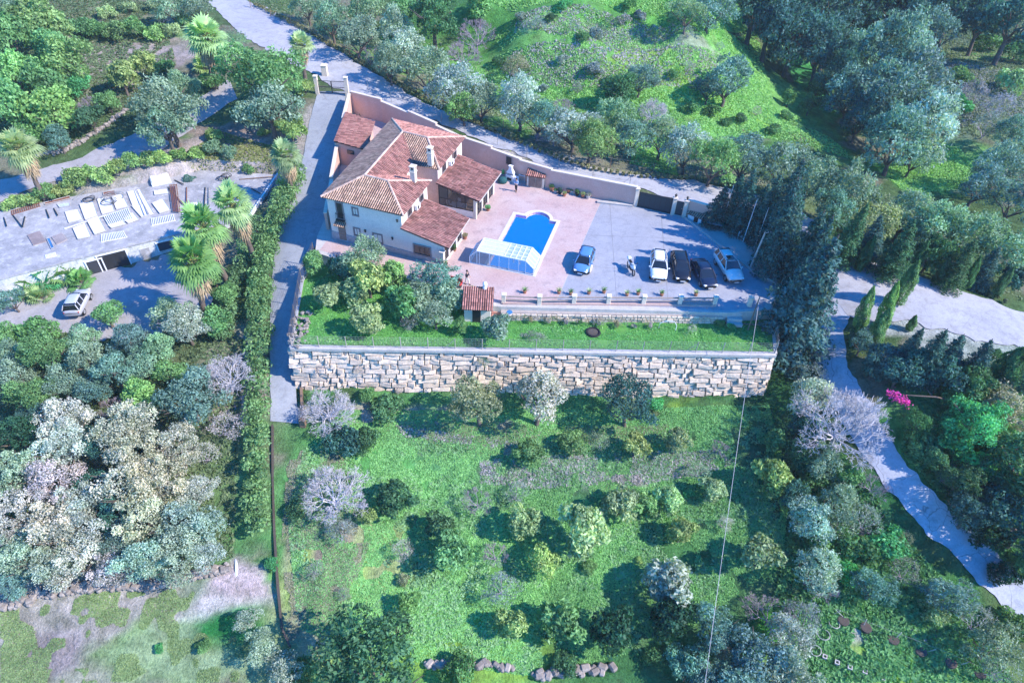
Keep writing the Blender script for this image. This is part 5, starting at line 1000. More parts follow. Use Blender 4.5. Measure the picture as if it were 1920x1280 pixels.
# ------------------------------------------------------------------ ground cover as stuff
def cover(name,label,cat,zones,n,size,col,asp=.35,up=1.,seed=1,zz=None,mt='grass',thr=.34):
    """zones: polygons of photo points; blades stand up"""
    rg=np.random.default_rng(seed); Vs=[];Ts=[]; polys=[np.array([at(*p)[:2] for p in z]) if zz is None else np.array([P(*p,zz)[:2] for p in z]) for z in zones]; ar=[]
    for p in polys: x,y=p[:,0],p[:,1]; ar.append(abs(np.dot(x,np.roll(y,-1))-np.dot(y,np.roll(x,-1)))/2)
    ar=np.array(ar)/sum(ar)
    for p,a in zip(polys,ar):
        k=int(n*a*1.8); x=rg.uniform(p[:,0].min(),p[:,0].max(),k);y=rg.uniform(p[:,1].min(),p[:,1].max(),k); ok=inpoly(x,y,p.tolist())
        if zz is None: ok&=~inpoly(x,y,UPPER)&~inpoly(x,y,LOWER)
        for rd in ROADS: ok&=~inpoly(x,y,rd.tolist())
        ok&=vnoise(x,y,2.2,seed+3)*.7+vnoise(x,y,.8,seed+4)*.5>thr
        x=x[ok];y=y[ok]; z=np.array([bil(GZ,a_,b_) for a_,b_ in zip(x,y)]) if zz is None else np.full(len(x),zz)
        h=vnoise(x,y,1.7,seed+8); Cn=np.stack([x,y,z+size*.35],1); nn=len(x); N=np.stack([rg.normal(0,1,nn),rg.normal(0,1,nn),np.abs(rg.normal(1.5*up,.6,nn))],1); v,t=leaves(Cn,N,size,rg,asp=asp,tilt=.3,tint=h*.35+.35*rg.random(nn)+(np.clip((np.array([bil(BG,a_,b_) for a_,b_ in zip(x,y)])-.20)*3.2,-.45,.45) if zz is None else 0)+.15,sv=.5); Vs.append(v);Ts.append(t)  # tint follows ground colour, so shade painted there darkens the blades too
    o=bpy.data.objects.new(name,quads_mesh(name,np.concatenate(Vs),np.concatenate(Ts),M[mt])); COL.objects.link(o); o.color=(*col,1); tag(o,label,cat,kind='stuff')
cover('orchard_grass','lush green weeds and grass covering the orchard floor','grass',[[(640,770),(1440,760),(1480,900),(1470,1050),(1400,1100),(1250,1210),(1000,1270),(700,1230),(560,1180),(540,960),(570,850)]],210000,.085,(.27,.55,.22),asp=.5,seed=21,thr=.36)
cover('tall_weeds','taller leafy weed clumps scattered over the orchard terraces','weeds',[[(570,830),(1450,800),(1470,1050),(1250,1210),(1000,1270),(700,1230),(560,1180),(540,960)]],30000,.16,(.26,.46,.24),asp=.4,seed=221,thr=.62)
cover('lawn_weeds','taller weed clumps scattered over the lawn','weeds',[[(552,645),(575,530),(640,500),(860,560),(940,592),(1430,585),(1446,655)]],5000,.14,(.26,.48,.20),asp=.4,seed=231,zz=-1.3,thr=.7)
cover('orchard_dry_weeds','greyish dry weeds in patches over the orchard banks','weeds',[[(540,840),(640,850),(700,1000),(640,1180),(540,1220),(530,1000)],[(740,790),(1250,795),(1250,825),(760,830)]],60000,.085,(.36,.37,.28),asp=.3,seed=31,thr=.5)
cover('lawn_grass','bright rough grass on the lawn below the terrace','grass',[[(552,645),(575,530),(640,500),(860,560),(880,600),(940,592),(1430,585),(1446,655)]],90000,.07,(.20,.50,.16),asp=.35,seed=41,zz=-1.3)
cover('hill_grass','fresh green herbs over the hill terraces beyond the road','grass',[[(900,80),(1100,86),(1250,86),(1340,72),(1420,60),(1450,200),(1560,260),(1600,300),(1480,262),(1300,245),(1000,200),(880,150),(930,108),(1150,118),(1350,104),(1345,78)],[(940,100),(1360,98),(1340,74),(1250,85),(1100,88),(930,80)],[(880,0),(1380,0),(1400,60),(1330,66),(1290,30),(960,26)],[(930,178),(1300,176),(1420,150),(1500,250),(1300,245),(1000,205)],[(1190,260),(1260,255),(1270,330),(1180,310)],[(1700,270),(1800,280),(1850,340),(1700,360),(1650,320)]],150000,.15,(.30,.56,.20),asp=.6,seed=51,thr=.25)
cover('hill_brambles','tangled lilac and green brambles on the terrace banks','brambles',[[(935,118),(1350,116),(1385,158),(1300,168),(1150,177),(1050,168),(945,145)],[(965,38),(1285,42),(1315,62),(1250,74),(1100,77),(965,68)],[(1760,120),(1920,140),(1920,260),(1780,240)]],17000,.20,(.40,.40,.43),asp=.4,seed=61,up=.3,thr=.42)
cover('field_weeds','thin green weeds over the pale field in the bottom left','weeds',[[(0,1120),(200,1110),(420,1100),(470,1160),(500,1280),(0,1280)]],60000,.075,(.26,.37,.18),asp=.4,seed=71,thr=.62)
cover('bank_undergrowth','green undergrowth on the banks beside the side lane','undergrowth',[[(1500,700),(1540,800),(1600,880),(1660,960),(1850,1180),(1900,1280),(1500,1280),(1450,1120),(1500,900)],[(1700,760),(1920,740),(1920,1100),(1800,970),(1690,850)]],40000,.22,(.16,.36,.15),asp=.5,seed=81)
cover('grove_undergrowth','shaded undergrowth between the trees of the left grove','undergrowth',[[(0,620),(420,600),(460,640),(440,1050),(0,1100)],[(0,0),(300,0),(330,120),(260,240),(0,300)]],50000,.2,(.17,.24,.13),asp=.5,seed=91)
cover('verge_weeds','yellow green weeds on the verge between road and boundary wall','weeds',[[(680,172),(800,222),(900,262),(1000,303),(1180,350),(1185,342),(1000,295),(900,255),(800,215),(690,165)],[(420,250),(520,270),(510,330),(380,320),(330,300)]],7000,.16,(.27,.31,.13),asp=.4,seed=95)

cover('belt_undergrowth','rough grass and low scrub under the roadside belt','undergrowth',[[(440,0),(640,80),(800,165),(1000,258),(1200,320),(1500,380),(1600,440),(1920,560),(1920,440),(1600,340),(1300,250),(1000,180),(800,60),(700,0)],[(1380,0),(1920,0),(1920,260),(1700,260),(1560,150)]],90000,.20,(.28,.34,.22),asp=.35,seed=99,thr=.3)

cover('bank_brambles','dry lilac brambles on the bank across the orchard','brambles',[[(900,862),(1100,850),(1340,842),(1380,870),(1200,905),(1000,915),(900,905)],[(740,795),(1000,830),(1000,845),(760,820)],[(1500,880),(1560,880),(1640,960),(1700,1060),(1500,1000)]],15000,.15,(.50,.47,.52),asp=.22,seed=131,thr=.42)
# ------------------------------------------------------------------ cars
def car(label,cat,x,y,z,ang,L,Wd,H,col,style='hatch',roofrail=False,group='cars parked in the parking area',sunroof=False,name='parked_car'):
    """ang: heading of the bonnet (world radians); body lofted through cross sections"""
    r=thing(name,label,cat,(x,y,z),ang,group); hw=Wd/2; pm=paint('paint_'+label[:14].replace(' ','_'),col)
    zb=.62*H; zs=.20
    if style=='hatch': st=[(-.5,.70,.42,.50),(-.49,.88,.30,.60),(-.44,.97,.24,.635),(-.3,1,.2,.64),(0,1,.19,.635),(.2,1,.19,.625),(.29,.98,.2,.60),(.40,.93,.22,.53),(.47,.80,.26,.44),(.5,.60,.34,.36)]
    elif style=='suv': st=[(-.5,.78,.40,.56),(-.49,.92,.30,.62),(-.44,.98,.26,.655),(-.3,1,.24,.66),(0,1,.23,.655),(.2,1,.23,.65),(.28,.98,.24,.625),(.40,.94,.26,.58),(.47,.84,.28,.50),(.5,.66,.36,.42)]
    else: st=[(-.5,.72,.38,.56),(-.48,.9,.28,.62),(-.40,.98,.22,.645),(-.25,1,.2,.64),(0,1,.19,.63),(.2,1,.19,.615),(.28,.98,.2,.59),(.40,.92,.22,.53),(.47,.78,.26,.46),(.5,.58,.34,.38)]
    def loft(sec,caps=True):
        mb=MB();V=[];n=len(sec[0])
        for s in sec: V+=s
        F=[(i*n+k,i*n+k+1,(i+1)*n+k+1,(i+1)*n+k) for i in range(len(sec)-1) for k in range(n-1)]
        F+=[(i*n+n-1,i*n,(i+1)*n,(i+1)*n+n-1) for i in range(len(sec)-1)]
        if caps: F+=[tuple(range(n))[::-1],tuple((len(sec)-1)*n+k for k in range(n))]
        mb.add(V,F,.5); return mb
    sec=[]
    for fx,fw,fz0,fz1 in st:
        X=fx*L;w=hw*fw;z0=fz0*H*.9;z1=fz1*H; sec.append([(X,-w*.86,z0),(X,-w,z0+.12*H),(X,-w,z1-.14*H),(X,-w*.93,z1-.03*H),(X,-w*.6,z1+.012*H),(X,0,z1+.025*H),(X,w*.6,z1+.012*H),(X,w*.93,z1-.03*H),(X,w,z1-.14*H),(X,w,z0+.12*H),(X,w*.86,z0)])
    b=loft(sec).build('body',pm,r,smooth=True)
    # glasshouse: tapers to the roof
    if style=='hatch': gl=[(-.47,.62),(-.40,.97),(-.15,1.),(.08,.985),(.27,.60)]
    elif style=='suv': gl=[(-.475,.66),(-.43,.97),(-.15,1.),(.05,.985),(.22,.64)]
    else: gl=[(-.36,.64),(-.24,.96),(-.08,1.),(.07,.98),(.27,.60)]
    base=.60 if style!='suv' else .63
    gs=[]
    for fx,fz in gl:
        top=fz*H; wt=hw*(.93-.26*(fz-base)/(1-base)); wb=hw*.93; gs.append([(fx*L,-wb,base*H-.04),(fx*L,-wt,top-.05),(fx*L,-wt*.85,top),(fx*L,0,top+.015),(fx*L,wt*.85,top),(fx*L,wt,top-.05),(fx*L,wb,base*H-.04)])
    loft(gs).build('windows',M['carglass'],r,smooth=False)
    x0,x1=gl[1][0]*L,gl[3][0]*L; rs=[]
    for t in np.linspace(0,1,6):
        X=x0-.02+(x1-x0+.06)*t; zt=np.interp(X/L,[g[0] for g in gl],[g[1] for g in gl])*H; w=hw*.66; rs.append([(X,-w-.03,zt-.09),(X,-w,zt+.0),(X,-w*.6,zt+.025),(X,0,zt+.035),(X,w*.6,zt+.025),(X,w,zt+.0),(X,w+.03,zt-.09)])
    loft(rs).build('roof',pm,r,smooth=True)
    mb=MB()
    for s in(-1,1):
        for (a,b_) in ((3,4),(1,0)):
            za=gl[a][1]*H;zb_=gl[b_][1]*H; mb.bar((gl[a][0]*L,s*hw*.68,za-.02),(gl[b_][0]*L+(.0),s*hw*.93,zb_+.0),.075)
        xm=-.08*L; mb.bar((xm,s*hw*.70,H*.95),(xm-.05,s*hw*.95,base*H),.07)
        if style!='sedan': xm=-.30*L; mb.bar((xm,s*hw*.69,H*.94),(xm-.06,s*hw*.95,base*H),.09)
    mb.build('pillars',pm,r)
    for sx in (.305,-.30):
        for s in(-1,1):
            R_=.325 if style!='suv' else .36; mb=MB(); X=sx*L; mb.tube([(X,s*(hw-.19),R_),(X,s*(hw-.005),R_)],R_,18); w=mb.build('wheel',M['black'],r,smooth=False); mb=MB(); mb.tube([(X,s*(hw-.02),R_),(X,s*(hw+.008),R_)],R_*.62,12)
            for k in range(5): a=2*PI*k/5; mb.bar((X,s*(hw+.01),R_),(X+math.cos(a)*R_*.6,s*(hw+.01),R_+math.sin(a)*R_*.6),.05,.02)
            mb.build('rim',M['steel'],w)
    for s in(-1,1):
        f=st[-2]; mb=MB(); mb.box((f[0]*L-.04,s*hw*.62,f[3]*H-.05),(.26,.36,.13),rz=-s*.35,bev=.04); mb.build('headlight',M['whitemetal'],r)
        mb=MB(); mb.box((-.485*L,s*hw*.76,.52*H),(.10,.22,.22),bev=.03); mb.build('tail_light',M['red'],r)
        mb=MB(); mb.box((.17*L,s*(hw+.09),base*H+.04),(.14,.20,.13),bev=.04); mb.build('wing_mirror',pm,r)
    mb=MB(); mb.box((.497*L,0,.34*H),(.04,.9,.16),bev=.01); mb.build('grille',M['black'],r)
    mb=MB(); mb.box((.506*L,0,.25*H),(.02,.5,.10)); mb.build('number_plate',M['white'],r)
    if roofrail:
        mb=MB()
        for s in(-1,1): mb.bar((x0+.1,s*hw*.64,H+.05),(x1-.1,s*hw*.64,H+.05),.045)
        mb.build('roof_rails',M['steel'],r)
    if sunroof:
        mb=MB(); mb.box((x1-.45,0,H+.03),(.7,.8,.02)); mb.build('sunroof',M['carglass'],r)
    return r
car('light blue hatchback parked alone at the left of the parking area','car',7.2,58.35,.01,math.radians(-105),4.05,1.72,1.45,(.10,.25,.50))
car('white car between the motorcycle and the black cars','car',14.95,57.9,.01,math.radians(-97),4.4,1.80,1.55,(.78,.80,.82),'suv',roofrail=True)
car('black car next to the white car in the parking row','car',17.25,58.0,.01,math.radians(-91),4.35,1.80,1.50,(.012,.013,.018))
car('dark navy saloon between the black car and the silver estate','car',19.55,57.1,.01,math.radians(-81),4.45,1.80,1.43,(.012,.02,.05),'sedan')
car('pale silver off-roader with sunroof at the right end of the parking row','car',22.35,58.3,.01,math.radians(-80),4.7,1.85,1.68,(.78,.72,.70),'suv',roofrail=True,sunroof=True)
q=at(152,577)
car('silver small van with its tailgate towards the grove, parked in the left yard','van',q[0],q[1],q[2]+.07,math.radians(100),4.0,1.7,1.8,(.50,.52,.58),'suv',group=None,name='parked_van')
# motorcycles
def moto(label,x,y,ang,c1,c2):
    r=thing('motorcycle',label,'motorcycle',(x,y,.01),ang,'motorcycles'); 
    for X,nm in ((.68,'front'),(-.62,'rear')):
        mb=MB();pts=[(X+.29*math.cos(t),0,.31+.29*math.sin(t)) for t in np.linspace(0,2*PI,17)]; mb.tube(pts,.055,6,cap=False); w=mb.build('wheel',M['black'],r,smooth=True); mb=MB();mb.tube([(X,-.05,.31),(X,.05,.31)],.12,10)
        for k in range(5): a=2*PI*k/5; mb.bar((X,0,.31),(X+.27*math.cos(a),0,.31+.27*math.sin(a)),.03)
        mb.build('hub',M['steel'],w)
    mb=MB(); mb.lathe((0,0,0),[(.01,0),(.01,.01)],4); mb=MB()
    sec=[(-.75,.09,.72,.82),(-.5,.15,.60,.84),(-.1,.16,.5,.86),(.15,.20,.48,.98),(.4,.20,.52,1.02),(.62,.14,.62,.98),(.78,.06,.70,.86)]; V=[]
    for X,w,z0,z1 in sec: V+=[(X,-w*.6,z0),(X,-w,(z0+z1)/2),(X,-w*.6,z1),(X,w*.6,z1),(X,w,(z0+z1)/2),(X,w*.6,z0)]
    F=[(i*6+k,i*6+(k+1)%6,(i+1)*6+(k+1)%6,(i+1)*6+k) for i in range(6) for k in range(6)]+[(0,1,2,3,4,5),tuple(36+k for k in range(6))]; mb.add(V,F,.5); mb.build('fairing',paint('moto_'+label[:8],c1),r,smooth=True)
    mb=MB(); mb.box((-.35,0,.88),(.7,.26,.09),bev=.04); mb.build('seat',M['black'],r)
    mb=MB(); mb.box((0,0,.36),(.6,.26,.3),bev=.05); mb.tube([(.68,.09,.31),(.45,.09,1.0)],.03,6); mb.tube([(.68,-.09,.31),(.45,-.09,1.0)],.03,6); mb.tube([(-.62,.1,.31),(-.1,.1,.45)],.03,6); mb.build('engine',M['dark'],r)
    mb=MB(); mb.tube([(.36,-.36,1.04),(.45,-.15,1.06),(.45,.15,1.06),(.36,.36,1.04)],.022,6)
    for s in(-1,1): mb.box((.44,s*.33,1.16),(.05,.14,.09),bev=.02); mb.bar((.42,s*.3,1.06),(.44,s*.33,1.14),.02)
    mb.build('handlebar',M['dark'],r); mb=MB(); mb.box((.66,0,1.08),(.04,.3,.26),bev=.01); mb.build('windscreen',M['clear'],r)
    mb=MB(); mb.box((-.72,0,1.0),(.34,.38,.28),bev=.06); mb.build('top_box',paint('box_'+label[:8],c2),r)
    return r
q=P(1182,508); moto('white and black touring motorcycle standing on the grey parking area',q[0],q[1],math.radians(-75),(.75,.77,.8),(.7,.72,.75)).scale=(1.12,1.12,1.12)
# --- people
def chain(name,V,E,R,m,parent,sub=2,root=0):
    me=bpy.data.meshes.new(name); me.from_pydata([tuple(v) for v in V],E,[]); o=bpy.data.objects.new(name,me); COL.objects.link(o); o.parent=parent; me.materials.append(m)
    s=o.modifiers.new('skin','SKIN'); 
    for i,v in enumerate(me.skin_vertices[0].data): v.radius=(R[i],R[i]) if not hasattr(R[i],'__len__') else R[i]; v.use_root=(i==root)
    o.modifiers.new('sub','SUBSURF').levels=sub; o.modifiers['sub'].render_levels=sub; return o
def person(label,x,y,ang,top,trou,armpose,stride=.12):
    """faces +x of its own frame"""
    r=thing('person',label,'person',(x,y,.01),ang)
    V=[(0,0,.95),(0,0,1.15),(0,0,1.38),(0,0,1.49),(.02,0,1.60),(.02,0,1.71)];E=[(0,1),(1,2),(2,3),(3,4),(4,5)];R=[(.15,.11),(.13,.10),(.16,.10),.055,(.085,.10),(.075,.085)]
    hands=[]
    for s in(-1,1):
        b=len(V); hip=(0,s*.09,.90);kn=(s*stride*.5+.03,s*.10,.50);an=(s*stride-.02,s*.10,.09);toe=(s*stride+.14,s*.11,.045); V+=[hip,kn,an,toe];E+=[(0,b),(b,b+1),(b+1,b+2),(b+2,b+3)];R+=[.085,.06,.042,.035]
        b=len(V); el,wr=armpose[0 if s<0 else 1]; sh=(0,s*.185,1.40); V+=[sh,el,wr];E+=[(2,b),(b,b+1),(b+1,b+2)];R+=[.055,.042,.028]
        w=np.array(wr);d=w-np.array(el);d/=np.linalg.norm(d); pm_=w+d*.09; V.append(tuple(pm_));E.append((b+2,b+3));R.append((.038,.02)); sd_=np.cross(d,[0,0,1.]) if abs(d[2])<.9 else np.array([1.,0,0]); sd_/=np.linalg.norm(sd_); hands.append((w,d,pm_,sd_,s))
        pc=b+3
        for k,(o_,ln) in enumerate(((-.03,.065),(-.01,.078),(.01,.072),(.03,.055))):
            p1=pm_+sd_*o_+d*ln*.6;p2=p1+d*ln*.5+np.array([.015,0,-.01]); i=len(V);V+=[tuple(p1),tuple(p2)];E+=[(pc,i),(i,i+1)];R+=[.010,.008]
        p1=w+d*.04+sd_*.045;p2=p1+d*.045+sd_*.015;i=len(V);V+=[tuple(p1),tuple(p2)];E+=[(b+2,i),(i,i+1)];R+=[.012,.009]
    o=chain('body',V,E,R,M['skin'],r)
    # face: nose, eyes, mouth, ears as part of the head
    mb=MB(); mb.box((.115,0,1.635),(.035,.028,.05),bev=.01); mb.box((.10,0,1.585),(.02,.05,.012)); 
    for s in(-1,1): mb.box((.02,s*.088,1.64),(.04,.02,.06),bev=.008)
    mb.build('face',M['skin'],r); mb=MB()
    for s in(-1,1): mb.box((.105,s*.032,1.66),(.012,.022,.012))
    mb.build('eyes',M['black'],r)
    mb=MB(); mb.lathe((-.005,0,1.66),[(.098,0),(.108,.05),(.09,.095),(.05,.12),(.005,.125)],12); mb.build('hair',M['hair'],r,smooth=True)
    V=[(0,0,.93),(0,0,1.15),(0,0,1.37),(0,0,1.44)];E=[(0,1),(1,2),(2,3)];R=[(.17,.13),(.15,.12),(.18,.125),.085]
    for s in(-1,1): b=len(V); el,wr=armpose[0 if s<0 else 1]; el=np.array(el);wr=np.array(wr); V+=[(0,s*.185,1.40),tuple(el),tuple(el*.25+wr*.75)];E+=[(2,b),(b,b+1),(b+1,b+2)];R+=[.072,.056,.045]
    chain('jacket',V,E,R,top,r)
    V=[(0,0,.97),(0,0,.90)];E=[(0,1)];R=[(.165,.13),(.15,.13)]
    for s in(-1,1): b=len(V); V+=[(0,s*.09,.86),(s*stride*.5+.03,s*.10,.50),(s*stride-.02,s*.10,.12)];E+=[(1,b),(b,b+1),(b+1,b+2)];R+=[.10,.078,.062]
    chain('trousers',V,E,R,trou,r)
    for s in(-1,1): mb=MB(); mb.box((s*stride+.05,s*.105,.045),(.27,.10,.09),bev=.03); mb.build('shoe',M['black'],r)
    return r
q=P(967.5,359); person('person in a light blue top and dark trousers standing near the barbecue',q[0],q[1],math.radians(-110),M['shirtblue'],M['clothdark'],(((.10,-.24,1.15),(.28,-.12,1.18)),((.10,.24,1.15),(.28,.12,1.2))))
q=P(876,533); person('person in a dark top and white trousers walking across the pink patio',q[0],q[1],math.radians(-35),M['clothdark'],M['clothwhite'],(((.05,-.26,1.13),(.30,-.22,1.12)),((-.02,.26,1.13),(.12,.28,.92))),.2)
# ------------------------------------------------------------------ patio objects
def box_thing(name,label,cat,loc,rz,parts,group=None):
    r=thing(name,label,cat,loc,rz,group)
    for nm,m,fn in parts: mb=MB(); fn(mb); mb.build(nm,m,r)
    return r
# barbecue
q=P(957,338)
r=thing('barbecue','white masonry barbecue with a tapering chimney against the salmon wall','barbecue',(q[0],q[1],0),math.radians(-28)); r.scale=(.85,.85,.85); mb=MB(); mb.box((0,0,.45),(1.3,.7,.9),bev=.03); mb.box((.95,.05,.42),(.6,.6,.84),bev=.03); mb.build('base',M['white'],r); mb=MB(); mb.box((0,-.36,.35),(.7,.03,.4)); mb.build('opening',M['black'],r)
mb=MB(); mb.add([(x*w,y*w2,z) for z,w,w2 in ((1.25,.6,.34),(1.75,.28,.2),(2.2,.22,.18)) for x,y in((-1,-1),(1,-1),(1,1),(-1,1))],[(i*4+k,i*4+(k+1)%4,(i+1)*4+(k+1)%4,(i+1)*4+k) for i in(0,1) for k in range(4)]+[(8,9,10,11),(0,3,2,1)],.5); mb.box((-.5,.1,1.1),(.1,.5,.4));mb.box((.5,.1,1.1),(.1,.5,.4));mb.box((0,.0,2.3),(.62,.5,.1),bev=.02);mb.build('hood',M['white'],r)
q=P(945,340); r=thing('parasol_base','round dark green folded cover beside the barbecue','cover',(q[0]-.2,q[1]-.2,0)); mb=MB(); mb.lathe((0,0,0),[(.55,0),(.62,.25),(.45,.55),(.1,.7)],14); mb.build('cover',mat('green_cover',(.02,.10,.11)),r,smooth=True)
q=P(944,326); r=thing('gas_bottle','small bright green gas bottle left of the barbecue','gas bottle',(q[0],q[1],0)); mb=MB(); mb.lathe((0,0,0),[(.18,0),(.2,.05),(.2,.5),(.12,.62),(.05,.66)],12); mb.build('bottle',mat('green_paint',(.12,.55,.15)),r,smooth=True); mb=MB(); mb.lathe((0,0,.64),[(.09,0),(.09,.1)],8); mb.build('valve_guard',M['steel'],r)
q=P(978,340); r=thing('side_table','white side table with a dark tray right of the barbecue','table',(q[0]+.1,q[1]+.25,0),-.4); mb=MB(); mb.box((0,0,.75),(.9,.55,.05)); mb.build('tabletop',M['white'],r)
for i in(-1,1):
    for j in(-1,1): mb=MB(); mb.bar((i*.4,j*.22,0),(i*.4,j*.22,.73),.05); mb.build('leg',M['white'],r)
mb=MB(); mb.box((0,0,.80),(.45,.3,.05)); mb.build('tray',M['black'],r)
# wall opening above the barbecue
d=np.array(WALLN[7])-np.array(WALLN[6]); rz=math.atan2(d[1],d[0]); q=np.array(WALLN[5])*.35+np.array(WALLN[6])*.65
r=thing('wall_hatch','small dark metal hatch in the salmon wall above the barbecue','hatch',(q[0]-.08,q[1]-.2,1.9),math.atan2(-2.3,3.6)); mb=MB(); mb.box((0,0,.2),(.75,.06,.95)); mb.build('shutter',M['dark'],r); mb=MB(); 
for s in(-1,1): mb.box((s*.4,0,.2),(.06,.09,1.05)) 
mb.build('frame',M['frame'],r)
# pump shed
q=P(1005,352); r=thing('pump_shed','small cream shed with brown double doors and a tiled roof against the wall','shed',(q[0],q[1]+.6,0),math.radians(-12)); mb=MB(); mb.prism([(-1.05,-.6),(1.05,-.6),(1.05,.9),(-1.05,.9)],-.1,[1.55,1.55,2.0,2.0]); mb.build('wall',M['cream'],r); mb=MB()
mb.box((-.42,-.62,.75),(.80,.05,1.3));mb.box((.42,-.62,.75),(.80,.05,1.3)); mb.build('doors',M['brownwood'],r)
t,d=MB(),MB(); roofplane(t,d,[(-1.2,-.85,1.62),(1.2,-.85,1.62),(1.2,1.0,2.2),(-1.2,1.0,2.2)]); o=t.build('roof',M['tile'],r,fix=False); d.build('tile_bed',M['channel'],o,fix=False)
# pots by the wall
potpx=[(1034,357),(1041,361),(1050,363),(1058,368),(1072,362),(1082,366),(1093,370),(1102,372),(1066,361),(1088,364)]
for i,(px,py) in enumerate(sorted(potpx)):
    q=P(px,py); s=random.uniform(.8,1.25); r=thing('plant_pot',f"{ORD[i]} plant pot from the left in the row along the salmon wall",'plant pot',(q[0],q[1],0),0,'pots along the wall'); mm=[M['terracotta'],M['coping'],M['dark'],M['terracotta']][i%4]
    mb=MB(); mb.lathe((0,0,0),[(.16*s,0),(.24*s,.32*s),(.27*s,.33*s),(.27*s,.38*s),(.2*s,.37*s)],12); mb.build('pot',mm,r,smooth=False)
    _,cm,_,_=LIB['bush'][i%4]; o=bpy.data.objects.new('plant',cm); COL.objects.link(o); o.parent=r; o.location=(0,0,.3*s); o.scale=(.32*s,)*3; o.color=(*CLR['GMNLK'[i%5]],1)
# pots with agaves along the balustrade
def agave(mb,n=13,R=.5,seed=0):
    rr=random.Random(seed)
    for k in range(n):
        a=k*2.4; el=.35+.9*k/n; d=np.array([math.cos(a)*math.cos(el),math.sin(a)*math.cos(el),math.sin(el)]); s=np.array([-math.sin(a),math.cos(a),0])*.035*R*2; m_=d*R*.5+[0,0,.03]; e=d*R*rr.uniform(.85,1.1)+[0,0,-.12*R]; mb.add([s*.8,-s*.8,m_-s,m_+s,e],[(0,1,2,3),(3,2,4)],rr.random())
for i,(px,py) in enumerate([(984,548),(1048,549),(1070,551),(1104,550),(1132,548),(1175,553),(1240,553),(1304,553),(1196,551)]):
    q=P(px,py); r=thing('spiky_plant',f"potted spiky plant at the balustrade, {ORD[sorted([984,1048,1070,1104,1132,1175,1240,1304,1196]).index(px)]} from the left",'potted plant',(q[0],q[1]-.1,0),0,'spiky plants along the balustrade'); mb=MB(); mb.lathe((0,0,0),[(.15,0),(.2,.28),(.22,.3),(.17,.3)],10); mb.build('pot',M['terracotta'],r)
    mb=MB(); agave(mb,16,.55,i); o=mb.build('leaves',M['leaf'],r,fix=False,color=CLR['L' if i%2 else 'M']); o.location=(0,0,.32)
# board leaning near the blue car, waste bins etc
q=P(1108,508); r=thing('cardboard_sheet','beige sheet of cardboard leaning on the right side of the blue hatchback','cardboard',(q[0]+.05,q[1]+.2,.01),-.25); mb=MB(); mb.bar((0,-.6,.0),(0,.6,.0),.02,.02); mb=MB(); mb.add([(0,-.65,0),(0,.65,0),(-.28,.6,1.0),(-.28,-.6,1.05),(.03,-.65,0),(.03,.65,0),(-.25,.6,1.0),(-.25,-.6,1.05)],[(0,1,2,3),(4,7,6,5),(0,3,7,4),(1,5,6,2),(3,2,6,7)],.5); mb.build('sheet',mat('cardboard',(.62,.52,.40)),r)
q=P(1107,378); q2=P(1186,386); r=thing('wall_step','long low pale step at the foot of the salmon wall near the sliding gate','step',(q[0],q[1],0)); mb=MB(); mb.bar((q[0]+.8,q[1]-.1,.1),(q2[0],q2[1]-.1,.1),.45,.22); mb.build('slab',M['coping'],r,world=True)
q=P(1128,372); r=thing('standpipe','short dark standpipe post by the low step at the wall','standpipe',(q[0],q[1],0)); mb=MB(); mb.cyl((0,0,0),.05,.7,8); mb.box((.1,0,.6),(.2,.05,.05)); mb.build('pipe',M['dark'],r)
# kennel and table right of the gates
q=P(1305,412); r=thing('kennel','low white kennel with a dark tiled roof right of the pedestrian gate','kennel',(q[0],q[1],0),math.radians(-38)); mb=MB(); mb.prism([(-.85,-.55),(.85,-.55),(.85,.55),(-.85,.55)],-.1,[.85,.85,1.15,1.15]); mb.build('wall',M['white'],r); t,d=MB(),MB(); roofplane(t,d,[(-1,-.75,.85),(1,-.75,.85),(1,.7,1.28),(-1,.7,1.28)]); o=t.build('roof',M['tileold'],r,fix=False); d.build('tile_bed',M['channelold'],o,fix=False)
mb=MB(); mb.box((.2,-.56,.35),(.5,.04,.6)); mb.build('entrance',M['dark'],r)
q=P(1288,398); r=thing('firewood_pile','pile of dark logs between the gate pillar and the kennel','log pile',(q[0],q[1],0),-.5); mb=MB()
for k in range(14): a=random.uniform(-.4,.4); mb.tube([(-.5,a,.08+.13*(k//5)),(.5,a+.05,.08+.13*(k//5))],.08,7)
mb.build('logs',M['wood'],r)
q=P(1338,428); r=thing('folding_table','grey folding table with splayed legs beside the kennel','table',(q[0],q[1],0),-.3); mb=MB(); mb.box((0,0,.72),(1.7,.7,.05)); mb.build('tabletop',M['steel'],r)
for i in(-1,1):
    for j in(-1,1): mb=MB(); mb.bar((i*.6,j*.32,0),(i*.5,j*.2,.7),.05); mb.build('leg',M['dark'],r)
q=P(1388,448); r=thing('garden_chair','white slatted garden chair between the flagpoles','chair',(q[0],q[1],0),-.8); mb=MB()
for k in range(5): mb.box((-.2+k*.1,0,.43),(.08,.5,.03))
mb.build('seat',M['white'],r); mb=MB()
for k in range(4): mb.box((-.27,0,.55+k*.12),(.03,.5,.08))
mb.build('backrest',M['white'],r)
for i in(-1,1):
    for j in(-1,1): mb=MB(); mb.bar((i*.22,j*.24,0),(i*.22,j*.24,.45 if i>0 else .95),.04); mb.build('leg',M['white'],r)
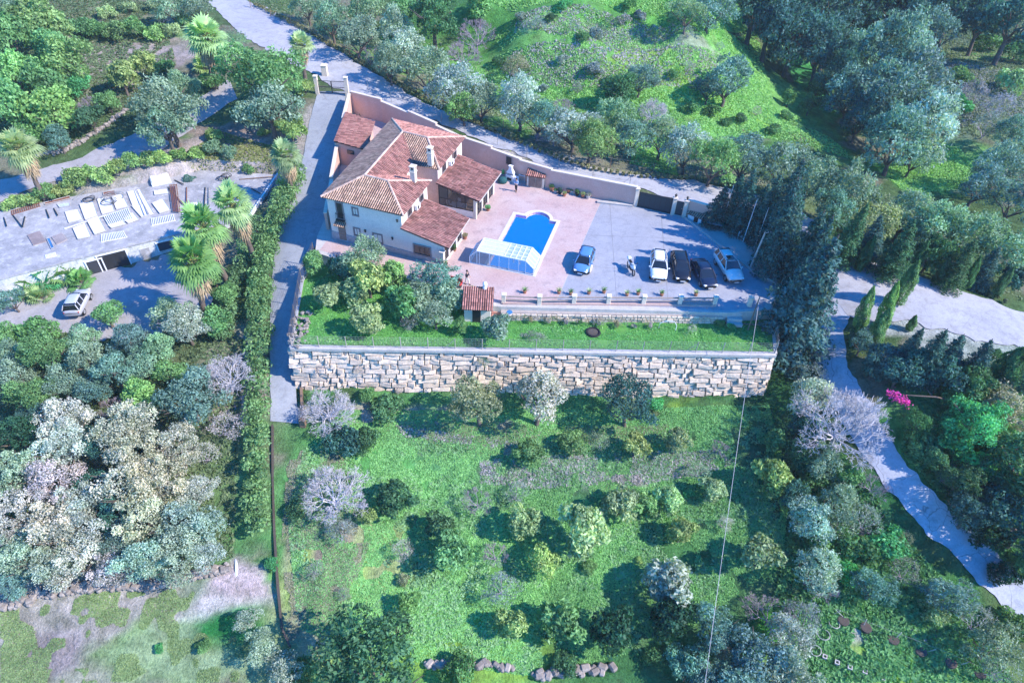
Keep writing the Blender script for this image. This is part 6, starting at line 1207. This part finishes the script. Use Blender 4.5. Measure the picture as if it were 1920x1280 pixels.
# flagpoles and light pole
for i,(b,h,l) in enumerate((((1352,424),5.2,'bare white flagpole nearest the kennel, first from the left'),((1380,437),4.6,'bare thin white flagpole, second from the left'),((1393,453),5.3,'bare white flagpole behind the garden chair, third from the left'),((1414,466),5.1,'bare white flagpole nearest the big conifer, fourth from the left'))):
    q=P(*b); r=thing('flagpole',l,'flagpole',(q[0],q[1],0),0,'flagpoles'); mb=MB(); mb.tube([(0,0,-.2),(.15,.1,h)],[.06,.03],8); mb.build('pole',M['white'],r); mb=MB(); mb.lathe((.15,.1,h),[(.03,0),(.06,.04),(.01,.1)],8); mb.build('finial',M['steel'],r)
q=P(1406,503); r=thing('lamp_post','thick pale lamp post with an arm beside the silver off-roader','lamp post',(q[0],q[1],0)); mb=MB(); mb.tube([(0,0,-.2),(.4,.1,4.6)],[.13,.09],10); mb.build('pole',M['coping'],r); mb=MB(); mb.bar((.4,.1,4.4),(.9,.2,4.5),.06); mb.box((1.0,.2,4.5),(.5,.2,.1),bev=.03); mb.build('lamp_head',M['white'],r)
q=P(1402,619,-1.3); r=thing('wooden_pole','slim wooden pole carrying a cable at the right end of the lawn','pole',(q[0],q[1],-1.3)); mb=MB(); mb.tube([(0,0,-.2),(0,0,4.3)],[.07,.05],7); mb.build('pole',M['wood'],r)
a=np.array([q[0],q[1],2.9]); e=P(1318,1310,-4.0); r=thing('overhead_cable','pale cable running from the lawn pole down across the whole orchard','cable',tuple(a)); mb=MB(); n=24; mb.tube([a+(e-a)*t+np.array([0,0,-1.2*4*t*(1-t)*.4]) for t in np.linspace(0,1,n)],.02,5); mb.build('cable',mat('cable_grey',(.50,.47,.46)),r,world=True)
q=P(1375,610,-1.3); r=thing('fallen_beam','long thin beam lying on the lawn near the wooden pole','beam',(q[0],q[1],-1.2)); mb=MB(); mb.bar((-1.8,.2,.05),(2.6,-.25,.35),.1); mb.build('beam',M['wood'],r)
# hut on the lawn
r=thing('garden_hut','small hut with a striped red tile roof and dark door at the lawn edge','hut',(-3.45,50.7,-1.3),math.radians(0)); mb=MB(); mb.prism([(-1.3,-.65),(1.25,-.65),(1.25,1.1),(-1.3,1.1)],-.2,[2.0,2.0,2.8,2.8]); mb.build('wall',M['wall'],r); mb=MB(); mb.box((-.1,-.67,.85),(.8,.06,1.7)); mb.build('door',M['dark'],r)
t,d=MB(),MB(); roofplane(t,d,[(-1.5,-1.1,1.95),(1.5,-1.1,1.95),(1.5,1.2,2.95),(-1.5,1.2,2.95)],pitch=.22,rad=.075); o=t.build('roof',M['tile'],r,fix=False); d.build('tile_bed',M['channel'],o,fix=False)
mb=MB(); mb.lathe((.6,1.1,2.6),[(.22,0),(.22,.5),(.14,.6),(.24,.75),(.2,.95),(.03,1.05)],12); mb.build('chimney',M['white'],r,smooth=True)
mb=MB()
for k in range(4): mb.box((1.75,.1+k*.35,.15+k*.3),(.85,.36,.3+.0*k))
mb.build('brick_steps',M['tile'],r)
r=thing('garden_bench','red cushioned bench beside the top of the garden hut','bench',(-5.9,53.9,0),-.35); mb=MB(); mb.box((0,0,.42),(1.3,.45,.12),bev=.03); mb.build('seat',M['red'],r); mb=MB(); mb.box((0,.25,.7),(1.3,.08,.5),bev=.02); mb.build('backrest',M['red'],r)
for i in(-1,1): mb=MB(); mb.box((i*.55,0,.2),(.08,.4,.4)); mb.build('leg',M['dark'],r)
q=P(955,598,-1.3); r=thing('barrel','pale grey barrel at the right foot of the garden hut','barrel',(q[0],q[1],-1.3)); mb=MB(); mb.lathe((0,0,0),[(.28,0),(.33,.3),(.33,.6),(.28,.88),(.24,.88)],14); mb.build('drum',M['coping'],r,smooth=True); mb=MB(); mb.lathe((0,0,.88),[(.29,0),(.29,.04),(.05,.05)],14); mb.build('lid',M['bluep'],r)
q=P(1112,624,-1.3); r=thing('ash_ring','round black fire ring lying in the middle of the lawn','fire pit',(q[0],q[1],-1.28)); mb=MB(); pts=[(.62*math.cos(t),.62*math.sin(t),.08) for t in np.linspace(0,2*PI,25)]; mb.tube(pts,.12,6,cap=False); mb.build('ring',M['black'],r); mb=MB(); mb.lathe((0,0,0),[(.6,0),(.5,.1),(.1,.12)],16); mb.build('ash',M['soil'],r)
q=P(1001,636,-1.3); r=thing('brush_heap','heap of cut grey twigs on the lawn by the wall fence','brush heap',(q[0],q[1],-1.35)); r.scale=(1.7,.9,.9); _,cm,_,_=LIB['twig'][1]; o=bpy.data.objects.new('twigs',cm); COL.objects.link(o); o.parent=r; o.location=(0,0,-.35); o.color=(*CLR['K'],1)
q=P(565,622,-1.3); r=thing('rubble_heap','heap of white rubble in the left corner of the lawn','rubble heap',(q[0]-.1,q[1],-1.3)); mb=MB()
for k in range(60): s=random.uniform(.14,.34); mb.box((random.gauss(0,.38),random.gauss(0,1.1),random.uniform(.05,.55)),(s,s*1.2,s*.8),rz=random.random()*3,bev=.05)
mb.build('stones',M['rock'],r)
q=P(1281,560); r=thing('swing_frame','thin white curved hoop standing on the lawn below the parking','hoop',(15.2,50.3,-1.3)); mb=MB(); mb.tube([(-.9,0,0),(-.85,0,.7),(-.3,0,1.0),(.5,0,.95),(.8,0,.5),(.75,-.2,0)],.03,6); mb.build('hoop',M['white'],r)
# items on the patio by the lean-to
for i,(px,py,c,l) in enumerate(((863,442,'M','potted shrub at the corner pillar of the rear lean-to'),(885,405,'G','potted shrub in front of the rear lean-to glazing'),(835,500,'L','potted shrub at the foot of the tall corner pillar'),(872,448,'R','low red planter beside the front lean-to doors'),(915,395,'E','small potted plant by the rear lean-to doors'),(884,548,'Y','small potted shrub beside the red bench'),(852,470,'G','small dark pot before the front lean-to glazing'))):
    q=P(px,py); r=thing('potted_shrub',l,'potted plant',(q[0],q[1],0),0,'potted shrubs on the patio'); mb=MB(); mb.lathe((0,0,0),[(.17,0),(.24,.34),(.26,.36),(.2,.36)],12); mb.build('pot',M['terracotta'],r); _,cm,_,_=LIB['bush'][i%4]; o=bpy.data.objects.new('plant',cm); COL.objects.link(o); o.parent=r; o.location=(0,0,.28); o.scale=(.42,)*3; o.color=(*CLR[c],1)
# ------------------------------------------------------------------ flat roofed building on the left
ZRF=-1.5
RC=RC if 'RC' in globals() else [P(-25,402,ZRF)[:2],P(110,374,ZRF)[:2],P(230,352,ZRF)[:2],P(380,320,ZRF)[:2],P(522,329,ZRF)[:2],P(470,407,ZRF)[:2],P(322,441,ZRF)[:2],P(153,482,ZRF)[:2],P(2,522,ZRF)[:2],P(-25,527,ZRF)[:2]]
fb=thing('farm_building','low white farm building under a flat concrete roof covered in scrap, left of the hedge','building',(*(sum(RC)/len(RC)),-4.2),0)
mb=MB(); inner=[tuple(p) for p in RC]; mb.prism(inner,-5.2,ZRF-.02,.5); mb.build('wall',mat('stained_white_wall',(.62,.62,.62),(.50,.51,.52),s1=.8,s2=8,c=(.22,.26,.24),cf=.8),fb,world=True)
mb=MB(); c0=sum(RC)/len(RC); mb.prism([tuple(c0+(p-c0)*1.012) for p in RC],ZRF-.14,ZRF+.02,.5); mb.build('roof_slab',M['oldconc'],fb,world=True)
mb=MB(); mb.bar((*RC[4],ZRF+.18),(*RC[5],ZRF+.18),.2,.4); mb.build('parapet',M['white'],fb,world=True)
fa,fb2=RC[6],RC[7]; fd=(fb2-fa)/np.linalg.norm(fb2-fa); fn=np.array([-fd[1],fd[0]]); fn=fn if fn[1]<0 else -fn; frz=math.atan2(fd[1],fd[0])
def front(px,w,z0,z1,nm,m,out=.05,framed=True):
    # point on the facade under a photo column
    best=min(np.linspace(-.3,1.6,400),key=lambda t:abs(_px(np.array([*(fa+(fb2-fa)*t),ZRF]))-px)); c=fa+(fb2-fa)*best; mb=MB(); mb.box((*(c+fn*out*.5),(z0+z1)/2),(w,out,z1-z0),rz=frz); o=mb.build(nm,m,fb,world=True)
    if framed:
        mb=MB()
        for s in(-1,1): mb.box((*(c+fd*s*w/2+fn*.06),(z0+z1)/2),(.12,.12,z1-z0+.1),rz=frz)
        mb.box((*(c+fn*.06),z1+.06),(w+.2,.13,.12),rz=frz); mb.build('frame',M['whitemetal'],o,world=True)
def _px(p): v=p-CAMP; return 960+FPX*(v@_r)/(v@_f)
front(205,2.9,-4.2,-1.85,'garage_door',M['dark']); front(170,1.6,-4.1,-2.2,'window',M['glass']); front(305,1.7,-3.1,-2.0,'window',M['glass']); front(265,1.0,-3.9,-2.3,'door',M['oldconc'],framed=False)
def rz_px(a,b): d=P(*b,ZRF)[:2]-P(*a,ZRF)[:2]; return math.atan2(d[1],d[0])
# scrap on the roof
def scrap(label,corners,m,cat='panel',name='scrap_panel',th=.05,lift=.03,ribs=0,ribm=None,group='panels lying on the flat roof'):
    Q=[P(*c,ZRF) for c in corners]; z=ZRF+.02+lift; c=sum(Q)/4; r=thing(name,label,cat,(c[0],c[1],z),0,group); V=[(*(q[:2]-c[:2]),th) for q in Q]+[(*(q[:2]-c[:2]),0) for q in Q]
    if ribs:
        mb=MB()
        for k in range(ribs):
            t=(k+.5)/ribs; a=np.array(V[0])*(1-t)+np.array(V[1])*t;b=np.array(V[3])*(1-t)+np.array(V[2])*t; mb.bar(a,b,.09,.05)
        mb.bar(np.array(V[0])-[0,0,.05],np.array(V[1])-[0,0,.05],.06,.05); mb.bar(np.array(V[3])-[0,0,.05],np.array(V[2])-[0,0,.05],.06,.05); mb.build('slats',m,r)
    else:
        mb=MB(); mb.add(V,[(0,1,2,3),(4,7,6,5),(0,4,5,1),(1,5,6,2),(2,6,7,3),(3,7,4,0)],.5); mb.build('sheet',m,r)
        mb=MB()
        for k in range(4): mb.bar(np.array(V[k])+[0,0,.03],np.array(V[(k+1)%4])+[0,0,.03],.05); 
        mb.build('rim',M['coping'],r)
    return r
Z3=lambda x,y:(x/3.2,250+y/3.2)
wh=M['white']; pn=[('tilted white panel, leftmost on the flat roof',[(392,475),(470,460),(500,520),(415,540)]),('white panel with dark stain at the middle of the flat roof',[(480,430),(560,410),(590,500),(515,525)]),('white panel lying lowest left on the flat roof',[(440,575),(515,545),(550,625),(470,640)]),('long white panel below the stained one on the flat roof',[(525,530),(595,505),(640,590),(570,612)]),('white panel under the coiled hose on the flat roof',[(585,400),(660,385),(690,470),(615,490)]),('white panel right of the coiled hose on the flat roof',[(672,385),(735,370),(775,445),(700,460)]),('long narrow white panel in the centre of the flat roof',[(765,355),(815,345),(865,430),(800,445)]),('narrow white strip beside the grey pipes on the flat roof',[(818,345),(842,340),(925,485),(895,495)]),('white panel at the lower centre of the flat roof',[(790,440),(865,430),(900,495),(850,508)]),('small pale panel near the rust stack on the flat roof',[(925,350),(1005,338),(1015,365),(930,375)]),('square white panel left of the rust stack',[(915,425),(980,400),(1025,465),(960,485)]),('white sheet below the rust stack, partly under a palm',[(1110,430),(1190,420),(1195,450),(1120,455)]),('pale sheet at the lower edge of the louvred panel',[(745,520),(800,480),(835,520),(770,545)]),('bottom white sheet below the louvred panel',[(655,560),(740,530),(760,550),(670,575)])]
for l,c in pn: scrap(l,[Z3(*q) for q in c],wh,lift=random.uniform(.02,.09))
scrap('louvred white panel in the centre of the flat roof',[Z3(*q) for q in ((620,505),(775,455),(805,520),(650,555))],M['whitemetal'],ribs=14,lift=.12,name='louvred_panel')
scrap('slatted pallet at the front edge of the flat roof, above the window',[Z3(*q) for q in ((905,515),(1045,490),(1055,525),(910,555))],wh,ribs=14,name='slatted_panel')
scrap('slatted pallet at the front edge of the flat roof, above the garage',[Z3(*q) for q in ((605,610),(745,590),(765,625),(608,655))],wh,ribs=15,name='slatted_panel')
scrap('small slatted rack near the left palms on the flat roof',[Z3(*q) for q in ((272,735),(335,718),(340,738),(275,750))],wh,ribs=8,name='slatted_panel')
scrap('slatted pallet behind the middle palm on the flat roof',[Z3(*q) for q in ((1092,478),(1150,468),(1155,500),(1095,515))],wh,ribs=8,name='slatted_panel')
scrap('brown ribbed sheet lying on the left of the flat roof',[Z3(*q) for q in ((165,615),(240,590),(280,650),(200,675))],mat('faded_brown',(.36,.29,.28)),ribs=12,name='ribbed_sheet')
scrap('second faded ribbed sheet on the left of the flat roof',[Z3(*q) for q in ((310,625),(375,600),(405,640),(340,670))],mat('faded_grey',(.44,.38,.37)),ribs=10,name='ribbed_sheet')
scrap('dark blue strip between the two ribbed sheets',[Z3(*q) for q in ((282,635),(300,630),(328,690),(310,697))],M['bluep'],name='blue_strip')
scrap('tall stack of rusty corrugated sheets on the flat roof',[Z3(*q) for q in ((1020,325),(1068,320),(1090,485),(1042,480))],M['rust'],ribs=5,th=.3,name='rusty_sheets')
scrap('rusty red tray near the coiled hose on the flat roof',[Z3(*q) for q in ((620,358),(690,348),(695,372),(625,380))],M['rust'],name='rusty_tray')
scrap('long rusty beam at the back edge of the flat roof',[Z3(*q) for q in ((270,420),(420,380),(425,395),(272,432))],M['rust'],name='rusty_beam')
scrap('rusty grille at the back left edge of the flat roof',[Z3(*q) for q in ((65,470),(240,420),(245,440),(68,492))],M['rust'],ribs=14,name='rusty_grille')
scrap('pale blue tray behind the leftmost panel on the flat roof',[Z3(*q) for q in ((345,430),(420,420),(422,438),(360,450))],mat('paleblue',(.5,.58,.66)),name='blue_tray')
# skylight box
Q=[P(*Z3(*c),ZRF) for c in ((895,262),(1005,238),(1030,298),(915,322))]; c=sum(Q)/4; r=thing('skylight_box','big white shallow box with rounded lid at the back of the flat roof','box',(c[0],c[1],ZRF),0); mb=MB(); mb.prism([tuple(q[:2]-c[:2]) for q in Q],0,.45); mb.build('box',M['whitemetal'],r); mb=MB(); mb.prism([tuple((q[:2]-c[:2])*.9) for q in Q],.4,.55); mb.build('lid',M['white'],r)
# poles and pipes
for i,(a,b,m,l) in enumerate([((1120,330),(1122,430),'rust','rusty upright profile lying right of the rust stack'),((1232,330),(1228,450),'dark','dark profile lying on the right half of the flat roof'),((1252,330),(1256,435),'steel','thin pale pipe beside the dark profile on the flat roof'),((805,345),(870,500),'steel','left grey pipe between the white panels'),((822,340),(890,495),'steel','right grey pipe between the white panels'),((1010,330),(1110,440),'wood','plank leaning over the rust stack'),((278,462),(300,515),'dark','short dark bar behind the leftmost panel, left of a pair'),((325,455),(350,500),'dark','short dark bar behind the leftmost panel, right of a pair'),((25,510),(45,565),'dark','short dark bar at the far left of the flat roof'),((80,495),(135,565),'dark','dark bar crossing left of the flat roof'),((150,505),(140,570),'dark','dark bar next to the crossing bar on the flat roof'),((390,575),(640,500),'whitemetal','long white tube lying across the panels'),((1510,335),(1565,370),'dark','short black bar near the right parapet of the flat roof'),((1440,280),(1640,268),'wood','long thin cane at the right back of the flat roof'),((440,400),(520,350),'steel','bent grey tube near the back edge of the flat roof'),((1050,285),(1105,315),'dark','dark folded tarp strip right of the skylight box')]):
    A_,B_=P(*Z3(*a),ZRF),P(*Z3(*b),ZRF); r=thing('loose_bar',l,'bar',(A_[0],A_[1],ZRF+.1),0,'bars and pipes on the flat roof'); mb=MB(); mb.bar((A_[0],A_[1],ZRF+.08),(B_[0],B_[1],ZRF+.2),.10 if m!='steel' else .07,.08); mb.tube([(A_[0],A_[1],ZRF+.06),(A_[0]+.01,A_[1],ZRF+.14)],.06,6); mb.build('bar',M[m],r,world=True)
for i,(cx,cy,R_,n,l,m) in enumerate(((1330,278,28,4,'black hose coils at the right back of the flat roof','black'),(525,410,30,3,'black hose coil behind the stained panel','black'),(670,395,55,2,'grey loose hose coil over the centre panels','steel'),(640,420,40,2,'dark loose hose coil over the centre left panels','dark'))):
    c=P(*Z3(cx,cy),ZRF); r=thing('hose_coil',l,'hose',(c[0],c[1],ZRF+.1),0,'hoses on the flat roof'); mb=MB(); R0=R_/3.2/FPX*depth(c)
    pts=[(R0*(1+.25*math.sin(t*.7+i))*math.cos(t)+.2*t/6,R0*(1+.2*math.cos(t*.9))*math.sin(t),.05+.02*t) for t in np.linspace(0,2*PI*n,24*n)]; mb.tube(pts,.035,5); mb.build('hose',M[m],r)
# ------------------------------------------------------------------ dry stone walls, rocks and garden bits
def rockrow(name,label,pxs,wpx,n,s0,s1,cat='rock wall'):
    pts=pline([at(*p) for p in pxs],200); r=thing(name,label,cat,tuple(pts[100])); mb=MB()
    for k in range(n):
        p=pts[int(k/n*199)]; w=wpx/FPX*depth(p); s=random.uniform(s0,s1); x=p[0]+random.uniform(-w,w)*.5;y=p[1]+random.uniform(-w,w)*.5; z=groundz(x,y)
        mb.box((x,y,z+s*.25+random.random()*s*.5),(s*1.4,s,s*.9),rz=random.random()*3,bev=s*.22)
    mb.build('stones',M['rock'],r,world=True,smooth=False); return r
rockrow('dry_stone_wall','curved dry stone wall above the farm lane in the upper left',[(60,292),(120,285),(160,265),(200,240),(240,212)],8,120,.22,.42)
rockrow('dry_stone_wall','crumbling pale stone bank across the field in the bottom left',[(0,1142),(60,1125),(120,1110),(200,1100),(300,1096),(380,1080),(430,1068)],16,240,.2,.5)
rockrow('rock_edging','row of pale boulders along the bottom edge of the orchard',[(800,1248),(850,1246),(900,1250),(960,1252)],9,40,.25,.55)
rockrow('rock_edging','blue shaded boulders below the orchard at the bottom centre',[(1000,1270),(1080,1262),(1150,1258)],10,24,.3,.6)
pb=thing('path_border','thin concrete border strip running down beside the orchard left edge','kerb',tuple(at(520,1000)),0); mb=MB(); pts=pline([at(*p) for p in ((512,800),(513,900),(516,1000),(522,1100),(530,1180),(545,1215))],160)
for a,b in zip(pts,pts[1:]): mb.bar(a+[0,0,.2],b+[0,0,.2],.16,.5)
mb.build('border',M['soil'],pb,world=True)
for i,(px,py) in enumerate([(1580,1165),(1622,1178),(1673,1200),(1725,1222),(1781,1244),(1835,1264)]):
    q=at(px,py); r=thing('round_planter',f"{ORD[i]} round planter from the left in the lower right garden",'planter',tuple(q),0,'round planters in the lower garden'); mb=MB(); mb.lathe((0,0,-.05),[(.42,0),(.45,.3),(.38,.32)],14); mb.build('ring',M['soil'],r); mb=MB(); mb.lathe((0,0,.1),[(.36,0),(.2,.1),(.02,.12)],12); mb.build('soil',M['soil'],r)
for i,(px,py) in enumerate([(1545,1232),(1568,1243),(1592,1252),(1620,1260),(1653,1272)]):
    q=at(px,py); r=thing('concrete_block',f"{ORD[i]} square block from the left along the lower right garden edge",'block',(q[0],q[1],q[2]+.05),-.4,'blocks along the garden edge'); r.scale=(.7,.7,.7); mb=MB()
    for k,(dx,dy,w,h) in enumerate(((0,-.2,.5,.1),(0,.2,.5,.1),(-.2,0,.1,.5),(.2,0,.1,.5))): mb.box((dx,dy,.15),(w if w>h else .1,h if h>w else .1,.3+.002*k))
    mb.build('block',M['coping'],r)
for i,(px,py,R_) in enumerate([(1508,1212,.42),(1527,1222,.4),(1542,1192,.45),(1562,1172,.4)]):
    q=at(px,py); r=thing('white_hoop',f"{ORD[i]} pale hoop from the left among the twigs near the lower garden",'hoop',(q[0],q[1],q[2]+.3),0,'pale hoops'); mb=MB(); mb.tube([(R_*math.cos(t),R_*math.sin(t),.1*math.sin(t+i)) for t in np.linspace(0,2*PI,20)],.035,6,cap=False); mb.build('hoop',M['coping'],r,smooth=True)
fence('garden_fence','low fence of pale leaning stakes along the lower right garden',along([(1560,1150),(1620,1175),(1700,1205),(1790,1240),(1860,1275)]),2.6,.9,.035,2,M['coping'],M['steel'],lean=.3)
q=at(445,1070); r=thing('white_pipe','short white pipe sticking out of the bank left of the hedge end','pipe',tuple(q)); mb=MB(); mb.tube([(-.3,.8,.4),(0,0,.3),(.3,-1.2,-.3)],.13,10); mb.build('pipe',M['white'],r,smooth=True)
